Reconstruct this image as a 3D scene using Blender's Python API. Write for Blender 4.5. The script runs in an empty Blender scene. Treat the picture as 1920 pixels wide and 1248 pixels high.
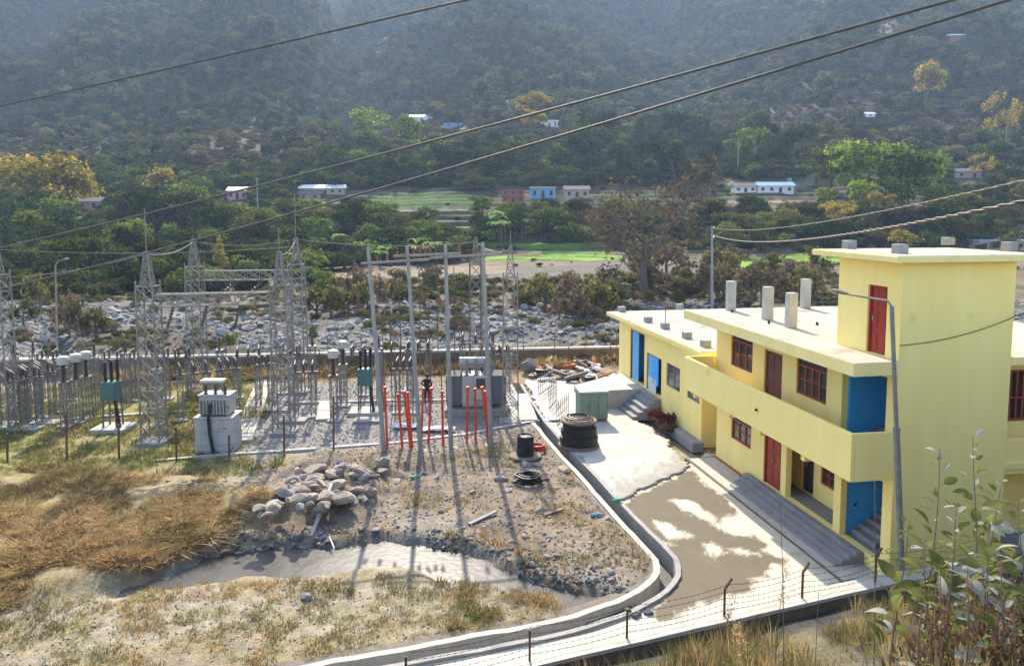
import bpy, bmesh, math, random
import numpy as np
from mathutils import Vector, Matrix
R = math.radians
S = bpy.context.scene
COL = S.collection
rng = np.random.default_rng(7)
random.seed(7)

# ------------------------------------------------------------------ camera
FPX, CX, CY, YH, H = 1443.0, 960.0, 528.0, 395.0, 11.0
PITCH = math.atan((CY - YH) / FPX)
cam = bpy.data.cameras.new('camera')
camo = bpy.data.objects.new('camera', cam)
COL.objects.link(camo)
camo.location = (0, 0, H)
camo.rotation_euler = (R(90) - PITCH, 0, 0)
cam.sensor_width = 36
cam.lens = FPX / 1920 * 36
cam.shift_y = -96 / 1920
cam.clip_start = 0.1
cam.clip_end = 6000
S.camera = camo

# ------------------------------------------------------------------ sky and sun
SUN_EL, SUN_AZ = R(36), R(-7.5)
w = bpy.data.worlds.new('World')
S.world = w
w.use_nodes = True
nt = w.node_tree
sky = nt.nodes.new('ShaderNodeTexSky')
sky.sky_type = 'NISHITA'
sky.sun_disc = False
sky.sun_elevation = SUN_EL
sky.sun_rotation = SUN_AZ
sky.dust_density = 2.0
sky.altitude = 600
nt.links.new(sky.outputs[0], nt.nodes['Background'].inputs[0])
nt.nodes['Background'].inputs[1].default_value = 0.15
sl = bpy.data.lights.new('sun', 'SUN')
sl.energy = 3.0
sl.angle = R(0.5)
sl.color = (1.0, 0.90, 0.75)
so = bpy.data.objects.new('sun', sl)
COL.objects.link(so)
sd = Vector((math.sin(SUN_AZ) * math.cos(SUN_EL), math.cos(SUN_AZ) * math.cos(SUN_EL), math.sin(SUN_EL)))
so.rotation_euler = sd.to_track_quat('Z', 'Y').to_euler()
so.location = sd * 900
S.view_settings.view_transform = 'Standard'
S.view_settings.look = 'None'
S.view_settings.gamma = 1
S.view_settings.use_curve_mapping = False
S.view_settings.exposure = 1.82
S.render.engine = 'CYCLES'
S.cycles.use_denoising = True
S.cycles.max_bounces = 7
S.cycles.diffuse_bounces = 4
S.cycles.glossy_bounces = 2
S.cycles.transmission_bounces = 3
S.cycles.volume_bounces = 0
S.cycles.transparent_max_bounces = 8
S.cycles.sample_clamp_indirect = 4.0
S.cycles.caustics_reflective = False
S.cycles.caustics_refractive = False

# ------------------------------------------------------------------ where a point of the survey lies in the place
CP, SP = math.cos(PITCH), math.sin(PITCH)
def ray(px, py):
    a = (px - CX) / FPX; b = (CY - py) / FPX
    return np.array([a, CP + b * SP, -SP + b * CP])
def gp(px, py, z=0.0):                      # point at height z
    d = ray(px, py); t = (z - H) / d[2]
    return np.array([0, 0, H]) + d * t
def at(px, py, Y):                          # point at depth Y
    d = ray(px, py)
    return np.array([0, 0, H]) + d * (Y / d[1])
def proj(x, y, z):
    z = z - H
    fw = y * CP - z * SP; up = y * SP + z * CP
    fw = np.where(fw < 0.5, 0.5, fw)
    return CX + FPX * x / fw, CY - FPX * up / fw

# ------------------------------------------------------------------ noise
def _h(ix, iy, s):
    n = (ix.astype(np.int64) * 374761393 + iy.astype(np.int64) * 668265263 + s * 974634777) & 0x7fffffff
    n = ((n ^ (n >> 13)) * 1274126177) & 0x7fffffff
    return ((n ^ (n >> 16)) & 0xffff) / 65535.0
def vnoise(x, y, s=0):
    ix, iy = np.floor(x), np.floor(y)
    fx, fy = x - ix, y - iy
    fx = fx * fx * (3 - 2 * fx); fy = fy * fy * (3 - 2 * fy)
    a, b = _h(ix, iy, s), _h(ix + 1, iy, s)
    c, d = _h(ix, iy + 1, s), _h(ix + 1, iy + 1, s)
    return (a + (b - a) * fx) * (1 - fy) + (c + (d - c) * fx) * fy
def fbm(x, y, s=0, o=4):
    x = np.asarray(x, float); y = np.asarray(y, float)
    t = 0; a = 0.5
    for i in range(o):
        t = t + a * vnoise(x * 2 ** i + 17.3 * i, y * 2 ** i - 9.1 * i, s + i); a *= 0.5
    return t / (1 - 0.5 ** o)
def inpoly(px, py, poly):
    c = np.zeros(np.shape(px), bool)
    n = len(poly)
    for i in range(n):
        x0, y0 = poly[i]; x1, y1 = poly[(i + 1) % n]
        if y0 == y1: continue
        k = ((y0 > py) != (y1 > py)) & (px < (x1 - x0) * (py - y0) / (y1 - y0) + x0)
        c ^= k
    return c
def polydist(x, y, pts):                    # distance to a polyline
    d = np.full(np.shape(x), 1e9)
    for (ax, ay), (bx, by) in zip(pts[:-1], pts[1:]):
        vx, vy = bx - ax, by - ay
        t = np.clip(((x - ax) * vx + (y - ay) * vy) / (vx * vx + vy * vy), 0, 1)
        d = np.minimum(d, np.hypot(x - ax - t * vx, y - ay - t * vy))
    return d
def sstep(a, b, x):
    t = np.clip((x - a) / (b - a), 0, 1)
    return t * t * (3 - 2 * t)

# ------------------------------------------------------------------ mesh helpers
def tag(o, label=None, cat=None, group=None, kind=None):
    if label: o['label'] = label
    if cat: o['category'] = cat
    if group: o['group'] = group
    if kind: o['kind'] = kind
    return o
def link(name, data, parent=None, loc=None):
    o = bpy.data.objects.new(name, data)
    COL.objects.link(o)
    if parent is not None: o.parent = parent
    if loc is not None: o.location = loc
    return o
def thing(name, label, cat, loc=(0, 0, 0), rz=0.0, group=None, scale=None):
    o = link(name, None, None, tuple(float(c) for c in loc))
    o.rotation_euler = (0, 0, rz)
    o.empty_display_size = 0.2
    if scale is not None: o.scale = scale if hasattr(scale, '__len__') else (scale,) * 3
    return tag(o, label, cat, group)
def copy_tree(o, parent=None):
    c = o.copy(); COL.objects.link(c)
    if parent is not None: c.parent = parent
    for ch in o.children: copy_tree(ch, c)
    return c
def quads_mesh(name, V, F, mat=None, smooth=False):
    V = np.asarray(V, np.float32); F = np.asarray(F, np.int32)
    k = F.shape[1]
    me = bpy.data.meshes.new(name)
    me.vertices.add(len(V)); me.vertices.foreach_set('co', V.ravel())
    me.loops.add(F.size); me.loops.foreach_set('vertex_index', F.ravel())
    me.polygons.add(len(F)); me.polygons.foreach_set('loop_start', np.arange(0, F.size, k, dtype=np.int32))
    if smooth: me.polygons.foreach_set('use_smooth', np.ones(len(F), bool))
    me.update(calc_edges=True)
    if mat: me.materials.append(mat)
    return me
def set_col(me, name, C):
    a = me.color_attributes.new(name, 'FLOAT_COLOR', 'POINT')
    C = np.asarray(C, np.float32)
    if C.shape[1] == 3: C = np.concatenate([C, np.ones((len(C), 1), np.float32)], 1)
    a.data.foreach_set('color', C.ravel())
def orth(d):
    d = np.asarray(d, float); d = d / (np.linalg.norm(d) + 1e-12)
    a = np.array([0, 0, 1.0]) if abs(d[2]) < 0.95 else np.array([1.0, 0, 0])
    s = np.cross(a, d); s /= np.linalg.norm(s)
    return d, s, np.cross(d, s)
class MB:
    def __init__(self): self.V = []; self.F = []
    def add(self, V, F):
        n = len(self.V)
        self.V.extend([tuple(map(float, p)) for p in V]); self.F.extend([tuple(i + n for i in f) for f in F])
        return self
    def box(self, x0, x1, y0, y1, z0, z1):
        V = [(x0, y0, z0), (x1, y0, z0), (x1, y1, z0), (x0, y1, z0), (x0, y0, z1), (x1, y0, z1), (x1, y1, z1), (x0, y1, z1)]
        return self.add(V, [(3, 2, 1, 0), (4, 5, 6, 7), (0, 1, 5, 4), (1, 2, 6, 5), (2, 3, 7, 6), (3, 0, 4, 7)])
    def bar(self, p, q, wd, ht=None):
        p = np.asarray(p, float); q = np.asarray(q, float)
        d, s, t = orth(q - p); ht = ht or wd
        V = [e + s * a * wd / 2 + t * b * ht / 2 for e in (p, q) for a, b in ((-1, -1), (1, -1), (1, 1), (-1, 1))]
        return self.add(V, [(3, 2, 1, 0), (4, 5, 6, 7), (0, 1, 5, 4), (1, 2, 6, 5), (2, 3, 7, 6), (3, 0, 4, 7)])
    def tube(self, pts, r, n=6, r1=None, cap=True):
        pts = [np.asarray(p, float) for p in pts]; m = len(pts); V = []; F = []
        rs = r if hasattr(r, '__len__') else [r + ((r1 if r1 is not None else r) - r) * i / max(1, m - 1) for i in range(m)]
        for i, p in enumerate(pts):
            d = pts[min(i + 1, m - 1)] - pts[max(i - 1, 0)]
            d, s, t = orth(d)
            for k in range(n):
                a = 2 * math.pi * k / n
                V.append(p + (s * math.cos(a) + t * math.sin(a)) * rs[i])
        for i in range(m - 1):
            for k in range(n):
                k2 = (k + 1) % n
                F.append((i * n + k, i * n + k2, (i + 1) * n + k2, (i + 1) * n + k))
        if cap: F.append(tuple(range(n))[::-1]); F.append(tuple((m - 1) * n + k for k in range(n)))
        return self.add(V, F)
    def lathe(self, c, prof, n=10, axis=(0, 0, 1)):
        d, s, t = orth(axis); c = np.asarray(c, float); V = []; F = []; m = len(prof)
        for r, h in prof:
            for k in range(n):
                a = 2 * math.pi * k / n
                V.append(c + d * h + (s * math.cos(a) + t * math.sin(a)) * r)
        for i in range(m - 1):
            for k in range(n):
                k2 = (k + 1) % n
                F.append((i * n + k, i * n + k2, (i + 1) * n + k2, (i + 1) * n + k))
        F.append(tuple(range(n))[::-1]); F.append(tuple((m - 1) * n + k for k in range(n)))
        return self.add(V, F)
    def prism(self, poly, z0, z1):
        n = len(poly)
        V = [(x, y, z0) for x, y in poly] + [(x, y, z1) for x, y in poly]
        F = [tuple(range(n))[::-1], tuple(range(n, 2 * n))] + [(i, (i + 1) % n, n + (i + 1) % n, n + i) for i in range(n)]
        return self.add(V, F)
    def sheds(self, c, r, h, n=6, seg=9, axis=(0, 0, 1)):      # insulator body with sheds
        prof = []
        for i in range(n):
            z = h * i / n; d = h / n
            prof += [(r * 0.55, z), (r, z + d * 0.25), (r * 0.95, z + d * 0.4), (r * 0.55, z + d * 0.6)]
        prof.append((r * 0.5, h))
        return self.lathe(c, prof, seg, axis)
    def mesh(self, name, mat, smooth=False, bevel=0):
        me = bpy.data.meshes.new(name)
        me.from_pydata(self.V, [], self.F)
        if bevel or True:
            bm = bmesh.new(); bm.from_mesh(me)
            bmesh.ops.recalc_face_normals(bm, faces=bm.faces)
            if bevel:
                es = [e for e in bm.edges if len(e.link_faces) == 2 and e.calc_face_angle(0) > 0.6]
                bmesh.ops.bevel(bm, geom=es, offset=bevel, segments=1, affect='EDGES')
            bm.to_mesh(me); bm.free()
        if smooth:
            me.polygons.foreach_set('use_smooth', np.ones(len(me.polygons), bool))
        me.materials.append(mat)
        return me
    def build(self, name, mat, parent=None, loc=None, smooth=False, bevel=0, **k):
        o = link(name, self.mesh(name, mat, smooth, bevel), parent, loc)
        return tag(o, k.get('label'), k.get('cat'), k.get('group'), k.get('kind'))

# ------------------------------------------------------------------ materials
def _n(nt, t, **k):
    n = nt.nodes.new(t)
    for a, b in k.items(): setattr(n, a, b)
    return n
def mat(name, a, b=None, scale=3.0, rough=0.85, bump=0.0, bscale=None, metal=0.0, spec=0.3, stains=None, streak=0.0, dist=0.02):
    """two colours mixed by noise, with fine bump and optional stains"""
    m = bpy.data.materials.new(name); m.use_nodes = True
    nt = m.node_tree; P = nt.nodes['Principled BSDF']
    P.inputs['Roughness'].default_value = rough; P.inputs['Metallic'].default_value = metal
    P.inputs['Specular IOR Level'].default_value = spec
    b = b or tuple(c * 0.8 for c in a)
    tc = _n(nt, 'ShaderNodeTexCoord')
    nz = _n(nt, 'ShaderNodeTexNoise'); nz.inputs['Scale'].default_value = scale; nz.inputs['Detail'].default_value = 6
    nz.inputs['Roughness'].default_value = 0.65
    src = tc.outputs['Object']
    if streak:
        mp = _n(nt, 'ShaderNodeMapping'); mp.inputs['Scale'].default_value = (1, 1, streak)
        nt.links.new(src, mp.inputs[0]); src2 = mp.outputs[0]
    else: src2 = src
    nt.links.new(src2, nz.inputs['Vector'])
    rp = _n(nt, 'ShaderNodeValToRGB')
    rp.color_ramp.elements[0].position = 0.32; rp.color_ramp.elements[1].position = 0.68
    rp.color_ramp.elements[0].color = (*b, 1); rp.color_ramp.elements[1].color = (*a, 1)
    nt.links.new(nz.outputs[0], rp.inputs[0]); out = rp.outputs[0]
    if stains:
        n2 = _n(nt, 'ShaderNodeTexNoise'); n2.inputs['Scale'].default_value = stains[1]; n2.inputs['Detail'].default_value = 8
        nt.links.new(src, n2.inputs['Vector'])
        r2 = _n(nt, 'ShaderNodeValToRGB'); r2.color_ramp.elements[0].position = stains[2]; r2.color_ramp.elements[1].position = stains[2] + 0.12
        nt.links.new(n2.outputs[0], r2.inputs[0])
        mx = _n(nt, 'ShaderNodeMix', data_type='RGBA'); nt.links.new(r2.outputs[0], mx.inputs[0])
        nt.links.new(out, mx.inputs[6]); mx.inputs[7].default_value = (*stains[0], 1); out = mx.outputs[2]
    nt.links.new(out, P.inputs['Base Color'])
    if bump:
        n3 = _n(nt, 'ShaderNodeTexNoise'); n3.inputs['Scale'].default_value = bscale or scale * 8; n3.inputs['Detail'].default_value = 5
        nt.links.new(src, n3.inputs['Vector'])
        bp = _n(nt, 'ShaderNodeBump'); bp.inputs['Strength'].default_value = bump; bp.inputs['Distance'].default_value = dist
        nt.links.new(n3.outputs[0], bp.inputs['Height']); nt.links.new(bp.outputs[0], P.inputs['Normal'])
    return m
def leafmat(name, a, b, trans=0.35, rnd=0.5, c=None):
    """leaf: each leaf its own shade between a and b, each plant a little different, light passes through"""
    m = bpy.data.materials.new(name); m.use_nodes = True
    nt = m.node_tree; nt.nodes.remove(nt.nodes['Principled BSDF']); out = nt.nodes['Material Output']
    ge = _n(nt, 'ShaderNodeNewGeometry'); oi = _n(nt, 'ShaderNodeObjectInfo')
    mx = _n(nt, 'ShaderNodeMix', data_type='RGBA'); mx.inputs[6].default_value = (*a, 1); mx.inputs[7].default_value = (*b, 1)
    nt.links.new(ge.outputs['Random Per Island'], mx.inputs[0])
    mv = _n(nt, 'ShaderNodeMapRange'); mv.inputs['To Min'].default_value = 1 - rnd * 0.6; mv.inputs['To Max'].default_value = 1 + rnd * 0.6
    nt.links.new(oi.outputs['Random'], mv.inputs['Value'])
    col = mx.outputs[2]
    if c:
        wn = _n(nt, 'ShaderNodeTexWhiteNoise', noise_dimensions='1D'); nt.links.new(oi.outputs['Random'], wn.inputs['W'])
        r3 = _n(nt, 'ShaderNodeMapRange'); r3.inputs['From Min'].default_value = 0.5; r3.inputs['To Max'].default_value = 0.9
        nt.links.new(wn.outputs['Value'], r3.inputs['Value'])
        m3 = _n(nt, 'ShaderNodeMix', data_type='RGBA'); nt.links.new(r3.outputs[0], m3.inputs[0]); nt.links.new(col, m3.inputs[6]); m3.inputs[7].default_value = (*c, 1); col = m3.outputs[2]
    hs = _n(nt, 'ShaderNodeHueSaturation'); nt.links.new(mv.outputs[0], hs.inputs['Value']); nt.links.new(col, hs.inputs['Color'])
    d = _n(nt, 'ShaderNodeBsdfDiffuse'); t = _n(nt, 'ShaderNodeBsdfTranslucent'); ms = _n(nt, 'ShaderNodeMixShader')
    ms.inputs[0].default_value = trans
    nt.links.new(hs.outputs[0], d.inputs[0]); nt.links.new(hs.outputs[0], t.inputs[0])
    nt.links.new(d.outputs[0], ms.inputs[1]); nt.links.new(t.outputs[0], ms.inputs[2]); nt.links.new(ms.outputs[0], out.inputs[0])
    return m
def groundmat(name, s1=6.0, s2=40.0, contrast=0.5, bump=0.6, rough=0.95, dist=0.06):
    """surface colour from the attribute Col, broken up by two noises"""
    m = bpy.data.materials.new(name); m.use_nodes = True
    nt = m.node_tree; P = nt.nodes['Principled BSDF']; P.inputs['Roughness'].default_value = rough; P.inputs['Specular IOR Level'].default_value = 0.15
    at_ = _n(nt, 'ShaderNodeAttribute', attribute_name='Col'); tc = _n(nt, 'ShaderNodeTexCoord')
    h = None
    col = at_.outputs['Color']
    for s, c in ((s1, contrast), (s2, contrast * 0.9)):
        z = _n(nt, 'ShaderNodeTexNoise'); z.inputs['Scale'].default_value = s; z.inputs['Detail'].default_value = 6; z.inputs['Roughness'].default_value = 0.7
        nt.links.new(tc.outputs['Object'], z.inputs['Vector'])
        mr = _n(nt, 'ShaderNodeMapRange'); mr.inputs['From Min'].default_value = 0.3; mr.inputs['From Max'].default_value = 0.7
        mr.inputs['To Min'].default_value = 1 - c; mr.inputs['To Max'].default_value = 1 + c
        nt.links.new(z.outputs[0], mr.inputs['Value'])
        vm = _n(nt, 'ShaderNodeVectorMath', operation='SCALE'); nt.links.new(col, vm.inputs[0]); nt.links.new(mr.outputs[0], vm.inputs['Scale'])
        col = vm.outputs[0]; h = z
    nt.links.new(col, P.inputs['Base Color'])
    bp = _n(nt, 'ShaderNodeBump'); bp.inputs['Strength'].default_value = bump; bp.inputs['Distance'].default_value = dist
    nt.links.new(h.outputs[0], bp.inputs['Height']); nt.links.new(bp.outputs[0], P.inputs['Normal'])
    return m

M = {}
M['yellow'] = mat('yellow_wall_paint', (0.91, 0.72, 0.265), (0.85, 0.655, 0.22), 1.6, 0.9, 0.2, 30, dist=0.006, stains=((0.66, 0.53, 0.21), 1.1, 0.66), streak=0.12, spec=0.12)
M['cream'] = mat('pale_yellow_paint', (0.86, 0.69, 0.29), (0.78, 0.61, 0.24), 1.6, 0.9, 0.15, 30, dist=0.004)
M['blue'] = mat('blue_wall_paint', (0.05, 0.36, 0.80), (0.045, 0.32, 0.73), 1.2, 0.6, 0.1, 20, dist=0.004)
M['lightblue'] = mat('light_blue_door_paint', (0.13, 0.42, 0.66), (0.11, 0.36, 0.60), 2, 0.5)
M['roofc'] = mat('roof_concrete', (0.46, 0.41, 0.31), (0.36, 0.31, 0.235), 1.2, 0.95, 0.5, 18, stains=((0.25, 0.205, 0.165), 0.8, 0.58), spec=0.1)
M['concrete'] = mat('grey_concrete', (0.33, 0.31, 0.275), (0.24, 0.225, 0.20), 3, 0.9, 0.4, 25, stains=((0.22, 0.2, 0.18), 1.7, 0.62))
M['concrete_pale'] = mat('pale_concrete', (0.46, 0.43, 0.36), (0.36, 0.33, 0.27), 2.5, 0.9, 0.4, 25, stains=((0.34, 0.31, 0.26), 1.1, 0.64))
M['step'] = mat('step_concrete', (0.27, 0.26, 0.25), (0.20, 0.195, 0.19), 2, 0.9, 0.3, 30)
M['wood'] = mat('red_brown_wood', (0.34, 0.075, 0.03), (0.23, 0.05, 0.02), 5, 0.45, 0.1, 40, streak=0.2, dist=0.004)
M['reddoor'] = mat('red_door_paint', (0.33, 0.034, 0.018), (0.25, 0.026, 0.014), 3, 0.45)
M['darkdoor'] = mat('dull_maroon_door', (0.17, 0.06, 0.055), (0.13, 0.045, 0.045), 3, 0.6)
M['glass'] = mat('dark_window_glass', (0.05, 0.06, 0.07), (0.03, 0.035, 0.04), 1, 0.08, spec=0.6)
M['dark'] = mat('dark_interior', (0.06, 0.055, 0.05), None, 1, 0.9)
M['steel'] = mat('galvanised_steel', (0.27, 0.25, 0.215), (0.17, 0.15, 0.125), 3, 0.7, metal=0.1)
M['steel_dull'] = mat('dull_weathered_steel', (0.19, 0.165, 0.135), (0.12, 0.10, 0.08), 3, 0.7, metal=0.2)
M['rust'] = mat('rusty_steel', (0.16, 0.085, 0.05), (0.10, 0.055, 0.035), 6, 0.85)
M['ceramic'] = mat('brown_ceramic', (0.09, 0.045, 0.035), (0.06, 0.03, 0.025), 4, 0.25, spec=0.5)
M['ceramic_grey'] = mat('grey_ceramic', (0.26, 0.235, 0.215), (0.18, 0.16, 0.15), 4, 0.3, spec=0.5)
M['black'] = mat('black_rubber', (0.025, 0.024, 0.023), (0.015, 0.015, 0.015), 6, 0.55)
M['cablecover'] = mat('weathered_cable_sheath', (0.10, 0.088, 0.076), (0.06, 0.054, 0.048), 6, 0.6)
M['redpipe'] = mat('red_oxide_pipe', (0.62, 0.075, 0.03), (0.50, 0.05, 0.025), 5, 0.5)
M['greenbox'] = mat('green_cabinet_paint', (0.19, 0.25, 0.19), (0.15, 0.20, 0.15), 3, 0.6, stains=((0.12, 0.10, 0.07), 3, 0.66))
M['vcbgreen'] = mat('sea_green_enamel', (0.075, 0.16, 0.135), (0.06, 0.13, 0.11), 3, 0.55)
M['whitepaint'] = mat('white_enamel', (0.50, 0.47, 0.41), (0.40, 0.37, 0.32), 3, 0.5)
M['tankpaint'] = mat('grey_transformer_paint', (0.42, 0.40, 0.35), (0.34, 0.32, 0.28), 3, 0.55, stains=((0.16, 0.12, 0.08), 4, 0.64))
M['radiator'] = mat('dark_grey_radiator_paint', (0.12, 0.13, 0.135), (0.09, 0.10, 0.10), 3, 0.6)
M['plinth'] = mat('stained_plinth_concrete', (0.46, 0.44, 0.40), (0.32, 0.30, 0.28), 3, 0.9, 0.3, 20, stains=((0.10, 0.09, 0.085), 2.2, 0.60), streak=0.15)
M['rock'] = mat('pale_grey_rock', (0.33, 0.30, 0.265), (0.19, 0.17, 0.145), 2.5, 0.95, 0.6, 12)
M['rock_brown'] = mat('tan_rock', (0.40, 0.325, 0.245), (0.23, 0.18, 0.13), 2.5, 0.95, 0.6, 12)
M['rock_blue'] = mat('slate_grey_rock', (0.15, 0.17, 0.19), (0.085, 0.10, 0.115), 2, 0.9, 0.6, 12)
M['rock_white'] = mat('white_river_rock', (0.34, 0.32, 0.29), (0.21, 0.19, 0.17), 1.5, 0.95, 0.6, 12)
M['rock_dark'] = mat('dark_wet_rock', (0.14, 0.13, 0.115), (0.07, 0.066, 0.06), 4, 0.8, 0.6, 14)
M['bark'] = mat('grey_brown_bark', (0.17, 0.13, 0.10), (0.10, 0.075, 0.055), 6, 0.95, 0.5, 20, streak=0.2)
M['servicecable'] = mat('brown_cable_sheath', (0.10, 0.065, 0.055), (0.065, 0.045, 0.04), 6, 0.6)
M['soilfill'] = mat('loose_soil', (0.20, 0.165, 0.125), (0.13, 0.105, 0.08), 5, 0.95, 0.6, 20)
M['mudwater'] = mat('muddy_water', (0.098, 0.090, 0.076), (0.062, 0.057, 0.049), 0.9, 0.25, 0.35, 4, spec=0.045, dist=0.02)
M['tin'] = mat('pale_tin_roof', (0.68, 0.66, 0.62), (0.55, 0.53, 0.5), 3, 0.5, metal=0.1)
M['bluetin'] = mat('blue_tin_roof', (0.30, 0.42, 0.58), (0.24, 0.35, 0.5), 3, 0.5, metal=0.1)
M['thatch'] = mat('brown_slate_roof', (0.19, 0.15, 0.12), (0.13, 0.10, 0.085), 3, 0.9)
M['pink'] = mat('pink_house_paint', (0.58, 0.26, 0.32), (0.5, 0.22, 0.27), 3, 0.8)
M['brick'] = mat('brick_red_house_paint', (0.30, 0.10, 0.08), (0.24, 0.08, 0.065), 3, 0.8)
M['azure'] = mat('azure_house_paint', (0.14, 0.30, 0.46), (0.12, 0.26, 0.40), 3, 0.8)
M['mudwall'] = mat('tan_house_wall', (0.38, 0.30, 0.24), (0.30, 0.23, 0.18), 3, 0.9)
M['whitewall'] = mat('whitewashed_wall', (0.68, 0.67, 0.64), (0.58, 0.57, 0.55), 3, 0.9)
M['skin'] = mat('brown_skin', (0.28, 0.15, 0.10), None, 3, 0.6)
M['cloth_black'] = mat('black_clothes', (0.02, 0.02, 0.022), (0.03, 0.03, 0.03), 9, 0.9)
M['orange'] = mat('orange_scrap', (0.45, 0.13, 0.04), (0.3, 0.09, 0.04), 5, 0.8)
M['whitebag'] = mat('white_plastic_sack', (0.70, 0.69, 0.68), (0.55, 0.54, 0.54), 5, 0.6)
M['scrapwood'] = mat('old_timber', (0.22, 0.16, 0.11), (0.14, 0.10, 0.075), 6, 0.9)
M['greenplastic'] = mat('green_plastic', (0.05, 0.42, 0.16), None, 5, 0.5)
M['wallface'] = mat('shaded_brown_wall_face', (0.22, 0.15, 0.095), (0.11, 0.08, 0.055), 1.5, 0.95, 0.6, 10)  # brown face colour, darkened to carry the shade on these sides
# ================================================================== the ground
WALL = [(-40, 1.5), (-26, 6.5), (-8, 13.2), (0.4, 16.5), (9.4, 20.0), (11.3, 20.65), (24, 23.0), (40, 26)]   # foot of the camera's slope
WX, WY = np.array([p[0] for p in WALL]), np.array([p[1] for p in WALL])
def gpoly(pts, z=0.0): return [tuple(gp(x, y, z)[:2]) for x, y in pts]
DRAIN_PX = [(968, 722), (985, 752), (1012, 795), (1060, 850), (1110, 902), (1150, 948), (1185, 985), (1222, 1022), (1249, 1052), (1254, 1075), (1240, 1098), (1208, 1122), (1160, 1145), (1085, 1170), (1000, 1190), (880, 1212), (760, 1234), (640, 1256), (500, 1282)]
DRAIN = gpoly(DRAIN_PX)
STREAM = gpoly([(205, 1112), (300, 1085), (380, 1050), (470, 1035), (560, 1028), (640, 1035), (700, 1020), (776, 1030), (843, 1042), (910, 1064), (995, 1096), (1067, 1113), (1139, 1135), (1175, 1146), (1150, 1164), (1112, 1155), (1058, 1138), (1013, 1120), (933, 1098), (843, 1082), (789, 1066), (709, 1060), (600, 1074), (520, 1076), (430, 1087), (330, 1100)], -0.2)
STRAW = gpoly([(-60, 880), (120, 885), (260, 905), (400, 905), (450, 945), (510, 985), (470, 1000), (390, 1035), (330, 1062), (60, 1132), (-60, 1160)])
GREEN = gpoly([(-80, 740), (300, 720), (470, 725), (500, 790), (440, 850), (300, 905), (120, 895), (-80, 905)])
BALLAST = gpoly([(440, 850), (470, 790), (500, 730), (700, 712), (950, 712), (975, 760), (1010, 800), (850, 832), (720, 840), (560, 850)])
RUBBLE = gpoly([(430, 905), (600, 850), (1020, 800), (1160, 950), (1250, 1060), (1210, 1110), (1060, 1110), (850, 1045), (640, 1030), (470, 1000)])
HEAP = gpoly([(450, 965), (520, 900), (600, 868), (720, 868), (745, 905), (680, 950), (560, 965), (480, 990)])
SCRAPZ = gpoly([(980, 665), (1160, 660), (1160, 712), (1100, 728), (1000, 705)])
def grow(poly, k):
    P = np.array(poly); n = len(P); out = []
    for i in range(n):
        t = P[(i + 1) % n] - P[i - 1]; t /= np.linalg.norm(t)
        out.append(tuple(P[i] + k * np.array([-t[1], t[0]])))
    return out
A2 = sum(STREAM[i - 1][0] * STREAM[i][1] - STREAM[i][0] * STREAM[i - 1][1] for i in range(len(STREAM)))
STREAM_W = grow(STREAM, -0.28 if A2 > 0 else 0.28)
def wallside(x, y): return y - np.interp(x, WX, WY)
def soft(poly, x, y, r, s=3, k=8):
    t = 0
    qx = x + (fbm(x * 0.9, y * 0.9, s) - 0.5) * 2.2 * r; qy = y + (fbm(x * 0.9, y * 0.9, s + 40) - 0.5) * 2.2 * r
    for i in range(k):
        a = 2.4 * i; q = r * math.sqrt((i + 0.5) / k)
        t = t + inpoly(qx + q * math.cos(a), qy + q * math.sin(a), poly)
    return t / k
def near_h(x, y, detail=True):
    x = np.asarray(x, float); y = np.asarray(y, float)
    ws = wallside(x, y)
    d = np.where(ws < 0, polydist(x, y, WALL), 0)
    z = 0.10 * (fbm(x * 0.5, y * 0.5, 11) - 0.5)
    z = z + np.where(ws < 0, 0.40 + 0.34 * d + np.maximum(0, d - 6.5) * 0.62 + 0.5 * (fbm(x * 0.6, y * 0.6, 5) - 0.5) * np.minimum(1, d), 0)
    z = np.minimum(z, 8.3 + 0.04 * d)
    z = z - sstep(56, 65, y) * 1.3
    if detail:
        st = soft(STREAM_W, x, y, 0.35, 21); z = z - 0.42 * st
        z = z + soft(STRAW, x, y, 0.9, 22) * (0.15 + 0.55 * fbm(x * 0.55, y * 0.55, 31))
        z = z + soft(HEAP, x, y, 1.3, 23) * 0.75 * (0.4 + fbm(x * 0.8, y * 0.8, 33))
        rb = soft(RUBBLE, x, y, 0.8, 24)
        z = z + rb * (0.16 * (fbm(x * 1.6, y * 1.6, 34) - 0.45) + 0.05)
        z = z + soft(SCRAPZ, x, y, 0.8, 25) * 0.4 * fbm(x, y, 35)
        dd = polydist(x, y, DRAIN)
        z = np.where((ws > 0) & (dd < 0.9), z * sstep(0.35, 0.9, dd), z)
        z = np.where(dd < 0.47, -0.55, z)
    return z
YARD_PX = [(985, 712), (1020, 792), (1075, 850), (1160, 945), (1228, 1018), (1262, 1052), (1268, 1080), (1248, 1108), (1200, 1135), (1100, 1176), (1000, 1200), (860, 1228), (640, 1272), (500, 1300), (500, 1400), (1800, 1400), (1800, 1040), (1600, 1000), (1400, 860), (1330, 850), (1220, 730), (1165, 718), (1160, 700), (1060, 716)]
YARD = gpoly(YARD_PX)
bx = np.arange(-48, 36.01, 0.22); by = np.arange(-14, 64.3, 0.22)
GX, GY = np.meshgrid(bx, by)
gx, gy = GX.ravel(), GY.ravel()
gz = near_h(gx, gy)
BLD0 = np.array([11.157, 21.901]); BROT = R(10.248)
BV = np.array([math.cos(BROT), math.sin(BROT)]); BU = np.array([-math.sin(BROT), math.cos(BROT)])
def bl(v, u, z=0.0):                         # building frame: v along its end wall, u along its facade
    p = BLD0 + BV * v + BU * u
    return np.array([p[0], p[1], z])
_bp = np.stack([gx - BLD0[0], gy - BLD0[1]], 1)
_bvv, _buu = _bp @ BV, _bp @ BU
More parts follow.
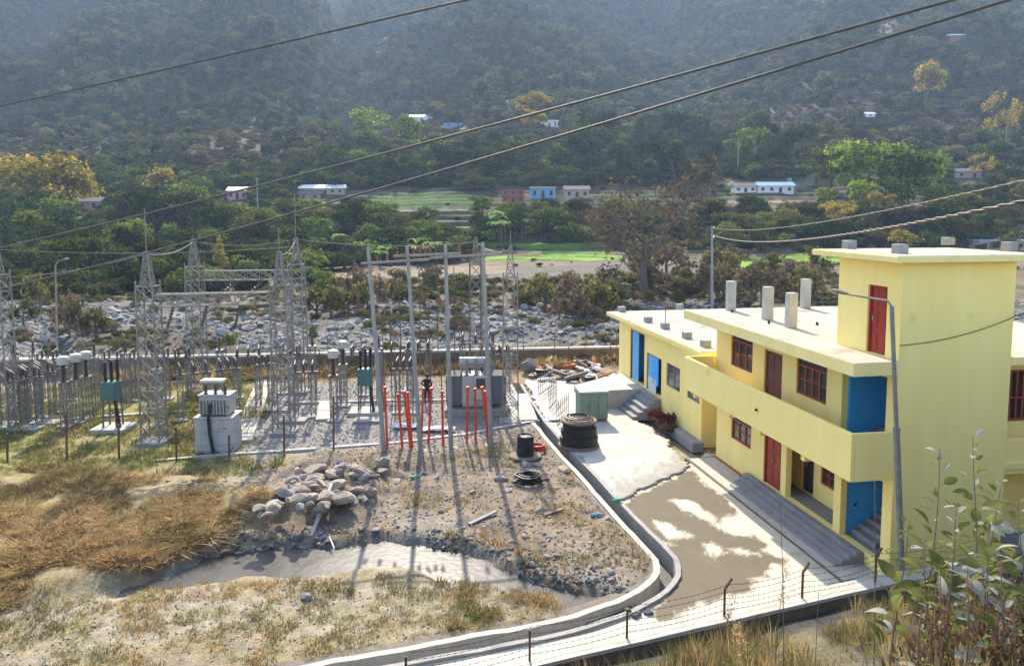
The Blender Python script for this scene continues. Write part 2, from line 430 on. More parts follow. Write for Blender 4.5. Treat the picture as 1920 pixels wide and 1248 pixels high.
yin = inpoly(gx, gy, YARD) & (polydist(gx, gy, DRAIN) > 0.4)
gz = np.where(yin & (wallside(gx, gy) > 0.2), -0.20, gz)
gz = np.where((_bvv > -1.2) & (_buu > -0.3) & (_buu < 12) & (wallside(gx, gy) > 0), -0.2, gz)
# colours of the soil itself
def mixc(c, t, k): return c + (np.asarray(k) - c) * t[:, None]
n1, n2, n3 = fbm(gx * 0.35, gy * 0.35, 51), fbm(gx * 1.3, gy * 1.3, 52), fbm(gx * 3.1, gy * 3.1, 53)
gc = np.tile(np.array([0.245, 0.195, 0.13]), (len(gx), 1))
gc = mixc(gc, sstep(0.42, 0.62, n1) * 0.7, (0.30, 0.255, 0.185))
gc = mixc(gc, sstep(0.5, 0.66, n2) * 0.55, (0.24, 0.18, 0.075))
gc = mixc(gc, sstep(0.52, 0.64, n3) * 0.35, (0.17, 0.16, 0.05))
gc = mixc(gc, soft(RUBBLE, gx, gy, 0.8, 24) * 0.85, (0.20, 0.152, 0.105))
gc = mixc(gc, soft(RUBBLE, gx, gy, 0.8, 24) * sstep(0.48, 0.62, n2) * 0.7, (0.11, 0.093, 0.073))
gc = mixc(gc, soft(RUBBLE, gx, gy, 0.8, 24) * sstep(0.55, 0.68, n1) * 0.6, (0.25, 0.215, 0.165))
gc = mixc(gc, soft(STRAW, gx, gy, 0.8, 22) * 0.9, (0.25, 0.19, 0.095))
gc = mixc(gc, soft(GREEN, gx, gy, 1.0, 26) * (0.55 + 0.4 * n2), (0.20, 0.18, 0.05))
gc = mixc(gc, soft(GREEN, gx, gy, 1.0, 26) * sstep(0.5, 0.62, n1) * 0.6, (0.27, 0.19, 0.08))
gc = mixc(gc, soft(BALLAST, gx, gy, 0.6, 27) * 0.92, (0.20, 0.187, 0.17))
gc = mixc(gc, soft(BALLAST, gx, gy, 0.6, 27) * sstep(0.5, 0.62, n2) * 0.5, (0.25, 0.225, 0.19))
st = soft(STREAM, gx, gy, 0.9, 21)
gc = mixc(gc, sstep(0.02, 0.5, st) * 0.85, (0.12, 0.115, 0.10))
back = sstep(42, 46, gy) * sstep(-2, 4, gx + (gy - 44)) * 0
gc = mixc(gc, sstep(46.5, 49, gy + 0.1 * gx) * 0.8, (0.24, 0.17, 0.09))
gc = mixc(gc, sstep(57, 60, gy), (0.42, 0.39, 0.34))
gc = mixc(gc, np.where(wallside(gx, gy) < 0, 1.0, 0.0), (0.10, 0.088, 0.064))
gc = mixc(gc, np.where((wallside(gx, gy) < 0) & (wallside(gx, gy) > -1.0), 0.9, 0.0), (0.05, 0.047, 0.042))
gc = mixc(gc, np.where(wallside(gx, gy) < -1, 1.0, 0.0) * sstep(0.5, 0.6, n2) * 0.7, (0.12, 0.105, 0.06))
nx, ny = len(bx), len(by)
I = np.arange(nx * ny).reshape(ny, nx)
F = np.stack([I[:-1, :-1], I[:-1, 1:], I[1:, 1:], I[1:, :-1]], -1).reshape(-1, 4)
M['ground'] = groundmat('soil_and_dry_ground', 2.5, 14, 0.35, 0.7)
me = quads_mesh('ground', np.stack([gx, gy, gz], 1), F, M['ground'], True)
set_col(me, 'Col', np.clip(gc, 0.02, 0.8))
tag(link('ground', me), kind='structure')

# ------------------------------------------------------------------ far ground: river bed, bank, terraces, hills
PY = np.array([60, 100, 112, 125, 140, 165, 180, 195, 215, 235, 260, 320, 420, 520, 750, 1050, 1150, 1260], float)
PZ = np.array([-1.45, -1.3, -0.6, 0.2, 0.35, 0.6, 2.9, 6.3, 11, 14.2, 19, 32, 53, 81, 164, 297, 343, 352], float)
TH = np.array([-1.2, -0.9, -0.66, -0.45, -0.32, -0.25, -0.205, -0.14, -0.02, 0.1, 0.2, 0.3, 0.45, 0.62, 0.75, 1.0, 1.2])
TS = np.array([0.5, 0.4, 0.6, 0.8, 1.0, 0.35, -0.55, 0.05, 0.55, 0.25, -0.1, 0.2, 0.6, 1.0, 0.9, 0.5, 0.5])
def far_h(x, y):
    x = np.asarray(x, float); y = np.asarray(y, float)
    th = x / y + 0.03 * (fbm(y * 0.006, x * 0.004, 61) - 0.5) + 0.00006 * (y - 500)
    s = np.interp(th, TH, TS)
    g = sstep(240, 620, y)
    ye = y * (1 + 0.24 * s * g) + (fbm(x * 0.010, y * 0.006, 62) - 0.5) * 230 * g + (fbm(x * 0.035, y * 0.025, 63) - 0.5) * 70 * g
    z = np.interp(ye, PY, PZ)
    z = z + sstep(105, 130, y) * (1 - g) * (fbm(x * 0.05, y * 0.05, 64) - 0.5) * 1.6 * sstep(160, 220, y)
    t = np.maximum(sstep(103, 118, y) * (1 - sstep(300, 360, y)), (1 - sstep(480, 560, y)) * sstep(0.33, 0.40, x / y) * sstep(280, 330, y) * 0.8)           # cultivated terraces with stone risers
    q = np.where(y > 330, 2.4, np.where(y > 172, 1.5, 0.55))
    zo = z + (fbm(x * 0.02, y * 0.02, 66) - 0.5) * 3.0 * q
    fr = zo / q - np.floor(zo / q)
    zt = z - zo + q * (np.floor(zo / q) + sstep(0.72, 1.0, fr))
    z = z + (zt - z) * t * 0.9 * sstep(0.35, 0.6, fbm(x * 0.025, y * 0.03, 67) + 0.12)
    z = z + (fbm(x * 0.3, y * 0.3, 65, 3) - 0.42) * 1.7 * (1 - sstep(96, 108, y)) * sstep(61, 67, y)
    return z
yr = [61.5]
while yr[-1] < 1262:
    y = yr[-1]; yr.append(y + (0.8 if y < 104 else 0.6 if y < 215 else 0.9 if y < 300 else 0.006 * y))
yr = np.array(yr); tr = np.linspace(-1.05, 1.05, 330)
TT, YY = np.meshgrid(tr, yr)
fx, fy = (TT * (YY + 40 * sstep(120, 60, YY))).ravel(), YY.ravel()
fz = far_h(fx, fy)
ppx, ppy = proj(fx, fy, fz)
def ell(px, py, cx, cy, rx, ry, tilt=0.0):
    c, s_ = math.cos(tilt), math.sin(tilt)
    dx, dy = px - cx, py - cy
    return 1 - sstep(0.55, 1.15, np.hypot((dx * c + dy * s_) / rx, (-dx * s_ + dy * c) / ry))
CLEAR = [(75, 100, 60, 125, 0.35, 1), (15, 250, 60, 70, 0, 0.9), (430, 275, 95, 62, 0, 1), (330, 190, 70, 30, 0.5, 0.7), (1655, 70, 30, 110, 0.25, 1), (1560, 205, 150, 34, -0.25, 0.95),
         (1700, 190, 120, 50, 0, 0.85), (1850, 150, 70, 80, 0.3, 0.9), (1450, 110, 120, 70, 0, 0.55), (720, 95, 60, 60, 0, 0.5), (1210, 140, 70, 50, 0, 0.5), (960, 40, 80, 30, 0, 0.4), (560, 210, 40, 50, 0.3, 0.3), (1760, 235, 180, 36, 0, 0.9), (1130, 20, 90, 30, 0.2, 0.45), (250, 330, 110, 25, 0, 0.6)]
def clearing(px, py):
    t = np.zeros(np.shape(px))
    qx = px + (fbm(px * 0.02, py * 0.02, 71) - 0.5) * 90; qy = py + (fbm(px * 0.02, py * 0.02, 72) - 0.5) * 70
    for a in CLEAR: t = np.maximum(t, a[5] * ell(qx, qy, *a[:5]))
    return t
m1, m2 = fbm(fx * 0.05, fy * 0.05, 81), fbm(fx * 0.3, fy * 0.3, 82)
fc = np.tile(np.array([0.09, 0.078, 0.062]), (len(fx), 1))
fc = mixc(fc, sstep(0.5, 0.6, m2) * 0.6 * (fy < 104), (0.2, 0.18, 0.15))
bank = sstep(99, 104, fy)
fc = mixc(fc, bank, (0.115, 0.085, 0.052))
fc = mixc(fc, bank * sstep(0.45, 0.6, m1) * 0.7, (0.10, 0.10, 0.04))
fc = mixc(fc, bank * sstep(0.5, 0.62, m2) * 0.6, (0.17, 0.125, 0.08))
fc = mixc(fc, sstep(168, 185, fy) * 0.7 * (1 - sstep(290, 330, fy)), (0.055, 0.065, 0.026))
fc = mixc(fc, sstep(168, 185, fy) * sstep(0.48, 0.56, m1) * 0.6 * (1 - sstep(290, 330, fy)), (0.075, 0.056, 0.036))
hill = sstep(280, 330, fy)
fc = mixc(fc, hill, (0.03, 0.035, 0.02))
cl = clearing(ppx, ppy)
fc = mixc(fc, sstep(255, 300, fy) * cl, (0.050, 0.031, 0.022))
fc = mixc(fc, hill * cl * sstep(0.5, 0.62, m2) * 0.6, (0.042, 0.031, 0.02))
fc = mixc(fc, hill * ell(ppx, ppy, 1655, 70, 26, 90, 0.25) * sstep(0.45, 0.55, m2), (0.13, 0.088, 0.06))
FIELDS = [([(620, 522), (700, 512), (960, 503), (1100, 495), (1365, 490), (1400, 515), (1200, 520), (960, 523)], (0.088, 0.079, 0.07)),
          ([(560, 522), (700, 508), (830, 500), (950, 498), (950, 512), (800, 520), (640, 527)], (0.19, 0.14, 0.09)),
          ([(1355, 487), (1400, 483), (1450, 486), (1515, 500), (1480, 505), (1385, 502)], (0.15, 0.28, 0.015)),
          ([(1445, 480), (1500, 476), (1600, 480), (1600, 490), (1500, 490)], (0.15, 0.27, 0.015)),
          ([(900, 482), (1050, 477), (1150, 478), (1190, 484), (1100, 488), (900, 489)], (0.15, 0.27, 0.018)),
          ([(960, 474), (1030, 470), (1140, 470), (1140, 475), (1000, 477)], (0.11, 0.21, 0.02)),
          ([(840, 458), (1000, 455), (1130, 455), (1130, 464), (960, 466)], (0.08, 0.16, 0.02)),
          ([(690, 372), (800, 360), (880, 366), (900, 381), (760, 390), (690, 386)], (0.085, 0.135, 0.03)),
          ([(640, 392), (900, 388), (930, 394), (640, 398)], (0.28, 0.24, 0.12)),
          ([(1850, 280), (1925, 274), (1925, 301), (1870, 300)], (0.14, 0.30, 0.03)),
          ([(1700, 286), (1830, 280), (1830, 296), (1720, 300)], (0.11, 0.20, 0.04)),
          ([(1340, 375), (1540, 370), (1550, 398), (1360, 400)], (0.26, 0.17, 0.115)),
          ([(1330, 330), (1520, 322), (1530, 350), (1340, 352)], (0.17, 0.14, 0.08))]
for poly, k in FIELDS:
    j = ppx + (fbm(fx * 0.2, fy * 0.2, 91) - 0.5) * 10
    fc = mixc(fc, inpoly(j, ppy, poly) * (0.95 if k[1] > 0.3 else 0.85), k)
ny, nx = TT.shape
I = np.arange(nx * ny).reshape(ny, nx)
F = np.stack([I[:-1, :-1], I[:-1, 1:], I[1:, 1:], I[1:, :-1]], -1).reshape(-1, 4)
M['farground'] = groundmat('valley_and_hill_soil', 0.25, 1.6, 0.35, 0.5, dist=0.4)
me = quads_mesh('hillside', np.stack([fx, fy, fz], 1), F, M['farground'], True)
set_col(me, 'Col', np.clip(fc, 0.01, 0.8))
tag(link('hillside', me), kind='structure')
_ys = np.concatenate([np.arange(62, 215, 0.5), np.arange(215, 320, 1.0), np.geomspace(320, 1200, 330)])
def hit(px, py):                             # where a line of sight meets the far ground
    d = ray(px, py)
    X = d[0] / d[1] * _ys; Z = H + d[2] / d[1] * _ys
    k = np.nonzero(far_h(X, _ys) >= Z)[0]
    i = k[0] if len(k) else len(_ys) - 1
    return np.array([X[i], _ys[i], float(far_h(X[i:i + 1], _ys[i:i + 1])[0])])

# ------------------------------------------------------------------ the muddy stream
def poly_sheet(name, poly, z, m, step=0.3):
    bm = bmesh.new()
    bm.faces.new([bm.verts.new((x, y, z)) for x, y in poly])
    bmesh.ops.triangulate(bm, faces=bm.faces[:])
    bmesh.ops.recalc_face_normals(bm, faces=bm.faces)
    if bm.faces[:][0].normal.z < 0: bmesh.ops.reverse_faces(bm, faces=bm.faces)
    me = bpy.data.meshes.new(name); bm.to_mesh(me); bm.free(); me.materials.append(m)
    return link(name, me)
tag(poly_sheet('stream_water', grow(STREAM, 0.45 if A2 < 0 else -0.45), -0.2, M['mudwater']), kind='structure')

# ------------------------------------------------------------------ concrete yard
def grid_slab(name, poly, z, step, thick, m, stain=None, rough=0.0, keep=None, relief=0.0):
    P = np.array(poly)
    xs = np.arange(P[:, 0].min() - step, P[:, 0].max() + step, step); ys = np.arange(P[:, 1].min() - step, P[:, 1].max() + step, step)
    X, Y = np.meshgrid(xs, ys)
    cxx, cyy = X[:-1, :-1] + step / 2, Y[:-1, :-1] + step / 2
    wx = cxx + (fbm(cxx * 1.7, cyy * 1.7, 101) - 0.5) * rough; wy = cyy + (fbm(cxx * 1.7, cyy * 1.7, 102) - 0.5) * rough
    k = inpoly(wx, wy, poly)
    if keep is not None: k &= keep(cxx, cyy)
    I = np.arange(X.size).reshape(X.shape)
    F = np.stack([I[:-1, :-1], I[:-1, 1:], I[1:, 1:], I[1:, :-1]], -1)[k]
    used = np.unique(F); rm = np.full(X.size, -1); rm[used] = np.arange(len(used))
    x, y = X.ravel()[used], Y.ravel()[used]
    zz = np.full(len(x), z) + (fbm(x * 2.5, y * 2.5, 103) - 0.5) * relief
    V = np.stack([x, y, zz], 1); F = rm[F]
    # skirt
    e = np.concatenate([F[:, [0, 1]], F[:, [1, 2]], F[:, [2, 3]], F[:, [3, 0]]])
    key = np.sort(e, 1); kk = key[:, 0].astype(np.int64) * len(V) + key[:, 1]
    u_, inv, cnt = np.unique(kk, return_inverse=True, return_counts=True)
    be = e[cnt[inv] == 1]
    low = V.copy(); low[:, 2] -= thick
    n = len(V)
    F2 = np.stack([be[:, 1], be[:, 0], be[:, 0] + n, be[:, 1] + n], 1)
    VV = np.concatenate([V, low])
    me = quads_mesh(name, VV, np.concatenate([F, F2]), m)
    if stain is not None:
        s = stain(VV[:, 0], VV[:, 1]); set_col(me, 'Col', np.stack([s, s, s], 1))
    return tag(link(name, me), kind='structure')
WET = gpoly([(1296, 874), (1160, 946), (1172, 972), (1210, 1005), (1250, 1040), (1262, 1075), (1248, 1110), (1210, 1160), (1245, 1160), (1320, 1124), (1400, 1118), (1416, 1090), (1482, 1052), (1476, 1042), (1438, 1042), (1448, 1026), (1422, 1002), (1384, 1006), (1362, 984), (1390, 965), (1352, 935), (1330, 905)])
DRY = [gpoly(q) for q in ([(1322, 1022), (1350, 1018), (1370, 1036), (1345, 1056), (1328, 1044)], [(1216, 1012), (1250, 1012), (1250, 1030), (1236, 1042), (1224, 1030)], [(1352, 968), (1400, 958), (1440, 985), (1420, 1000), (1372, 1000)],
        [(1250, 930), (1300, 940), (1345, 975), (1335, 982), (1290, 965), (1262, 946)], [(1225, 965), (1275, 985), (1296, 1012), (1270, 1010), (1240, 985)], [(1370, 1018), (1425, 1030), (1420, 1044), (1398, 1040)], [(1270, 1110), (1290, 1092), (1284, 1105)], [(1265, 1005), (1290, 995), (1290, 1016)])]
def stainf(x, y):
    s = soft(WET, x, y, 0.40, 111, 14)
    for q in DRY: s = s * (1 - 0.9 * soft(q, x, y, 0.42, 112, 14))
    return s
def yardmat(name, dry, dry2, wet, edge=0.35):
    m = mat(name, dry, dry2, 0.9, 0.9, 0.35, 30, stains=((0.38, 0.33, 0.25), 0.6, 0.6))
    nt = m.node_tree; P = nt.nodes['Principled BSDF']; P.inputs['Specular IOR Level'].default_value = 0.06
    src = P.inputs['Base Color'].links[0].from_socket
    a = _n(nt, 'ShaderNodeAttribute', attribute_name='Col'); tc = _n(nt, 'ShaderNodeTexCoord')
    z = _n(nt, 'ShaderNodeTexNoise'); z.inputs['Scale'].default_value = 1.7; z.inputs['Detail'].default_value = 10; z.inputs['Roughness'].default_value = 0.78
    mp = _n(nt, 'ShaderNodeMapping'); mp.inputs['Rotation'].default_value = (0, 0, R(35)); mp.inputs['Scale'].default_value = (1, 0.45, 1)
    nt.links.new(tc.outputs['Object'], mp.inputs[0]); nt.links.new(mp.outputs[0], z.inputs['Vector'])
    ad = _n(nt, 'ShaderNodeMath', operation='MULTIPLY_ADD'); nt.links.new(z.outputs[0], ad.inputs[0]); ad.inputs[1].default_value = 2.3
    sp = _n(nt, 'ShaderNodeSeparateColor'); nt.links.new(a.outputs['Color'], sp.inputs[0]); nt.links.new(sp.outputs[0], ad.inputs[2])
    mr = _n(nt, 'ShaderNodeMapRange'); mr.inputs['From Min'].default_value = 1.5; mr.inputs['From Max'].default_value = 1.85
    nt.links.new(ad.outputs[0], mr.inputs['Value'])
    wn = _n(nt, 'ShaderNodeMix', data_type='RGBA'); wn.inputs[6].default_value = (*wet, 1); wn.inputs[7].default_value = tuple(c * 1.35 for c in wet) + (1,)
    z2 = _n(nt, 'ShaderNodeTexNoise'); z2.inputs['Scale'].default_value = 1.4; z2.inputs['Detail'].default_value = 7
    nt.links.new(tc.outputs['Object'], z2.inputs['Vector']); nt.links.new(z2.outputs[0], wn.inputs[0])
    mx = _n(nt, 'ShaderNodeMix', data_type='RGBA'); nt.links.new(mr.outputs[0], mx.inputs[0]); nt.links.new(src, mx.inputs[6]); nt.links.new(wn.outputs[2], mx.inputs[7])
    nt.links.new(mx.outputs[2], P.inputs['Base Color'])
    rr = _n(nt, 'ShaderNodeMapRange'); rr.inputs['To Min'].default_value = 0.9; rr.inputs['To Max'].default_value = 0.85
    nt.links.new(mr.outputs[0], rr.inputs['Value']); nt.links.new(rr.outputs[0], P.inputs['Roughness'])
    return m
M['yard'] = yardmat('pale_yard_concrete', (0.55, 0.50, 0.39), (0.47, 0.425, 0.33), (0.125, 0.106, 0.072))  # pale dry concrete, the wet colour mixed in by the mask
M['yardfar'] = yardmat('rough_yard_concrete', (0.52, 0.48, 0.40), (0.40, 0.37, 0.315), (0.25, 0.235, 0.205))
SEAM = gpoly([(1150, 949), (1190, 925), (1240, 905), (1282, 882), (1330, 852)])
SX, SY = [p[0] for p in SEAM], [p[1] for p in SEAM]
def seam(x, y): return y - np.interp(x, SX, SY, SY[0] - 0, SY[-1])
def notbld(x, y):
    v = (x - BLD0[0]) * BV[0] + (y - BLD0[1]) * BV[1]; u = (x - BLD0[0]) * BU[0] + (y - BLD0[1]) * BU[1]
    return ~((v > -1.15) & (u > -4) & (u < 12.1)) & (wallside(x, y) > -0.1)
grid_slab('concrete_yard', YARD, 0.0, 0.12, 0.25, M['yard'], stainf, 0.05, lambda x, y: notbld(x, y) & (seam(x, y) < 0.3) & (polydist(x, y, DRAIN) > 0.33))
grid_slab('rough_concrete_yard', YARD, 0.07, 0.14, 0.3, M['yardfar'], lambda x, y: 0.15 + 0.62 * (1 - sstep(0.3, 4.0, seam(x, y))), 0.9, lambda x, y: notbld(x, y) & (polydist(x, y, DRAIN) > 0.35) & (seam(x + 0, y + (fbm(x * 2, y * 2, 5) - 0.5) * 0.8) > 0) & ~((((x - BLD0[0]) * BV[0] + (y - BLD0[1]) * BV[1]) > -0.9 - 0.9 * fbm(x, y, 9)) & (((x - BLD0[0]) * BU[0] + (y - BLD0[1]) * BU[1]) < 19)))
# kerbs and bed of the drain
def offset_line(pts, k):
    P = np.array(pts); out = []
    for i in range(len(P)):
        t = P[min(i + 1, len(P) - 1)] - P[max(i - 1, 0)]; t /= np.linalg.norm(t)
        out.append(P[i] + k * np.array([-t[1], t[0]]))
    return out
def resample(pts, step):
    P = np.array(pts); d = np.r_[0, np.cumsum(np.hypot(*np.diff(P, axis=0).T))]
    s = np.arange(0, d[-1], step)
    return np.stack([np.interp(s, d, P[:, 0]), np.interp(s, d, P[:, 1])], 1)
def ribbon(b, pts, w0, w1, z0, z1, jit=0.0):
    a, c = offset_line(pts, w0), offset_line(pts, w1); n = len(pts)
    V = []
    for i in range(n):
        j = (random.random() - 0.5) * jit
        V += [(*a[i], z0), (*c[i], z0), (*c[i], z1 + j), (*a[i], z1 + j)]
    F = [(3, 2, 1, 0), tuple(4 * (n - 1) + k for k in range(4))]
    for i in range(n - 1):
        for k in range(4):
            F.append((4 * i + k, 4 * i + (k + 1) % 4, 4 * i + 4 + (k + 1) % 4, 4 * i + 4 + k))
    return b.add(V, F)
DR = resample(DRAIN, 0.5)
kerb = thing('drain_kerb', 'pale concrete drain kerb curving round the dirt field beside the yard', 'drain kerb')
k = ribbon(MB(), DR, -0.80, -0.442, -0.6, 0.02, 0.02); k.build('backfill', M['soilfill'], kerb)
k = ribbon(MB(), DR, -0.44, -0.235, -0.6, 0.07, 0.05); k.build('outer_kerb', M['concrete_pale'], kerb)
k = ribbon(MB(), DR, 0.235, 0.40, -0.6, 0.08, 0.03); k.build('inner_kerb', M['concrete'], kerb)
k = ribbon(MB(), DR, -0.233, 0.233, -0.7, -0.5); k.build('drain_bed', M['rock_dark'], kerb)
# ================================================================== retaining wall at the foot of the slope
WL = resample([p for p in WALL if p[0] > -12], 0.8)
WL = np.array([p for p in WL if -9 < p[0] < 26])
rw = thing('retaining_wall', 'broad pale concrete wall cap running along the foot of the grassy slope', 'wall')
ribbon(MB(), WL, -0.02, 0.42, -0.4, 0.70, 0.015).build('wall_body', M['wallface'], rw)
ribbon(MB(), WL, -0.07, 0.47, 0.702, 0.80, 0.015).build('wall_cap', M['concrete_pale'], rw)

# ================================================================== the yellow two-storey building
def wallmesh(name, mapf, a0, a1, b0, b1, thick, holes, m, parent, **k):
    """wall panel with openings and reveals; mapf(a, b, t) gives the point"""
    As = sorted({a0, a1, *[min(max(h[i], a0), a1) for h in holes for i in (0, 1)]}); Bs = sorted({b0, b1, *[min(max(h[i], b0), b1) for h in holes for i in (2, 3)]})
    full = lambda i, j: 0 <= i < len(As) - 1 and 0 <= j < len(Bs) - 1 and not any(h[0] - 1e-6 <= As[i] and As[i + 1] <= h[1] + 1e-6 and h[2] - 1e-6 <= Bs[j] and Bs[j + 1] <= h[3] + 1e-6 for h in holes)
    b = MB()
    q = lambda *p: b.add([mapf(*e) for e in p], [(0, 1, 2, 3)])
    for i in range(len(As) - 1):
        for j in range(len(Bs) - 1):
            if not full(i, j): continue
            x0, x1, y0, y1 = As[i], As[i + 1], Bs[j], Bs[j + 1]
            q((x0, y0, 0), (x1, y0, 0), (x1, y1, 0), (x0, y1, 0)); q((x0, y0, thick), (x0, y1, thick), (x1, y1, thick), (x1, y0, thick))
            if not full(i - 1, j): q((x0, y0, 0), (x0, y1, 0), (x0, y1, thick), (x0, y0, thick))
            if not full(i + 1, j): q((x1, y0, 0), (x1, y0, thick), (x1, y1, thick), (x1, y1, 0))
            if not full(i, j - 1): q((x0, y0, 0), (x0, y0, thick), (x1, y0, thick), (x1, y0, 0))
            if not full(i, j + 1): q((x0, y1, 0), (x1, y1, 0), (x1, y1, thick), (x0, y1, thick))
    bm = bmesh.new(); me = bpy.data.meshes.new(name); me.from_pydata(b.V, [], b.F); bm.from_mesh(me)
    bmesh.ops.remove_doubles(bm, verts=bm.verts, dist=1e-4); bmesh.ops.recalc_face_normals(bm, faces=bm.faces); bm.to_mesh(me); bm.free()
    me.materials.append(m)
    return tag(link(name, me, parent), **k)
BL = bl(0, 0)
def bthing(name, label, cat, v=0.0, u=0.0, z=0.0, group=None):
    return thing(name, label, cat, bl(v, u, z), BROT, group)
bld = bthing('office_building', 'two storey yellow building with red wooden windows and a square stair tower', 'building')
FAC = lambda x: (lambda a, b, t: (x + t, a, b))          # wall along u at v = x, thickness inwards (+v)
END = lambda y: (lambda a, b, t: (a, y + t, b))          # wall along v at u = y, thickness +u
# --- ground floor and first floor facade
wallmesh('wall', FAC(0.0), 0.0, 11.7, 0.0, 3.18, 0.22, [(8.55, 10.3, 1.4, 2.55), (6.22, 7.5, 0.46, 2.58), (2.86, 5.85, 0.46, 2.72), (0.44, 2.48, 0.46, 2.95)], M['yellow'], bld)
wallmesh('wall', FAC(0.0), 0.0, 11.9, 3.36, 6.48, 0.22, [(8.62, 10.5, 4.5, 6.0), (6.35, 7.66, 3.36, 5.68), (3.5, 5.36, 4.5, 5.96), (0.46, 2.64, 3.36, 6.1)], M['yellow'], bld)
wallmesh('wall', END(11.702), 0.222, 8.0, 0.0, 6.48, 0.2, [], M['yellow'], bld)
wallmesh('wall', END(0.002), 0.222, 3.74, 0.0, 9.55, 0.2, [], M['yellow'], bld, label='tall plain yellow end wall of the stair tower')
wallmesh('wall', FAC(0.0), 0.0, 3.03, 6.672, 9.55, 0.22, [(0.62, 1.52, 6.70, 8.77)], M['yellow'], bld, label='tower wall with the red roof door')
wallmesh('wall', FAC(3.54), 0.2, 3.03, 0.0, 9.55, 0.2, [], M['yellow'], bld)
wallmesh('wall', END(2.85), 0.222, 3.54, 3.36, 9.55, 0.18, [], M['yellow'], bld)
for za_, zb_ in ((3.181, 3.359), (6.481, 6.671)): MB().box(0.0, 0.221, 0.0, 0.2, za_, zb_).build('wall_band', M['yellow'], bld)
# --- recessed porch and stair well
wallmesh('porch_wall', FAC(1.0), 2.86, 7.05, 0.46, 2.9, 0.2, [(5.65, 6.42, 0.48, 2.4), (4.3, 5.2, 1.15, 2.1)], M['yellow'], bld)
wallmesh('porch_wall', END(7.06), 0.222, 1.0, 0.46, 2.9, 0.2, [], M['yellow'], bld)
wallmesh('stair_wall', END(2.55), 0.222, 3.5, 0.46, 6.3, 0.15, [], M['blue'], bld, label='blue painted stair well wall')
MB().box(3.3, 3.5, 0.22, 2.55, 0.46, 6.3).build('stair_wall', M['blue'], bld, label='blue painted back wall of the stair well')
MB().box(0.23, 0.26, 0.205, 2.5, 0.46, 0.47).build('stair_floor', M['step'], bld)
for f, zb in ((0, 0.46), (1, 3.36)):
    for i in range(9):
        MB().box(0.45 + i * 0.27, 0.45 + (i + 1) * 0.27 + (0.02 if i < 8 else 0.02), 1.30, 2.54, zb if i < 3 else zb + 0.17 * (i - 2), zb + 0.165 * (i + 1)).build('step', M['step'], bld)
MB().box(0.3, 0.75, 0.35, 0.6, 0.475, 0.8).build('stair_block', M['blue'], bld, label='low blue block at the foot of the stair')
for zz_ in (2.2, 1.35): MB().box(0.55, 0.63, 2.53, 2.548, zz_, zz_ + 0.1).build('socket_box', M['black'], bld)
MB().lathe((-1.41, 5.5, 3.9), [(0.03, 0), (0.05, 0.02), (0.05, 0.07), (0.02, 0.09)], 9, (-1, 0, 0)).build('wall_lamp', M['black'], bld)
# --- slabs
MB().box(0.222, 8.0, 0.21, 11.7, 0.30, 0.455).build('floor_slab', M['step'], bld)
MB().box(-1.27, 8.0, 0.12, 11.98, 3.182, 3.358).build('floor_slab', M['cream'], bld)
rf = MB().box(-1.42, 0.0, 0.0, 12.18, 6.482, 6.668).box(0.0, 8.4, 0.206, 12.18, 6.482, 6.6675).build('roof', M['roofc'], bld)
fa = MB().box(-1.44, -1.24, -0.02, 12.2, 6.28, 6.655).box(-1.238, -0.002, -0.02, 0.16, 6.28, 6.655).box(-1.238, 0.0, 12.04, 12.2, 6.28, 6.655)
fa.build('fascia', M['cream'], rf)
tb = MB().box(-1.40, -1.22, 0.3, 12.0, 6.672, 6.70)
pa = MB().box(-1.4, -1.275, 0.0, 12.1, 3.17, 4.6).box(-1.273, -0.003, 0.0, 0.115, 3.17, 4.6).box(-1.273, -0.003, 11.985, 12.1, 3.17, 4.6)
pa.build('balcony_parapet', M['yellow'], bld, bevel=0.012)
for u_ in (11.3, 8.05, 5.62, 2.72):
    MB().box(-1.23, -0.003, u_ - 0.11, u_ + 0.11, 6.22, 6.48).build('roof_beam', M['cream'], bld)
    MB().box(-1.26, -0.003, u_ - 0.11, u_ + 0.11, 2.93, 3.168).build('balcony_beam', M['yellow'], bld)
# interior behind openings
MB().box(3.4, 3.5, 2.75, 11.68, 3.36, 6.4).build('inner_wall', M['cream'], bld)
MB().box(3.4, 3.5, 2.75, 11.68, 0.46, 3.1).build('inner_wall', M['cream'], bld)
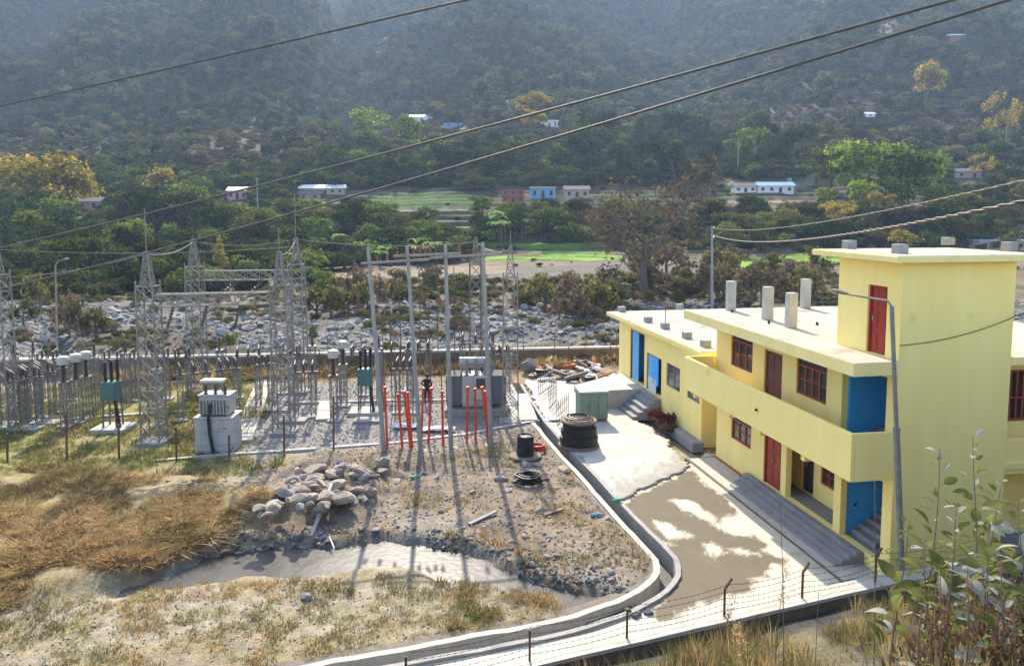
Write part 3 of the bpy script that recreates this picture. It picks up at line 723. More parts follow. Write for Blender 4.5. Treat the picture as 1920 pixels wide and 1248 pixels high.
# --- windows with frames, mullions and panes
def window(parent, x, u0, u1, z0, z1, cols, transom=True, name='window', wood='wood', **k):
    f = MB(); t = 0.07
    f.box(x, x + 0.1, u0, u1, z0, z0 + t).box(x, x + 0.1, u0, u1, z1 - t, z1).box(x, x + 0.1, u0, u0 + t, z0 + t, z1 - t).box(x, x + 0.1, u1 - t, u1, z0 + t, z1 - t)
    w_ = f.build(name, M[wood], parent, **k)
    zt = z1 - (z1 - z0) * 0.28 if transom else z1 - t
    m = MB()
    if transom: m.box(x - 0.004, x + 0.09, u0 + t, u1 - t, zt - 0.035, zt + 0.035)
    iw = (u1 - u0 - 2 * t) / cols
    for i in range(1, cols): m.box(x - 0.002, x + 0.095, u0 + t + iw * i - 0.045, u0 + t + iw * i + 0.045, z0 + t, zt - 0.036 if transom else z1 - t)
    zm = (z0 + t + zt) / 2
    for i in range(cols): m.box(x + 0.015, x + 0.075, u0 + t + iw * i + 0.046, u0 + t + iw * (i + 1) - 0.046, zm - 0.022, zm + 0.022)
    m.build('mullion', M[wood], w_)
    for i in range(cols):
        for a, b_ in ((z0 + t, zm - 0.024), (zm + 0.024, zt - 0.037)):
            MB().box(x + 0.04, x + 0.05, u0 + t + iw * i + 0.047, u0 + t + iw * (i + 1) - 0.047, a, b_).build('pane', M['glass'], w_)
        if transom: MB().box(x + 0.04, x + 0.05, u0 + t + iw * i + 0.01, u0 + t + iw * (i + 1) - 0.01, zt + 0.037, z1 - t - 0.001).build('pane', M['glass'], w_)
    return w_
window(bld, 0.05, 8.62, 10.5, 4.5, 6.0, 3); window(bld, 0.05, 3.5, 5.36, 4.5, 5.96, 4)
window(bld, 0.05, 8.55, 10.3, 1.4, 2.55, 3); window(bld, 1.05, 4.3, 5.2, 1.15, 2.1, 2, label='small red window inside the porch')
def pdoor(parent, x, u0, u1, z0, z1, m, leaves=1, **k):
    fr = MB().box(x, x + 0.12, u0, u0 + 0.07, z0, z1).box(x, x + 0.12, u1 - 0.07, u1, z0, z1).box(x, x + 0.12, u0 + 0.07, u1 - 0.07, z1 - 0.07, z1)
    d = MB(); iw = (u1 - u0 - 0.14) / leaves
    for i in range(leaves):
        a, b_ = u0 + 0.07 + iw * i + 0.006, u0 + 0.07 + iw * (i + 1) - 0.006
        d.box(x + 0.05, x + 0.09, a, b_, z0, z1 - 0.075)
        hh = (z1 - z0 - 0.1) / 3; nw = 2 if leaves == 1 else 1; pw = (b_ - a) / nw
        for j in range(3):
            for q in range(nw): d.box(x + 0.032, x + 0.05, a + pw * q + 0.09, a + pw * (q + 1) - 0.09, z0 + hh * j + 0.1, z0 + hh * (j + 1) - 0.02)
    do = d.build('door', M[m], parent, bevel=0.006, **k)
    fr.build('door_frame', M['wood'] if m != 'reddoor' else M['reddoor'], do)
    MB().box(x + 0.0, x + 0.05, u0 + (u1 - u0) * 0.5 - 0.01 if leaves == 2 else u1 - 0.2, u0 + (u1 - u0) * 0.5 + 0.05 if leaves == 2 else u1 - 0.14, z0 + 0.95, z0 + 1.12).build('handle', M['steel'], do)
    return do
pdoor(bld, 0.04, 6.22, 7.5, 0.47, 2.58, 'reddoor', 2, label='red panelled double door on the ground floor')
pdoor(bld, 0.06, 6.35, 7.66, 3.362, 5.68, 'darkdoor', 1, label='dull maroon door on the balcony')
pdoor(bld, 0.06, 0.62, 1.52, 6.702, 8.77, 'reddoor', 1, label='red door from the tower onto the roof')
pdoor(bld, 1.05, 5.65, 6.42, 0.48, 2.4, 'dark', 1, label='dark panel standing in for the unlit doorway inside the porch')  # near black leaf stands in for the shade of an open doorway
# --- tower roof, stub columns, main roof columns
tr_ = MB().box(-0.55, 4.6, -0.5, 3.75, 9.552, 9.73).build('tower_roof', M['cream'], bld, bevel=0.012)
MB().box(-0.50, 4.55, -0.45, 3.70, 9.732, 9.745).build('roof_topping', M['roofc'], tr_)
for px, py in ((1592, 466), (1687, 475), (1777, 459), (1892, 470)):
    p = gp(px, py, 9.745); d = p[:2] - BLD0; a, b_ = d @ BV, d @ BU
    MB().box(a - 0.17, a + 0.17, b_ - 0.17, b_ + 0.17, 9.747, 10.02).build('column_stub', M['concrete'], bld, bevel=0.015)
for a, b_, h in ((0.47, 11.6, 1.28), (0.58, 8.6, 1.32), (0.40, 6.54, 1.30), (4.09, 11.7, 1.30)):
    MB().box(a - 0.17, a + 0.17, b_ - 0.17, b_ + 0.17, 6.67, 6.67 + h).build('roof_column', M['concrete_pale'], bld, bevel=0.015)
for a, b_ in ((0.1, 7.6), (1.7, 6.9), (0.2, 10.9)): MB().lathe((a, b_, 6.669), [(0.05, 0), (0.05, 0.12)], 7).build('roof_pipe', M['black'], bld)
# --- wing to the right of the tower
wallmesh('wall', END(1.6), 3.745, 9.5, 0.0, 6.4, 0.2, [(4.6, 6.6, 4.2, 5.9), (4.15, 5.05, 0.3, 2.4)], M['yellow'], bld)
MB().box(3.745, 9.6, 0.3, 1.58, 3.0, 3.2).build('floor_slab', M['cream'], bld)
MB().box(3.745, 9.6, 0.2, 0.32, 3.0, 4.1).build('balcony_parapet', M['yellow'], bld, bevel=0.012)
MB().box(3.745, 9.8, 0.0, 8.3, 6.42, 6.67).build('roof', M['cream'], bld)
g = MB().box(4.6, 6.6, 1.66, 1.72, 4.2, 4.28).box(4.6, 6.6, 1.66, 1.72, 5.82, 5.9)
for i in range(9): g.box(4.6 + i * 0.243, 4.65 + i * 0.243, 1.66, 1.72, 4.28, 5.82)
g.box(4.6, 6.6, 1.645, 1.66, 4.95, 5.0).build('window_grille', M['wood'], bld)
MB().box(4.6, 6.6, 1.75, 1.76, 4.2, 5.9).build('pane', M['glass'], bld)
MB().box(4.15, 5.05, 1.66, 1.72, 0.3, 2.4).build('door', M['reddoor'], bld)
# --- steps, apron
MB().box(-1.25, -0.003, 0.3, 11.75, -0.1, 0.075).build('apron', M['concrete_pale'], bld)
MB().box(-1.33, -1.253, -1.0, 12.0, -0.14, 0.03).build('apron_shadow_strip', M['wallface'], bld)  # dark strip put in for the shadow gap along the apron
MB().box(-1.25, -0.02, -0.9, 0.298, -0.1, 0.06).build('apron', M['step'], bld)
for i in range(4):
    MB().box(-1.0 + i * 0.24, -1.0 + (i + 1) * 0.24 - 0.002, 1.15, 8.3 + 0.1 * i, 0.0, 0.14 + 0.105 * i).build('step', M['step'], bld, bevel=0.01)
MB().box(-0.05, -0.004, 8.7, 11.7, 0.08, 0.16).build('skirting', M['orange'], bld)
for p, q in (((1.4, -0.012, 5.6), (3.4, -0.012, 6.8)),): pass

# ================================================================== the annex beyond
ax = bthing('annex_building', 'single storey yellow annex with a flat roof and blue doors beyond the main building', 'building')
wallmesh('wall', FAC(0.0), 13.3, 25.5, 0.0, 4.48, 0.2, [(21.0, 23.4, 1.15, 4.1), (18.4, 20.6, 1.15, 3.2), (15.9, 17.7, 2.0, 3.2), (13.55, 15.0, 2.0, 3.2)], M['yellow'], ax)
wallmesh('wall', END(13.302), 0.202, 9.0, 0.0, 4.48, 0.2, [], M['yellow'], ax)
wallmesh('wall', END(25.3), 0.202, 9.0, 0.0, 4.48, 0.2, [], M['yellow'], ax)
MB().box(8.8, 9.0, 13.51, 25.29, 0.0, 4.48).build('wall', M['yellow'], ax)
MB().box(4.0, 4.1, 13.51, 25.29, 2.4, 4.47).build('inner_wall', M['cream'], ax)
MB().box(4.0, 4.1, 13.51, 25.29, 1.12, 2.4).build('inner_wall', M['blue'], ax, label='blue lower half of the inner wall')
MB().box(0.21, 4.0, 20.75, 20.9, 1.12, 4.47).build('inner_wall', M['blue'], ax)
MB().box(0.205, 8.7, 13.51, 25.29, 1.0, 1.12).build('floor_slab', M['step'], ax)
ar = MB().box(-0.48, 9.4, 12.45, 26.6, 4.482, 4.70).build('roof', M['roofc'], ax, bevel=0.01)
MB().box(-0.50, -0.482, 12.43, 26.62, 4.47, 4.68).box(-0.482, 9.0, 12.43, 12.448, 4.47, 4.68).build('fascia', M['yellow'], ar)
MB().box(-0.4, -0.02, 12.5, 15.0, 4.25, 4.47).build('roof_beam', M['yellow'], ax)
MB().box(0.3, 1.4, 23.25, 23.33, 1.16, 4.02).build('door', M['lightblue'], ax, label='light blue door leaf standing open')
MB().box(0.1, 0.15, 22.25, 23.3, 1.16, 4.02).build('door', M['lightblue'], ax, label='light blue door leaf half closed')
fr = MB()
for a, b_, z1 in ((21.0, 23.4, 4.1), (18.4, 20.6, 3.2)):
    fr.box(0.03, 0.16, a, a + 0.07, 1.15, z1).box(0.03, 0.16, b_ - 0.07, b_, 1.15, z1).box(0.03, 0.16, a + 0.07, b_ - 0.07, z1 - 0.07, z1)
fr.build('door_frame', M['wood'], ax)
MB().box(0.06, 0.1, 19.9, 20.52, 1.16, 3.12).build('door', M['lightblue'], ax)
MB().box(0.05, 0.09, 19.0, 19.85, 1.6, 3.12).build('door', M['blue'], ax)
MB().box(0.05, 0.08, 19.3, 20.5, 1.16, 1.9).build('door_panel', M['whitewall'], ax)
for a, b_ in ((15.9, 17.7), (13.55, 15.0)):
    f = MB().box(0.05, 0.12, a, a + 0.05, 2.0, 3.2).box(0.05, 0.12, b_ - 0.05, b_, 2.0, 3.2).box(0.05, 0.12, a + 0.05, b_ - 0.05, 2.0, 2.05).box(0.05, 0.12, a + 0.05, b_ - 0.05, 3.15, 3.2).box(0.05, 0.12, (a + b_) / 2 - 0.03, (a + b_) / 2 + 0.03, 2.05, 3.15)
    w_ = f.build('window', M['steel'], ax)
    MB().box(0.075, 0.085, a + 0.052, (a + b_) / 2 - 0.032, 2.052, 3.148).build('pane', M['glass'], w_)
    MB().box(0.075, 0.085, (a + b_) / 2 + 0.032, b_ - 0.052, 2.052, 3.148).build('pane', M['glass'], w_)
for px, py in ((1166, 584), (1274, 579), (1215, 604), (1247, 616), (1288, 634), (1323, 650)):
    p = gp(px, py, 4.7); d = p[:2] - BLD0; a, b_ = d @ BV, d @ BU
    s = MB().box(a - 0.2, a + 0.2, b_ - 0.2, b_ + 0.2, 4.702, 5.02).build('column_stub', M['concrete'], ax, bevel=0.015)
    if px == 1247: MB().tube([(a, b_, 5.02), (a, b_, 6.0)], 0.025, 5).build('starter_bar', M['rust'], s)
MB().box(-0.55, -0.004, 13.0, 17.8, -0.1, 0.34).build('plinth_ledge', M['step'], ax)
for i in range(5): MB().box(-1.6 + 0.3 * i, -1.6 + 0.3 * (i + 1) - 0.002, 18.3, 20.6, 0.0, 0.22 * (i + 1)).build('step', M['step'], ax)
rmp = MB(); rmp.add([(-3.0, 20.7, 0.05), (-0.004, 20.7, 0.05), (-0.004, 25.0, 0.05), (-3.0, 25.0, 0.05), (-2.2, 20.7, 1.1), (-0.004, 20.7, 1.12), (-0.004, 24.9, 1.12), (-3.0, 25.0, 0.45)],
                    [(3, 2, 1, 0), (4, 5, 6, 7), (0, 1, 5, 4), (1, 2, 6, 5), (2, 3, 7, 6), (3, 0, 4, 7)])
rmp.build('ramp', M['concrete_pale'], ax)
# planting bed in front of the annex is made with the plants

# ================================================================== lamp post by the tower, with its dangling wire
b0 = at(1695, 1076, 21.15); top = at(1672, 574, 21.25); end = at(1592, 552, 22.6); b0[2] = 0.0
lp = thing('street_lamp', 'tall grey steel street lamp with one arm in front of the tower', 'street lamp', b0)
L = lambda p: np.asarray(p) - b0
mid = L(b0 * 0.42 + top * 0.58)
MB().tube([(0, 0, -0.1), mid * 0.5, mid], 0.085, 10, 0.085).tube([mid, L(top)], 0.06, 10).lathe(mid - np.array([0, 0, 0.06]), [(0.1, 0), (0.1, 0.12)], 10).build('pole', M['steel'], lp, smooth=False)
MB().tube([L(top), L(top * 0.9 + end * 0.1) + np.array([0, 0, 0.12]), L(end)], 0.032, 7).build('arm', M['steel'], lp)
dv = L(end) - L(top); dv = dv / np.linalg.norm(dv)
hd = MB(); sdv = np.cross(dv, [0, 0, 1]); sdv /= np.linalg.norm(sdv); e0 = L(end)
prof = [(0.0, 0.05), (0.15, 0.10), (0.4, 0.13), (0.62, 0.09), (0.68, 0.04)]
V = []; F = []
for s_, w_ in prof:
    for a, b_ in ((-1, -0.3), (1, -0.3), (0.7, 0.5), (-0.7, 0.5)): V.append(e0 + dv * s_ + sdv * a * w_ + np.array([0, 0, b_ * w_]))
for i in range(len(prof) - 1):
    for k_ in range(4): F.append((4 * i + k_, 4 * i + (k_ + 1) % 4, 4 * i + 4 + (k_ + 1) % 4, 4 * i + 4 + k_))
F += [(3, 2, 1, 0), (16, 17, 18, 19)]
hd.add(V, F).build('lamp_head', M['steel_dull'], lp, bevel=0.01)
def cable(name, pts, r, m, label, cat='cable', group=None, n=6, twist=None, sag=0.0, seg=40):
    p, q = np.asarray(pts[0], float), np.asarray(pts[-1], float)
    if len(pts) == 2:
        P = [p + (q - p) * t - np.array([0, 0, sag * 4 * t * (1 - t)]) for t in np.linspace(0, 1, seg)]
    else: P = [np.asarray(x, float) for x in pts]
    b = MB()
    if twist:
        L_ = np.linalg.norm(q - p); d, s_, t_ = orth(q - p); N = int(L_ / twist * 6)
        P = [p + (q - p) * t - np.array([0, 0, sag * 4 * t * (1 - t)]) for t in np.linspace(0, 1, N)]
        for ph in (0, math.pi):
            b.tube([x + (s_ * math.cos(i * math.pi / 3 + ph) + t_ * math.sin(i * math.pi / 3 + ph)) * r for i, x in enumerate(P)], r, 4)
    else: b.tube(P, r, n)
    return b.build(name, m, label=label, cat=cat, group=group, smooth=True)
pw = bl(0.35, -0.03, 0); 
cable('wire', [bl(-0.02, -0.05, 7.15), bl(4.6, -0.15, 8.3)], 0.012, M['black'], 'thin drooping wire across the plain wall of the stair tower', 'wire', sag=0.25)
# ================================================================== switchyard
def truss(b, p0, p1, p2, p3, n, r=0.02):
    """x bracing between two lines p0->p1 and p2->p3"""
    A = [np.asarray(p0) + (np.asarray(p1) - p0) * i / n for i in range(n + 1)]; B_ = [np.asarray(p2) + (np.asarray(p3) - p2) * i / n for i in range(n + 1)]
    for i in range(n):
        b.bar(A[i], B_[i + 1], r); b.bar(B_[i], A[i + 1], r); b.bar(A[i + 1], B_[i + 1], r)
def tower(parent, x, y, h, wd=0.8, spike=0.0, peak=1.6, m='steel', loc=True):
    """lattice column with a pointed head; origin at the parent's base"""
    h0 = h - peak; a, t = wd / 2 * 1.12, wd / 2
    cs = ((-1, -1), (1, -1), (1, 1), (-1, 1))
    br = MB(); nseg = 9
    bot = [np.array([x + i * a, y + j * a, 0.15]) for i, j in cs]; top_ = [np.array([x + i * t, y + j * t, h0]) for i, j in cs]
    pk = [np.array([x + i * t * 0.18, y + j * t * 0.18, h]) for i, j in cs]
    tb_ = [np.array([x + i * t * 0.62, y + j * t * 0.62, h0]) for i, j in cs]
    for k in range(4):
        truss(br, bot[k], top_[k], bot[(k + 1) % 4], top_[(k + 1) % 4], nseg, 0.028)
        truss(br, tb_[k], pk[k], tb_[(k + 1) % 4], pk[(k + 1) % 4], 3, 0.026)
        br.bar(tb_[k], pk[k], 0.055); br.bar(top_[k], top_[(k + 1) % 4], 0.05)
    o = br.build('tower', M[m], parent, kind='stuff')
    for k in range(4): MB().bar(bot[k], top_[k] + np.array([0, 0, 0.25]), 0.06).build('leg', M[m], o)
    if spike: MB().tube([(x, y, h - 0.2), (x, y, h + spike)], 0.022, 5).build('spike', M[m], o)
    MB().box(x - a - 0.15, x + a + 0.15, y - a - 0.15, y + a + 0.15, -0.2, 0.16).build('footing', M['concrete'], o, bevel=0.02)
    return o
def beam(parent, p, q, s=0.55, m='steel'):
    p, q = np.asarray(p, float), np.asarray(q, float); d, n_, u_ = orth(q - p)
    cs = [(-1, 0), (1, 0), (1, 1), (-1, 1)]; P = [p + n_ * i * s / 2 + np.array([0, 0, 1]) * j * s for i, j in cs]; Q = [x + (q - p) for x in P]
    b = MB(); n = int(np.linalg.norm(q - p) / 0.75)
    for k in range(4): truss(b, P[k], Q[k], P[(k + 1) % 4], Q[(k + 1) % 4], n, 0.032)
    o = b.build('beam', M[m], parent, kind='stuff')
    for k in range(4): MB().bar(P[k], Q[k], 0.065).build('chord', M[m], o)
    return o
def string_insulator(b, p, q, r=0.09, n=7):
    p, q = np.asarray(p, float), np.asarray(q, float)
    b.sheds(p, r, np.linalg.norm(q - p), n, 8, q - p)
B0, D0 = gp(290, 830), gp(533, 812); C0, E0 = at(372, 700, 45.5), at(561, 700, 46.0); C0[2] = E0[2] = 0
fg = thing('front_gantry', 'steel lattice gantry nearest the fence, two pointed columns joined by a beam', 'gantry', B0, 0, 'lattice gantries')
d = D0 - B0
tower(fg, 0, 0, 9.1, 0.78, 2.0); tower(fg, d[0], d[1], 9.0, 0.78, 1.2)
beam(fg, (0.4, 0.02, 6.55), (d[0] - 0.4, d[1], 6.5))
for t in (0.2, 0.45, 0.7):
    si = MB(); string_insulator(si, (d[0] * t, d[1] * t - 0.3, 6.5), (d[0] * t - 0.1, d[1] * t - 0.75, 5.6)); si.build('insulator', M['ceramic'], fg)
bg = thing('rear_gantry', 'steel lattice gantry behind the first one, its beam a little higher in view', 'gantry', C0, 0, 'lattice gantries')
d = E0 - C0
tower(bg, 0, 0, 9.3, 0.8, 0.3); tower(bg, d[0], d[1], 9.4, 0.8, 2.6)
beam(bg, (0.4, 0.02, 6.9), (d[0] - 0.4, d[1], 6.9))
for t in (0.42, 0.68):
    si = MB(); string_insulator(si, (d[0] * t, d[1] * t - 0.3, 6.9), (d[0] * t - 0.8, d[1] * t - 0.9, 5.9), 0.12); si.build('insulator', M['ceramic'], bg)
for px, py, Y, h, lab, sp in ((10, 800, None, 9.4, 'lattice steel mast at the far left end of the switchyard', 0), (893, 0, 46.5, 9.4, 'lattice steel mast standing behind the grey power transformer', 0),
                              (957, 792, None, 9.2, 'lattice steel mast at the end of the red pipes beside the drain', 0.8)):
    p = gp(px, py) if Y is None else at(px, 700, Y); p[2] = 0
    t_ = thing('lattice_mast', lab, 'mast', p, 0, 'lattice masts'); tower(t_, 0, 0, h, 0.85 if px < 20 else 0.72, sp)
# --- concrete poles and the board arms across them
PP = []
for i, (tx, ty, bx_, by_, lab) in enumerate(((690, 463, 721, 853, 'concrete pole nearest the rubble heap, first of the row of four carrying the arms'), (763, 461, 789, 846, 'second concrete pole of the row, between the two left groups of red pipes'),
                                              (835, 458, 846, 842, 'third concrete pole of the row, standing left of the grey power transformer'), (905, 454, 921, 836, 'last concrete pole of the row, standing in the right group of red pipes'))):
    b = gp(bx_, by_); t = at(tx, ty, b[1])
    o = thing('concrete_pole', lab, 'pole', b, 0, 'concrete poles with cross arms'); PP.append((b, t))
    MB().tube([(0, 0, -0.2), t - b], 0.115, 8, 0.075).build('shaft', M['concrete'], o)
    MB().box(-0.3, 0.3, -0.3, 0.3, -0.1, 0.06).build('footing', M['concrete'], o, bevel=0.03)
    MB().tube([(t - b) * 0.93 + np.array([-0.13, 0, 0]), (t - b) * 0.93 + np.array([0.13, 0, 0])], 0.03, 6).build('clamp', M['rust'], o)
def on(i, f): return PP[i][0] + (PP[i][1] - PP[i][0]) * f
for k, (i, j, f0, f1, e0, e1) in enumerate(((0, 1, 0.925, 0.93, -0.35, 1.0), (1, 2, 0.955, 0.955, -0.6, 0.7), (2, 3, 0.94, 0.94, -0.7, 0.9))):
    a, b = on(i, f0), on(j, f1); dd = (b - a) / np.linalg.norm(b - a)
    a, b = a + dd * e0 + np.array([0, -0.13 - 0.08 * (k == 1), 0]), b + dd * e1 + np.array([0, -0.13 - 0.08 * (k == 1), 0])
    MB().bar(a, b, 0.06, 0.10).build('cross_arm', M['steel'], label=('grey steel cross arm between the first and second concrete poles', 'grey steel cross arm between the second and third concrete poles', 'grey steel cross arm between the third and last concrete poles')[k], cat='cross arm', group='cross arms on the concrete poles')
# red insulator strings standing above the arms
rs = np.random.default_rng(3)
for k, (px, py) in enumerate(((708, 484), (726, 482), (745, 476), (776, 470), (786, 466), (797, 470), (806, 468), (862, 466), (887, 472))):
    p = at(px, py, 36.0); b = MB()
    s = 0.13 + 0.06 * rs.random()
    b.sheds(p - np.array([0, 0, s]), 0.075, 2 * s, 4, 7, (0.1 * rs.normal(), 0.1, 1)); b.tube([p - np.array([0, 0, s]), (p[0], p[1], on(1, 0.93)[2] - 0.05)], 0.018, 4)
    b.build('pin_insulator', M['brick'], label='small red brown pin insulator standing on a cross arm', cat='insulator', group='pin insulators on the cross arms', smooth=True)
# --- red pipes
RP = [(721.5, 727, 726.5, 844), (746, 740, 755, 840), (758, 735, 770.5, 841), (764, 737, 773, 839), (793.5, 729, 789, 837), (808.5, 729, 803, 834), (829, 735, 831, 837), (877, 727, 875, 834), (891, 730, 892, 834), (904, 727, 917, 834), (909, 735, 919, 832)]
RL = ['red pipe leaning alone beside the first concrete pole', 'red pipe leaning left of a close pair', 'red pipe leaning, left one of a close pair', 'red pipe leaning, right one of a close pair', 'red pipe to the left of the standing person', 'red pipe to the right of the standing person',
      'single upright red pipe beside the third concrete pole', 'leftmost red pipe in front of the grey power transformer', 'upright middle red pipe in front of the grey power transformer', 'red pipe leaning beside the last concrete pole, longer one of the two', 'red pipe leaning beside the last concrete pole, shorter one of the two']
for q, lab in zip(RP, RL):
    b = gp(q[2], q[3]); t = at(q[0], q[1], b[1])
    o = thing('red_pipe', lab, 'pipe', b, 0, 'red pipes standing in the switchyard')
    MB().tube([(0, 0, -0.1), t - b], 0.058, 10).build('pipe', M['redpipe'], o, smooth=False)
    MB().lathe(t - b, [(0.1, -0.03), (0.1, 0.05), (0.06, 0.07)], 9, t - b).build('cap', M['redpipe'], o)
# --- thin rusty rods hanging or standing behind the poles
for k, (px, py0, py1, Y) in enumerate(((716, 585, 770, 41), (731, 580, 770, 41), (748, 505, 700, 42), (786, 505, 690, 42), (803, 500, 705, 43), (819, 510, 700, 41), (851, 500, 690, 42), (865, 520, 700, 43), (880, 470, 700, 44), (901, 470, 720, 42), (715, 700, 770, 39), (827, 700, 760, 38), (741, 700, 745, 39), (851, 690, 740, 40))):
    p = at(px, py0, Y); q = p.copy(); q[2] = max(0.0, at(px, py1, Y)[2]); q[0] = at(px + (960 - px) * 0.02, py1, Y)[0]
    MB().tube([q, p], 0.026, 5).build('steel_rod', M['rust'], label='thin rusty steel rod standing upright among the concrete poles', cat='rod', group='thin rods among the concrete poles')
# --- apparatus builders
def lattice_post(parent, x, y, h, w_=0.34, m='steel', name='support'):
    b = MB(); a = w_ / 2; cs = ((-a, -a), (a, -a), (a, a), (-a, a)); n = max(3, int(h / 0.45))
    for k in range(4):
        p, q = cs[k], cs[(k + 1) % 4]
        truss(b, np.array([x + p[0], y + p[1], 0.1]), np.array([x + p[0], y + p[1], h]), np.array([x + q[0], y + q[1], 0.1]), np.array([x + q[0], y + q[1], h]), n, 0.017)
        b.bar((x + p[0], y + p[1], 0.0), (x + p[0], y + p[1], h), 0.038)
    b.box(x - a - 0.06, x + a + 0.06, y - a - 0.06, y + a + 0.06, h + 0.001, h + 0.04)
    return b.build(name, M[m], parent, kind='stuff')
def ct(p, label, h=2.3, group='instrument transformers on lattice posts', ins='ceramic'):
    o = thing('instrument_transformer', label, 'instrument transformer', p, 0, group)
    lattice_post(o, 0, 0, h)
    MB().box(-0.35, 0.35, -0.35, 0.35, -0.1, 0.12).build('footing', M['concrete'], o, bevel=0.02)
    MB().sheds((0, 0, h + 0.05), 0.17, 0.85, 7, 10).build('insulator', M[ins], o, smooth=True)
    MB().lathe((0, 0, h + 0.9), [(0.12, 0), (0.27, 0.05), (0.29, 0.38), (0.24, 0.44), (0.08, 0.48)], 12).build('head', M['whitepaint'], o)
    MB().box(-0.38, 0.38, -0.04, 0.04, h + 1.08, h + 1.15).build('terminal', M['steel'], o)
    return o
def vcb(p, label, sc=1.0):
    o = thing('circuit_breaker', label, 'circuit breaker', p, 0, 'outdoor circuit breakers', sc)
    MB().box(-0.85, 0.85, -0.75, 0.75, -0.2, 0.22).build('plinth', M['concrete_pale'], o, bevel=0.02)
    for sx in (-0.3, 0.3):
        for sy in (-0.3, 0.3): MB().bar((sx * 1.1, sy * 1.1, 0.2), (sx, sy, 1.6), 0.07).build('leg', M['steel_dull'], o)
    MB().bar((0.5, -0.35, 0.2), (0.32, -0.34, 1.6), 0.12).build('cable_duct', M['black'], o)
    bx_ = MB().box(-0.36, 0.36, -0.36, 0.36, 1.6, 2.5).build('cabinet', M['vcbgreen'], o, bevel=0.02)
    MB().box(-0.3, 0.3, -0.385, -0.365, 1.68, 2.42).build('cabinet_door', M['vcbgreen'], bx_, bevel=0.008)
    MB().box(0.18, 0.24, -0.41, -0.388, 2.0, 2.14).build('handle', M['steel'], bx_)
    for k, sx in enumerate((-0.22, 0.03, 0.28)):
        MB().sheds((sx, 0.12 * (k - 1), 2.52), 0.12, 1.0 + 0.06 * k, 8, 9).build('insulator', M['black'], o, smooth=True)
    return o
def isolator(p, label, h=2.4, rz=0.0, w_=1.5, sc=1.0, ins='ceramic'):
    o = thing('isolator_switch', label, 'isolator', p, rz, 'isolator switches on steel frames', sc)
    for sx in (-w_ / 2, w_ / 2):
        lattice_post(o, sx, 0, h, 0.26)
        MB().box(sx - 0.3, sx + 0.3, -0.3, 0.3, -0.1, 0.1).build('footing', M['concrete'], o, bevel=0.02)
    MB().bar((-w_ / 2 - 0.3, 0, h + 0.10), (w_ / 2 + 0.3, 0, h + 0.10), 0.1).build('crossbar', M['steel'], o)
    for sx in (-w_ / 2, 0, w_ / 2):
        for sy in (-0.32, 0.32):
            MB().sheds((sx, sy, h + 0.16), 0.09, 0.45, 5, 8).build('insulator', M[ins], o, smooth=True)
        MB().bar((sx, -0.36, h + 0.16), (sx, 0.36, h + 0.16), 0.06).build('base_channel', M['steel'], o)
        MB().bar((sx, -0.4, h + 0.63), (sx, 0.4, h + 0.70), 0.045).build('blade', M['steel'], o)
    MB().tube([(w_ / 2 + 0.2, -0.1, 0.8), (w_ / 2 + 0.2, -0.1, h + 0.1)], 0.025, 6).build('operating_rod', M['steel'], o)
    return o
def G(px, py):
    p = gp(px, py); return p
for px, py, lab in ((124, 800, 'instrument transformer with a white head, nearest the fence of a row of three'), (147, 793, 'instrument transformer with a white head, middle one of a row of three'), (166, 786, 'instrument transformer with a white head, farthest of a row of three')):
    ct(G(px, py), lab)
ct(G(627, 790), 'lone instrument transformer on a lattice post on the ballast', 2.45)
ct(G(645, 762), 'instrument transformer standing just behind the lone one on the ballast', 2.4)
vcb(G(213, 806), 'sea green circuit breaker box with three black insulators on the grass')
vcb(G(686, 775), 'sea green circuit breaker beside the first concrete pole on the ballast')
for px, py, lab, rz, w_ in ((22, 800, 'isolator switch on steel frame beside the leftmost lattice mast', 0.9, 1.2), (50, 800, 'isolator switch on steel frame, second along the left row', 0.9, 1.2), (76, 788, 'isolator switch on steel frame, third along the left row', 0.9, 1.2), (98, 778, 'isolator switch on steel frame, last of the left row', 0.9, 1.2),
                         (572, 783, 'isolator switch with clustered insulators beside the rear right gantry column', 0.2, 0.9), (758, 775, 'isolator switch with white insulators behind the left group of red pipes', 0.0, 0.7), (497, 765, 'isolator switch on the walkway side of the gantry column', 0.6, 0.7),
                         (892, 748, 'isolator switch on tall frame above the grey power transformer', 0.0, 1.5), (365, 786, 'isolator switch just behind the small plinth transformer', 0.5, 1.3), (430, 776, 'isolator switch between the plinth transformer and the pale walkway', 0.5, 0.8),
                         (108, 752, 'isolator switch far back behind the left row', 0.2, 1.6), (228, 752, 'isolator switch far back behind the breaker box', 0.1, 1.4), (335, 748, 'isolator switch far back behind the left gantry column', 0.1, 1.2), (468, 745, 'isolator switch far back beside the pale walkway', 0.3, 1.2), (662, 742, 'isolator switch far back between the transformer heads and the second breaker box', 0.0, 1.3), (735, 735, 'isolator switch far back behind the first concrete pole', 0.1, 1.1), (785, 730, 'isolator switch far back behind the standing person', 0.0, 1.2), (938, 740, 'isolator switch right beside the mast near the drain', 0.2, 0.9), (546, 738, 'isolator switch inside the right ends of both gantries', 0.0, 1.0)):
    isolator(G(px, py), lab, 2.35 if px != 892 else 3.2, rz, w_)
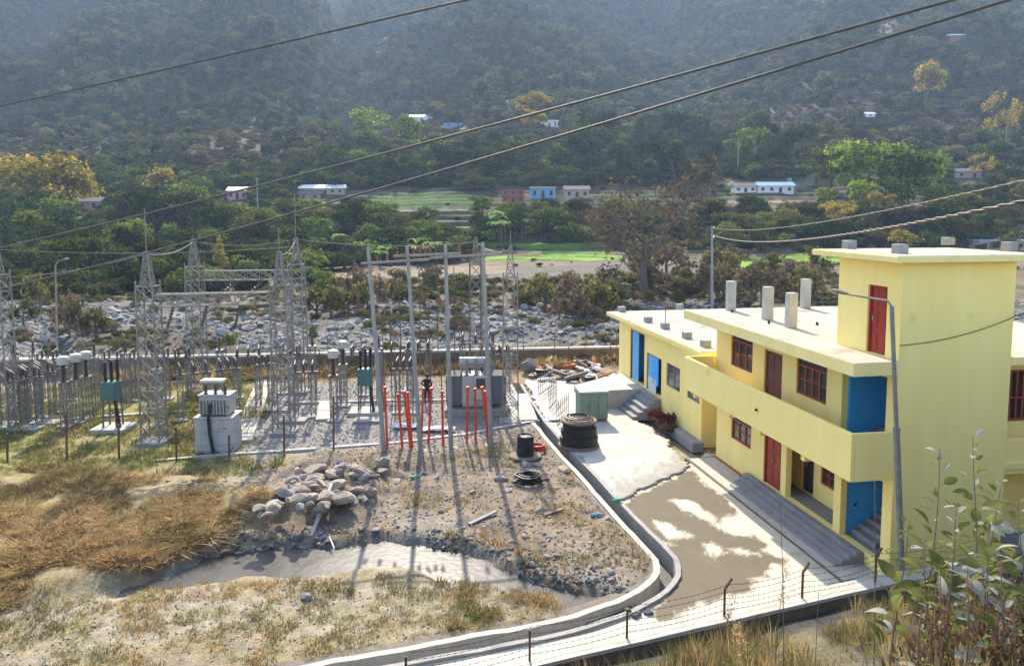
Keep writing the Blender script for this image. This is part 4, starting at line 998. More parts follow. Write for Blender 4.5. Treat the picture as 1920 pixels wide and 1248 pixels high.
for px, py, lab in ((32, 770, 'slim lattice support behind the left isolator row'), (68, 762, 'slim lattice support near the left end of the back kerb'), (182, 768, 'slim lattice support right of the row of three transformers'), (240, 760, 'slim lattice support behind the breaker box'), (415, 752, 'slim lattice support behind the plinth transformer'), (548, 770, 'slim lattice support close to the front right gantry column'), (588, 742, 'slim lattice support near the rear right gantry column'), (712, 748, 'slim lattice support behind the second breaker box'), (925, 738, 'slim lattice support right of the grey power transformer'), (290, 770, 'tall lattice support behind the left gantry column'), (300, 800, 'shorter lattice support right against the left gantry column')):
    o = thing('lattice_support', lab, 'support post', G(px, py), 0, 'lattice supports'); lattice_post(o, 0, 0, 3.0, 0.3)
    MB().sheds((0, 0, 3.05), 0.10, 0.7, 6, 8).build('insulator', M['ceramic'], o, smooth=True)
# --- small transformer on the stained plinth
p = gp(401, 851); o = thing('plinth_transformer', 'small grey transformer with three bushings on a stained concrete plinth', 'transformer', p)
MB().box(-0.84, 0.84, 0.0, 1.3, -0.15, 1.62).build('plinth', M['plinth'], o, bevel=0.02)
MB().box(-0.9, 0.9, -0.06, 1.36, 1.622, 1.70).build('plinth_cap', M['concrete_pale'], o, bevel=0.02)
tk = MB().box(-0.68, 0.68, 0.2, 1.1, 1.76, 2.62).build('tank', M['tankpaint'], o, bevel=0.03)
for k in range(9): MB().box(-0.6 + k * 0.15, -0.56 + k * 0.15, 0.06, 0.198, 1.82, 2.45).build('fin', M['tankpaint'], tk)
MB().box(-0.72, 0.72, 0.16, 1.14, 2.622, 2.68).build('lid', M['tankpaint'], tk)
MB().box(-0.6, -0.5, 0.2, 1.1, 1.7, 1.758).box(0.5, 0.6, 0.2, 1.1, 1.7, 1.758).build('skid', M['steel_dull'], o)
for sx in (-0.42, 0.02, 0.46): MB().sheds((sx, 0.4, 2.69), 0.1, 0.42, 4, 9).build('bushing', M['ceramic'], o, smooth=True)
MB().box(-0.75, 0.3, 0.5, 1.05, 3.16, 3.28).build('top_plate', M['whitepaint'], o, bevel=0.02)
for sx in (-0.6, 0.2): MB().bar((sx, 0.8, 2.69), (sx, 0.8, 3.158), 0.06).build('bracket', M['steel'], o)
MB().tube([(-0.1, 0.1, 2.3), (-0.16, -0.08, 1.72), (-0.12, -0.07, 0.9), (0.02, -0.06, 0.0)], 0.075, 7).build('cable', M['black'], o)
# --- power transformer with radiators behind the red pipes
p = gp(893, 780); o = thing('power_transformer', 'large grey power transformer with dark radiator banks behind the red pipes', 'transformer', p, 0.05)
MB().box(-1.7, 1.7, 0.0, 2.2, -0.1, 0.35).build('foundation', M['concrete'], o, bevel=0.02)
MB().box(-0.75, 0.75, 0.3, 1.9, 0.45, 2.1).build('tank', M['tankpaint'], o, bevel=0.03)
MB().box(-0.9, 0.9, 0.2, 2.0, 0.352, 0.448).build('skid', M['steel_dull'], o)
for s in (-1, 1):
    for k in range(7):
        MB().box(s * 1.2 - 0.42, s * 1.2 + 0.42, 0.3 + 0.22 * k, 0.36 + 0.22 * k, 0.55, 2.15).build('radiator_panel', M['radiator'], o)
    for z in (0.75, 2.0): MB().tube([(s * 1.2, 0.2, z), (s * 1.2, 1.75, z)], 0.06, 6).build('radiator_header', M['radiator'], o)
bxx = MB().box(-0.05, 0.55, -0.05, 0.29, 0.9, 2.15).build('control_cabinet', M['whitepaint'], o, bevel=0.02)
MB().box(0.0, 0.5, -0.07, -0.052, 1.5, 2.08).build('cabinet_window', M['glass'], bxx)
MB().lathe((-0.9, 1.0, 2.75), [(0.02, -0.02), (0.3, 0), (0.3, 1.5), (0.02, 1.52)], 12, (1, 0, 0)).build('conservator', M['tankpaint'], o, smooth=False)
for sx in (-0.8, 0.45): MB().bar((sx, 1.0, 2.1), (sx, 1.0, 2.5), 0.08).build('bracket', M['tankpaint'], o)
for sx in (-0.5, 0, 0.5): MB().sheds((sx, 0.5, 2.11), 0.13, 0.95, 7, 9).build('bushing', M['ceramic_grey'], o, smooth=True)
for sx in (-0.35, 0.35): MB().sheds((sx, 1.6, 2.11), 0.1, 0.5, 4, 9).build('bushing', M['ceramic'], o, smooth=True)
# --- walkways, kerbs, cable trench covers
def path(name, pts, wd, z, th, m, label, cat, slabs=None, group=None):
    pts = [gp(*q) for q in pts]; b0_ = pts[0]; o = thing(name, label, cat, (b0_[0], b0_[1], 0), 0, group)
    P = resample([(q[0] - b0_[0], q[1] - b0_[1]) for q in pts], slabs or 2.0)
    if len(P) < 2: P = np.array([(0, 0), (pts[-1][0] - b0_[0], pts[-1][1] - b0_[1])])
    e = np.array([(pts[-1][0] - b0_[0], pts[-1][1] - b0_[1])]); P = np.concatenate([P, e]) if np.linalg.norm(P[-1] - e[0]) > 0.2 else P
    for i in range(len(P) - 1):
        t = (P[i + 1] - P[i]) / np.linalg.norm(P[i + 1] - P[i]); j = random.uniform(-0.012, 0.012)
        ribbon(MB(), [P[i] + t * 0.012, P[i + 1] - t * 0.012], -wd / 2 + j, wd / 2 + j, z - th, z + random.uniform(-0.012, 0.012)).build('slab', m, o)
    return o
path('trench_cover', [(452, 830), (486, 742), (500, 712)], 1.0, 0.14, 0.3, M['concrete_pale'], 'pale slab walkway running back past the gantry columns', 'walkway', 0.6)
path('trench_cover', [(606, 790), (612, 755)], 0.75, 0.14, 0.3, M['concrete_pale'], 'short pale slab walkway beside the lone instrument transformer', 'walkway', 0.6)
path('trench_cover', [(985, 792), (968, 742)], 1.3, 0.16, 0.4, M['concrete_pale'], 'wide pale slab at the foot of the mast beside the drain', 'walkway', 1.2)
path('concrete_kerb', [(282, 866), (440, 853), (560, 845), (722, 834), (860, 818), (1010, 790)], 0.22, 0.10, 0.3, M['concrete_pale'], 'low kerb along the front edge of the switchyard', 'kerb', 2.0, 'switchyard kerbs')
path('concrete_kerb', [(0, 800), (130, 786), (350, 772), (452, 766)], 0.25, 0.10, 0.3, M['concrete_pale'], 'low kerb crossing the grass behind the breaker box', 'kerb', 2.0, 'switchyard kerbs')
path('concrete_kerb', [(540, 757), (640, 755), (720, 752), (830, 752), (860, 750)], 0.25, 0.10, 0.3, M['concrete_pale'], 'low kerb crossing the ballast behind the poles', 'kerb', 2.0, 'switchyard kerbs')
path('concrete_kerb', [(180, 726), (350, 716), (520, 708), (700, 702), (860, 698)], 0.22, 0.10, 0.3, M['concrete_pale'], 'low kerb along the back edge of the switchyard', 'kerb', 2.0, 'switchyard kerbs')
for px, py in ((50, 806), (88, 794), (395, 800), (520, 770), (690, 790), (550, 790)):
    q = gp(px, py); MB().box(q[0] - 0.7, q[0] + 0.7, q[1] - 0.45, q[1] + 0.45, -0.1, 0.15).build('foundation_pad', M['concrete'], label='low grey concrete pad between the switchgear posts', cat='concrete pad', group='pads in the switchyard', bevel=0.02)
# --- back boundary wall with posts
wa, wb = np.array([-46.0, 48.6]), np.array([9.3, 55.3])
bw = thing('boundary_wall', 'long low wall with a pale coping along the back of the switchyard', 'wall')
W2 = resample([tuple(wa), tuple(wb)], 2.5)
ribbon(MB(), W2, -0.11, 0.11, -0.8, 1.1).build('wall_body', M['wallface'], bw)
ribbon(MB(), W2, -0.17, 0.30, 1.102, 1.24).build('wall_coping', M['concrete_pale'], bw)
for i in range(0, 24):
    q = wa + (wb - wa) * (0.03 + i / 24.5); MB().bar((q[0], q[1], 1.2), (q[0], q[1], 2.5), 0.06).build('wall_post', M['steel_dull'], label='thin angle iron post standing on the back wall', cat='post', group='posts along the back wall')
for i in range(16):
    q = wa + (wb - wa) * (0.2 + i * 0.05); j = rs.uniform(-0.3, 0.3); MB().bar((q[0] + j, q[1] - 2.2, -0.1), (q[0] + j + 0.05, q[1] - 2.2, 1.75), 0.06).build('fence_post', M['rust'], label='rusty post of the inner fence in front of the back wall', cat='post', group='inner fence posts at the back')
# --- leaning rusty posts of the front fence
fp = [(14, 872, 812), (125, 866, 770), (223, 860, 795), (331, 866, 800), (430, 862, 815), (533, 854, 778), (626, 866, 742)]
fl = ['beside the left edge of the grass', 'in front of the three instrument transformers', 'in front of the sea green breaker box', 'in front of the left gantry column', 'beside the stained plinth', 'in front of the right gantry column', 'in front of the lone instrument transformer']
for (px, y0, y1), l in zip(fp, fl):
    b = gp(px, y0); t = at(px - 1, y1, b[1])
    MB().bar((b[0], b[1], -0.15), t, 0.07).build('fence_post', M['rust'], label='rusty fence post ' + l, cat='post', group='front fence posts')
FPp = [gp(px, y0) for px, y0, y1 in fp]
for k, zz in enumerate((0.7, 1.3)):
    cable('fence_wire', [(q[0], q[1] - 0.04, zz) for q in FPp], 0.006, M['rust'], ('lower wire strung along the front fence posts', 'upper wire strung along the front fence posts')[k], 'wire', 'front fence wires', 4)
# --- overhead conductors in the yard
cw = [((at(0, 468, 46)), at(560, 462, 46)), (at(-30, 520, 40), B0 + np.array([0, 0, 9.0])), (B0 + np.array([0, 0, 9.0]), C0 + np.array([0, 0, 9.2])), (C0 + np.array([0, 0, 9.2]), E0 + np.array([0, 0, 9.3])), (D0 + np.array([0, 0, 8.9]), E0 + np.array([0, 0, 9.3])), (E0 + np.array([0, 0, 9.3]), at(893, 454, 46.5)), (at(893, 454, 46.5), at(957, 468, 39.5)), (at(942, 466, 39.5), at(970, 480, 38))]
cl_ = ['conductor high over the left part of the switchyard', 'conductor running to the front left gantry head', 'conductor between the two left gantry heads', 'conductor along the rear gantry', 'conductor between the two right gantry heads', 'conductor from the rear gantry to the mast behind the transformer', 'conductor between the two right hand masts', 'short conductor dropping from the last mast']
for (p, q), l in zip(cw, cl_): cable('conductor', [p, q], 0.014, M['steel'], 'thin ' + l, 'wire', 'switchyard conductors', 4, sag=0.3, seg=14)
for k in range(24):
    px = (60, 95, 130, 160, 300, 380, 480, 570, 600, 640, 880, 905, 330, 415, 440, 505, 535, 552, 585, 668, 705, 740, 860, 930)[k]; a = at(px, 655 + 10 * (k % 3), 42); b = at(px + 18 * (-1) ** k, 575 + 5 * (k % 4), 43)
    cable('dropper', [a, b], 0.012, M['steel_dull'], 'thin jumper wire dropping to the switchgear', 'wire', 'jumper wires', 4, sag=0.15, seg=8)
# --- lamp post and pole beyond
b = at(106, 640, 57); t = at(104, 497, 57); b[2] = -0.3
o = thing('yard_lamp', 'thin grey lamp post behind the row of instrument transformers', 'street lamp', b)
MB().tube([(0, 0, -0.2), t - b], 0.09, 7, 0.06).build('pole', M['steel'], o)
MB().tube([t - b, t - b + np.array([0.3, 0, 0.35]), t - b + np.array([0.7, 0, 0.45])], 0.035, 6).build('arm', M['steel'], o)
MB().lathe(t - b + np.array([0.65, 0, 0.45]), [(0.04, 0), (0.09, 0.1), (0.09, 0.3), (0.03, 0.4)], 8, (1, 0, 0.1)).build('lamp_head', M['steel'], o)
# ================================================================== things lying about
def rockmesh(seed, sub=2, flat=0.75, name='rock'):
    bm = bmesh.new(); bmesh.ops.create_icosphere(bm, subdivisions=sub, radius=1)
    r = np.random.default_rng(seed); pl = [(lambda n: n / np.linalg.norm(n))(r.normal(size=3)) for _ in range(9)]; cut = r.uniform(0.38, 0.85, 9)
    for v in bm.verts:
        c_ = np.array(v.co); s = 1.0
        for n, k in zip(pl, cut):
            dn = c_ @ n
            if dn > k: c_ = c_ - n * (dn - k) * 0.97
        c_ = c_ * (1 + r.uniform(-0.05, 0.05)); v.co = (c_[0] * 1.1, c_[1] * 0.9, c_[2] * flat)
    me = bpy.data.meshes.new(name); bm.to_mesh(me); bm.free(); return me
ROCKS = {}
for mk in ('rock', 'rock_brown', 'rock_white', 'rock_blue', 'rock_dark'):
    ROCKS[mk] = []
    for s in range(4):
        me = rockmesh(s + 10 * len(ROCKS)); me.materials.append(M[mk]); ROCKS[mk].append(me)
def rock(p, s, mk, label, group, name='rock', rr=random):
    o = link(name, rr.choice(ROCKS[mk]), None, (p[0], p[1], p[2] + s * 0.12))
    o.rotation_euler = (rr.uniform(-0.3, 0.3), rr.uniform(-0.3, 0.3), rr.uniform(0, 6.3)); o.scale = (s * rr.uniform(0.8, 1.25), s * rr.uniform(0.8, 1.2), s * rr.uniform(0.65, 1.0))
    return tag(o, label, 'rock', group)
def ng(px, py, z=0.0):                       # on the near ground
    p = gp(px, py, z)
    for _ in range(3):
        z = float(near_h(p[0:1], p[1:2])[0]); p = gp(px, py, z)
    return p
big = [(644, 937, 0.50, 'rock_brown', 'largest tan boulder beside the white pipe'), (940, 898, 0.36, 'rock_white', 'pale squarish boulder alone in the dirt field'), (1058, 882, 0.34, 'rock_brown', 'round brown boulder against the drain kerb'), (478, 946, 0.42, 'rock_white', 'pale boulder at the lower left end of the rubble heap'), (512, 952, 0.36, 'rock_white', 'white boulder beside the lowest one of the rubble heap'),
       (592, 885, 0.5, 'rock_brown', 'tan boulder on top of the rubble heap'), (622, 892, 0.5, 'rock_brown', 'broad tan boulder at the right of the heap top'), (553, 905, 0.4, 'rock', 'grey boulder on the left shoulder of the rubble heap'), (720, 868, 0.32, 'rock', 'flat grey stone at the foot of the first concrete pole'), (985, 872, 0.3, 'rock_white', 'pale boulder behind the coil of cable'), (574, 1123, 0.24, 'rock', 'lone pale stone on the dry ground below the stream'),
       (668, 922, 0.3, 'rock_brown', 'tan stone right behind the largest boulder'), (700, 895, 0.3, 'rock', 'grey boulder at the right edge of the rubble heap'), (535, 930, 0.34, 'rock_brown', 'rounded tan boulder low on the rubble heap'), (640, 868, 0.3, 'rock', 'grey stone behind the rubble heap')]
for px, py, s, mk, lab in big: rock(ng(px, py), s, mk, lab, 'boulders in the dirt field')
rr = random.Random(5)
def inpx(poly, n, rr):
    P = np.array(poly); out = []
    while len(out) < n:
        q = (rr.uniform(P[:, 0].min(), P[:, 0].max()), rr.uniform(P[:, 1].min(), P[:, 1].max()))
        if inpoly(np.array([q[0]]), np.array([q[1]]), poly)[0]: out.append(q)
    return out
for px, py in inpx([(455, 965), (520, 905), (600, 872), (735, 872), (745, 905), (690, 940), (560, 962), (490, 985)], 75, rr):
    rock(ng(px, py), rr.uniform(0.12, 0.45), rr.choice(['rock', 'rock_brown', 'rock_brown', 'rock_brown']), 'broken grey and tan stone in the rubble heap below the switchyard', 'stones of the rubble heap', rr=rr)
for px, py in inpx([(650, 960), (760, 880), (1040, 850), (1150, 950), (1230, 1050), (1180, 1090), (1000, 1050), (850, 1020), (700, 1010)], 85, rr):
    rock(ng(px, py), rr.choice([0.06, 0.08, 0.1, 0.13, 0.18]), rr.choice(['rock', 'rock_brown', 'rock', 'rock_white']), 'loose stone scattered over the dirt field beside the drain', 'loose stones on the dirt field', rr=rr)
for px, py in inpx([(395, 1050), (480, 1010), (560, 1000), (690, 1000), (850, 1035), (1000, 1080), (1130, 1110), (1160, 1070), (1040, 1045), (900, 1010), (760, 985), (640, 985), (500, 1000)], 70, rr):
    rock(ng(px, py), rr.uniform(0.05, 0.14), rr.choice(['rock_dark', 'rock_dark', 'rock', 'rock_dark']), 'dark wet stone along the far bank of the muddy stream', 'wet stones along the stream', rr=rr)
for px, py in inpx([(300, 890), (420, 880), (430, 915), (330, 920)], 14, rr):
    rock(ng(px, py), rr.uniform(0.07, 0.2), rr.choice(['rock', 'rock_brown']), 'grey stone lying in the grass left of the rubble heap', 'stones left of the rubble heap', rr=rr)
# --- white pipe, broken timber and litter
a, b = ng(583, 1012), ng(622, 920); a[2] += 0.12; b[2] += 0.25
MB().tube([a, b], 0.07, 8).build('white_pipe', M['whitepaint'], label='white pipe sloping from the rubble heap down to the stream', cat='pipe')
a, b = ng(622, 1062), ng(618, 1030)
MB().tube([a + np.array([0, 0, 0.02]), (a + b) / 2 + np.array([0.12, 0, 0.35]), b + np.array([0, 0, 0.45])], [0.035, 0.03, 0.02], 6).build('white_branch', M['whitepaint'], label='short crooked white branch sticking up from the stream', cat='branch')
for (x0, y0, x1, y1, m, lab) in ((1020, 968, 1055, 958, 'scrapwood', 'brown timber offcut lying in the dirt field'), (880, 985, 930, 962, 'rock_white', 'pale plank lying in the middle of the dirt field'), (960, 905, 1030, 900, 'scrapwood', 'dark pole lying across the coil of cable')):
    a, b = ng(x0, y0), ng(x1, y1); a[2] += 0.06; b[2] += 0.08
    MB().bar(a, b, 0.14, 0.06).build('timber', M[m], label=lab, cat='timber')
for px, py, m, lab in ((769, 898, 'greenplastic', 'scrap of bright green plastic in the dirt field'), (1148, 942, 'greenplastic', 'bright green bottle lying on the rough concrete edge'), (1108, 970, 'azure', 'scrap of blue plastic beside the drain')):
    q = ng(px, py) if px < 1140 else gp(px, py, 0.1); MB().lathe(q + np.array([0, 0, 0.07]), [(0.03, 0), (0.075, 0.04), (0.075, 0.3), (0.03, 0.4)], 8, (1, 0.4, 0)).build('litter', M[m], label=lab, cat='litter')
# --- cable drums
def spiral(R_, z0, z1, turns, seg=14, wob=0.0):
    return [np.array([R_ * math.cos(2 * math.pi * i / seg) * (1 + wob * math.sin(i * 1.7)), R_ * math.sin(2 * math.pi * i / seg), z0 + (z1 - z0) * i / (turns * seg)]) for i in range(turns * seg + 1)]
p = gp(1085, 836, 0.05); o = thing('cable_drum', 'large drum of black cable lying on its side on the concrete yard', 'cable drum', p)
MB().lathe((0, 0, 0), [(0.95, 0.02), (0.97, 0.05), (0.97, 0.12), (0.9, 0.15)], 20).build('flange', M['scrapwood'], o)
MB().lathe((0, 0, 0), [(0.7, 0.15), (0.72, 0.5), (0.66, 1.18)], 18).build('core', M['scrapwood'], o)
MB().lathe((0, 0, 0), [(0.82, 1.18), (0.85, 1.2), (0.85, 1.27), (0.8, 1.3)], 20).build('flange', M['scrapwood'], o)
for k, (R_, z0, z1, t) in enumerate(((0.86, 0.2, 0.55, 6), (0.80, 0.5, 0.95, 7), (0.70, 0.9, 1.14, 4), (0.62, 1.36, 1.42, 1), (0.45, 1.38, 1.45, 1))): MB().tube(spiral(R_, z0, z1, t, 14, 0.02), 0.045, 5).build('cable_turns', M['black'], o)
for s in range(8):
    a_ = s * math.pi / 4; MB().box(-0.03, 0.03, -0.03, 0.03, 0.0, 0.0 + 0.001).build('bolt', M['rust'], o, loc=(0.78 * math.cos(a_), 0.78 * math.sin(a_), 1.305)) if s < 0 else None
p = ng(985, 856); o = thing('small_drum', 'small black drum standing on a flat disc in the dirt field', 'cable drum', p)
MB().lathe((0, 0, 0), [(0.72, 0.02), (0.74, 0.06), (0.70, 0.10)], 20).build('flange', M['scrapwood'], o)
MB().lathe((0, 0, 0), [(0.36, 0.10), (0.38, 0.14), (0.37, 0.95), (0.33, 0.98), (0.30, 0.93)], 18).build('drum', M['black'], o)
for k in range(4): MB().lathe((0, 0, 0.2 + 0.2 * k), [(0.385, 0), (0.40, 0.02), (0.385, 0.05)], 18).build('hoop', M['black'], o)
p = ng(1008, 845); b = MB(); b.tube(spiral(0.32, 0.06, 0.3, 3, 12, 0.1), 0.05, 5); b.build('red_hose', M['redpipe'], label='heap of red hose beside the small black drum', cat='hose', loc=p)
p = ng(992, 905); b = MB(); b.tube(spiral(0.5, 0.05, 0.35, 4, 12, 0.15), 0.04, 5); b.tube(spiral(0.36, 0.15, 0.4, 3, 12, 0.2), 0.035, 5); b.build('cable_coil', M['black'], label='tangled coil of black cable lying in the dirt field', cat='cable coil', loc=p)
for px, py, s_ in ((1180, 1146, 0.16), (1198, 1150, 0.14), (1206, 1140, 0.12), (1190, 1156, 0.11), (1215, 1148, 0.13)): rock(gp(px, py, 0.02), s_, 'rock_dark', 'dark stone in the small heap beside the end of the drain', 'stones by the end of the drain')
# --- green cabinet
p = gp(1118, 790, 0.07); o = thing('green_cabinet', 'weathered green steel cabinet with a pale top on the concrete yard', 'cabinet', p, 0.12)
MB().box(-0.85, 0.62, 0.0, 1.25, 0.1, 1.5).build('body', M['greenbox'], o, bevel=0.02)
MB().box(-0.9, 0.67, -0.05, 1.3, 1.502, 1.60).build('lid', M['whitepaint'], o, bevel=0.03)
MB().box(-0.8, 0.57, 0.05, 1.2, 0.0, 0.098).build('skid', M['rust'], o)
for i in range(3):
    d_ = MB().box(-0.82 + i * 0.48, -0.36 + i * 0.48, -0.025, -0.003, 0.18, 1.42).build('door', M['greenbox'], o, bevel=0.006)
    MB().box(-0.42 + i * 0.48, -0.39 + i * 0.48, -0.05, -0.027, 0.75, 0.9).build('handle', M['rust'], d_)
# --- railing panels by the drain
for k, (px, py, rz, n) in enumerate(((1045, 800, 1.25, 6), (1010, 742, 1.2, 7), (1030, 768, 1.3, 5))):
    p = gp(px, py); o = thing('railing_panel', ('welded steel railing panel leaning nearest the cable drum', 'welded steel railing panel farthest along the drain', 'welded steel railing panel in the middle beside the drain')[k], 'railing', p, rz, 'railing panels by the drain')
    Lr = n * 0.4
    for z in (0.1, 0.55, 1.0): MB().bar((0, 0, z), (Lr, 0.02, z), 0.035).build('rail', M['steel'], o)
    for i in range(n + 1): MB().bar((i * 0.4, 0, 0.0), (i * 0.4, 0.05, 1.25), 0.03).build('upright', M['steel'], o)
# --- scrap pile at the back
rr = random.Random(9)
SC = [('orange', 'orange painted scrap', 6), ('black', 'black rubber scrap', 12), ('whitebag', 'white plastic sack', 12), ('scrapwood', 'old timber scrap', 7), ('steel_dull', 'bent steel scrap', 8)]
for mk, lab, n in SC:
    for k in range(n):
        px, py = rr.uniform(1000, 1150), rr.uniform(676, 716); p = ng(px, py)
        if mk == 'whitebag': o = link('sack', ROCKS['rock'][k % 4].copy(), None, p + np.array([0, 0, 0.15])); o.data.materials[0] = M[mk]; o.scale = (rr.uniform(0.3, 0.7), rr.uniform(0.25, 0.5), rr.uniform(0.15, 0.3)); o.rotation_euler = (0, 0, rr.uniform(0, 6)); tag(o, 'white plastic sack thrown on the scrap pile behind the yard', 'sack', 'sacks on the scrap pile'); continue
        if mk == 'black':
            b = MB(); b.tube(spiral(rr.uniform(0.25, 0.5), 0.05, 0.3, 2, 12, 0.1), 0.08, 5); b.build('tyre_scrap', M[mk], loc=p, label='ring of black rubber lying on the scrap pile behind the yard', cat='scrap', group='rubber on the scrap pile'); continue
        b = MB(); a_ = rr.uniform(0, 3.1); L_ = rr.uniform(0.25, 0.75)
        b.bar((-L_ * math.cos(a_), -L_ * math.sin(a_), 0.05), (L_ * math.cos(a_), L_ * math.sin(a_), rr.uniform(0.1, 0.5)), rr.uniform(0.12, 0.4), rr.uniform(0.08, 0.25))
        b.build('scrap_piece', M[mk], loc=p + np.array([0, 0, 0.1]), label=lab + ' piece lying in the pile behind the concrete yard', cat='scrap', group=lab + ' in the pile')
for k in range(40): rock(ng(rr.uniform(995, 1150), rr.uniform(674, 716)), rr.uniform(0.15, 0.4), rr.choice(['rock_dark', 'rock_brown', 'rock']), 'stone in the pile of scrap and rubble behind the concrete yard', 'stones of the scrap pile', rr=rr)
p = gp(990, 700); o = link('stone_stack', ROCKS['rock_white'][1], None, p + np.array([0, 0, 0.5])); o.scale = (0.7, 0.55, 0.95); tag(o, 'tall pale boulder standing at the left end of the scrap pile', 'rock')
for px, py, sx, lab in ((815, 690, 1.5, 'grey plastic sheet spread behind the rods'), (790, 695, 0.8, 'white sack lying behind the standing person'), (820, 808, 0.9, 'white sheet lying between the red pipes'), (765, 802, 0.7, 'white sheet lying behind the first red pipes'), (1040, 790, 0.5, 'white sack lying beside the walkway slab')):
    p = ng(px, py); bm = bmesh.new(); bmesh.ops.create_grid(bm, x_segments=7, y_segments=7, size=1)
    for v in bm.verts: v.co = (v.co.x * sx + rr.uniform(-0.05, 0.05), v.co.y * 0.35 + rr.uniform(-0.05, 0.05), 0.12 + rr.uniform(-0.05, 0.12))
    g_ = bmesh.ops.solidify(bm, geom=bm.faces[:], thickness=0.02)
    me = bpy.data.meshes.new('sheet'); bm.to_mesh(me); bm.free(); me.materials.append(M['whitebag']); tag(link('plastic_sheet', me, None, p), lab, 'sheet')
# --- front fence posts on the retaining wall and barbed wire
posts = []
for px, py, lab in ((1640, 1106, 'bent top fence post on the wall cap in front of the tower foot'), (1503, 1141, 'bent top fence post on the wall cap, second from the tower'), (1357, 1180, 'bent top fence post on the wall cap, third from the tower'), (1175, 1216, 'fence post on the wall cap nearest the end of the drain'), (993, 1262, 'fence post on the wall cap over the curve of the drain kerb'), (762, 1320, 'fence post on the wall cap at the lower edge of the view')):
    X_ = gp(px, py, 0.8); yy = float(np.interp(X_[0], WX, WY)) + 0.2
    # slide along the sight line to the wall cap
    d = ray(px, py); s = np.linspace(5, 40, 4000); xx, y_ = d[0] * s, d[1] * s
    i = int(np.argmin(np.abs(y_ - (np.interp(xx, WX, WY) + 0.2)))); q = np.array([xx[i], y_[i], 0.8])
    o = thing('fence_post', lab, 'post', q, 0.0, 'posts on the retaining wall')
    sgn = 1
    MB().bar((0, 0, -0.1), (0, 0, 0.72), 0.05).build('upright', M['rust'], o)
    if px > 1200: MB().bar((0, 0, 0.70), (0.20, 0.10, 0.93), 0.05).build('bent_arm', M['rust'], o)
    posts.append(q)
posts.insert(0, posts[0] + np.array([3.2, 0.9, 0.0]))
for k, zz in enumerate((0.12, 0.28, 0.44, 0.60, 0.80)):
    b = MB()
    for p, q in zip(posts[:-1], posts[1:]):
        p = p + np.array([0.1 * (k == 4), 0.03, zz]); q = q + np.array([0.1 * (k == 4), 0.03, zz]); n = max(2, int(np.linalg.norm(q - p) / 0.16)); P = [p + (q - p) * t - np.array([0, 0, 0.10 * 4 * t * (1 - t) * (0.5 + 0.3 * k % 0.7)]) for t in np.linspace(0, 1, 12)]
        b.tube(P, 0.0055, 4)
        for j in range(n):
            t = (j + 0.5) / n; c_ = p + (q - p) * t - np.array([0, 0, 0.10 * 4 * t * (1 - t) * (0.5 + 0.3 * k % 0.7)])
            b.bar(c_ - np.array([0.012, 0.01, 0.02]), c_ + np.array([0.012, 0.01, 0.02]), 0.008)
    b.build('barbed_wire', M['rust'], label=('lowest', 'second lowest', 'middle', 'second highest', 'highest')[k] + ' strand of barbed wire along the retaining wall', cat='barbed wire', group='barbed wire strands')
# ================================================================== person
def person():
    me = bpy.data.meshes.new('person')
    V = [(0, 0, 0.95), (0, 0.0, 1.15), (0, 0.02, 1.36), (0, 0.02, 1.46), (0, -0.01, 1.54), (0, -0.015, 1.64), (0, -0.01, 1.70),
         (-0.17, 0.02, 1.40), (-0.34, 0.08, 1.18), (-0.22, -0.06, 1.05), (-0.17, -0.09, 1.03), (0.17, 0.02, 1.40), (0.34, 0.08, 1.18), (0.22, -0.06, 1.05), (0.17, -0.09, 1.03),
         (-0.09, 0, 0.88), (-0.12, -0.02, 0.5), (-0.13, 0.02, 0.09), (-0.14, -0.12, 0.04), (0.09, 0, 0.88), (0.12, -0.02, 0.5), (0.13, 0.02, 0.09), (0.14, -0.12, 0.04)]
    E = [(0, 1), (1, 2), (2, 3), (3, 4), (4, 5), (5, 6), (2, 7), (7, 8), (8, 9), (9, 10), (2, 11), (11, 12), (12, 13), (13, 14), (0, 15), (15, 16), (16, 17), (17, 18), (0, 19), (19, 20), (20, 21), (21, 22)]
    RD = [0.15, 0.135, 0.15, 0.065, 0.075, 0.095, 0.06, 0.07, 0.05, 0.04, 0.045, 0.07, 0.05, 0.04, 0.045, 0.1, 0.075, 0.05, 0.04, 0.1, 0.075, 0.05, 0.04]
    me.from_pydata(V, E, [])
    o = link('person', me); sk = o.modifiers.new('skin', 'SKIN')
    for i, r_ in enumerate(RD): me.skin_vertices[0].data[i].radius = (r_ * (1.15 if i in (0, 1, 2) else 1), r_ * (0.8 if i in (0, 1, 2) else 1))
    me.skin_vertices[0].data[0].use_root = True
    sb = o.modifiers.new('sub', 'SUBSURF'); sb.levels = 2; sb.render_levels = 2
    dg = bpy.context.evaluated_depsgraph_get(); m2 = bpy.data.meshes.new_from_object(o.evaluated_get(dg))
    o.modifiers.clear(); o.data = m2; m2.materials.clear()
    for k in ('cloth_black', 'skin'): m2.materials.append(M[k])
    for pl in m2.polygons:
        c_ = pl.center; pl.material_index = 1 if c_.z > 1.47 or (abs(c_.x) < 0.2 and c_.y < -0.055 and 0.98 < c_.z < 1.09) else 0; pl.use_smooth = True
    return o
pr = person(); q = gp(801, 757); pr.location = (q[0], q[1], 0.0); pr.rotation_euler = (0, 0, 2.8)
tag(pr, 'person in black clothes standing with hands on hips behind the red pipes', 'person')
MB().lathe((0, 0.0, 1.62), [(0.105, 0), (0.108, 0.05), (0.095, 0.10), (0.05, 0.135), (0.01, 0.142)], 12).build('hair', M['black'], pr, smooth=True)
for sx in (-0.035, 0.035): MB().lathe((sx, -0.10, 1.645), [(0.008, 0), (0.014, 0.006), (0.006, 0.012)], 7, (0, -1, 0)).build('eye', M['black'], pr)
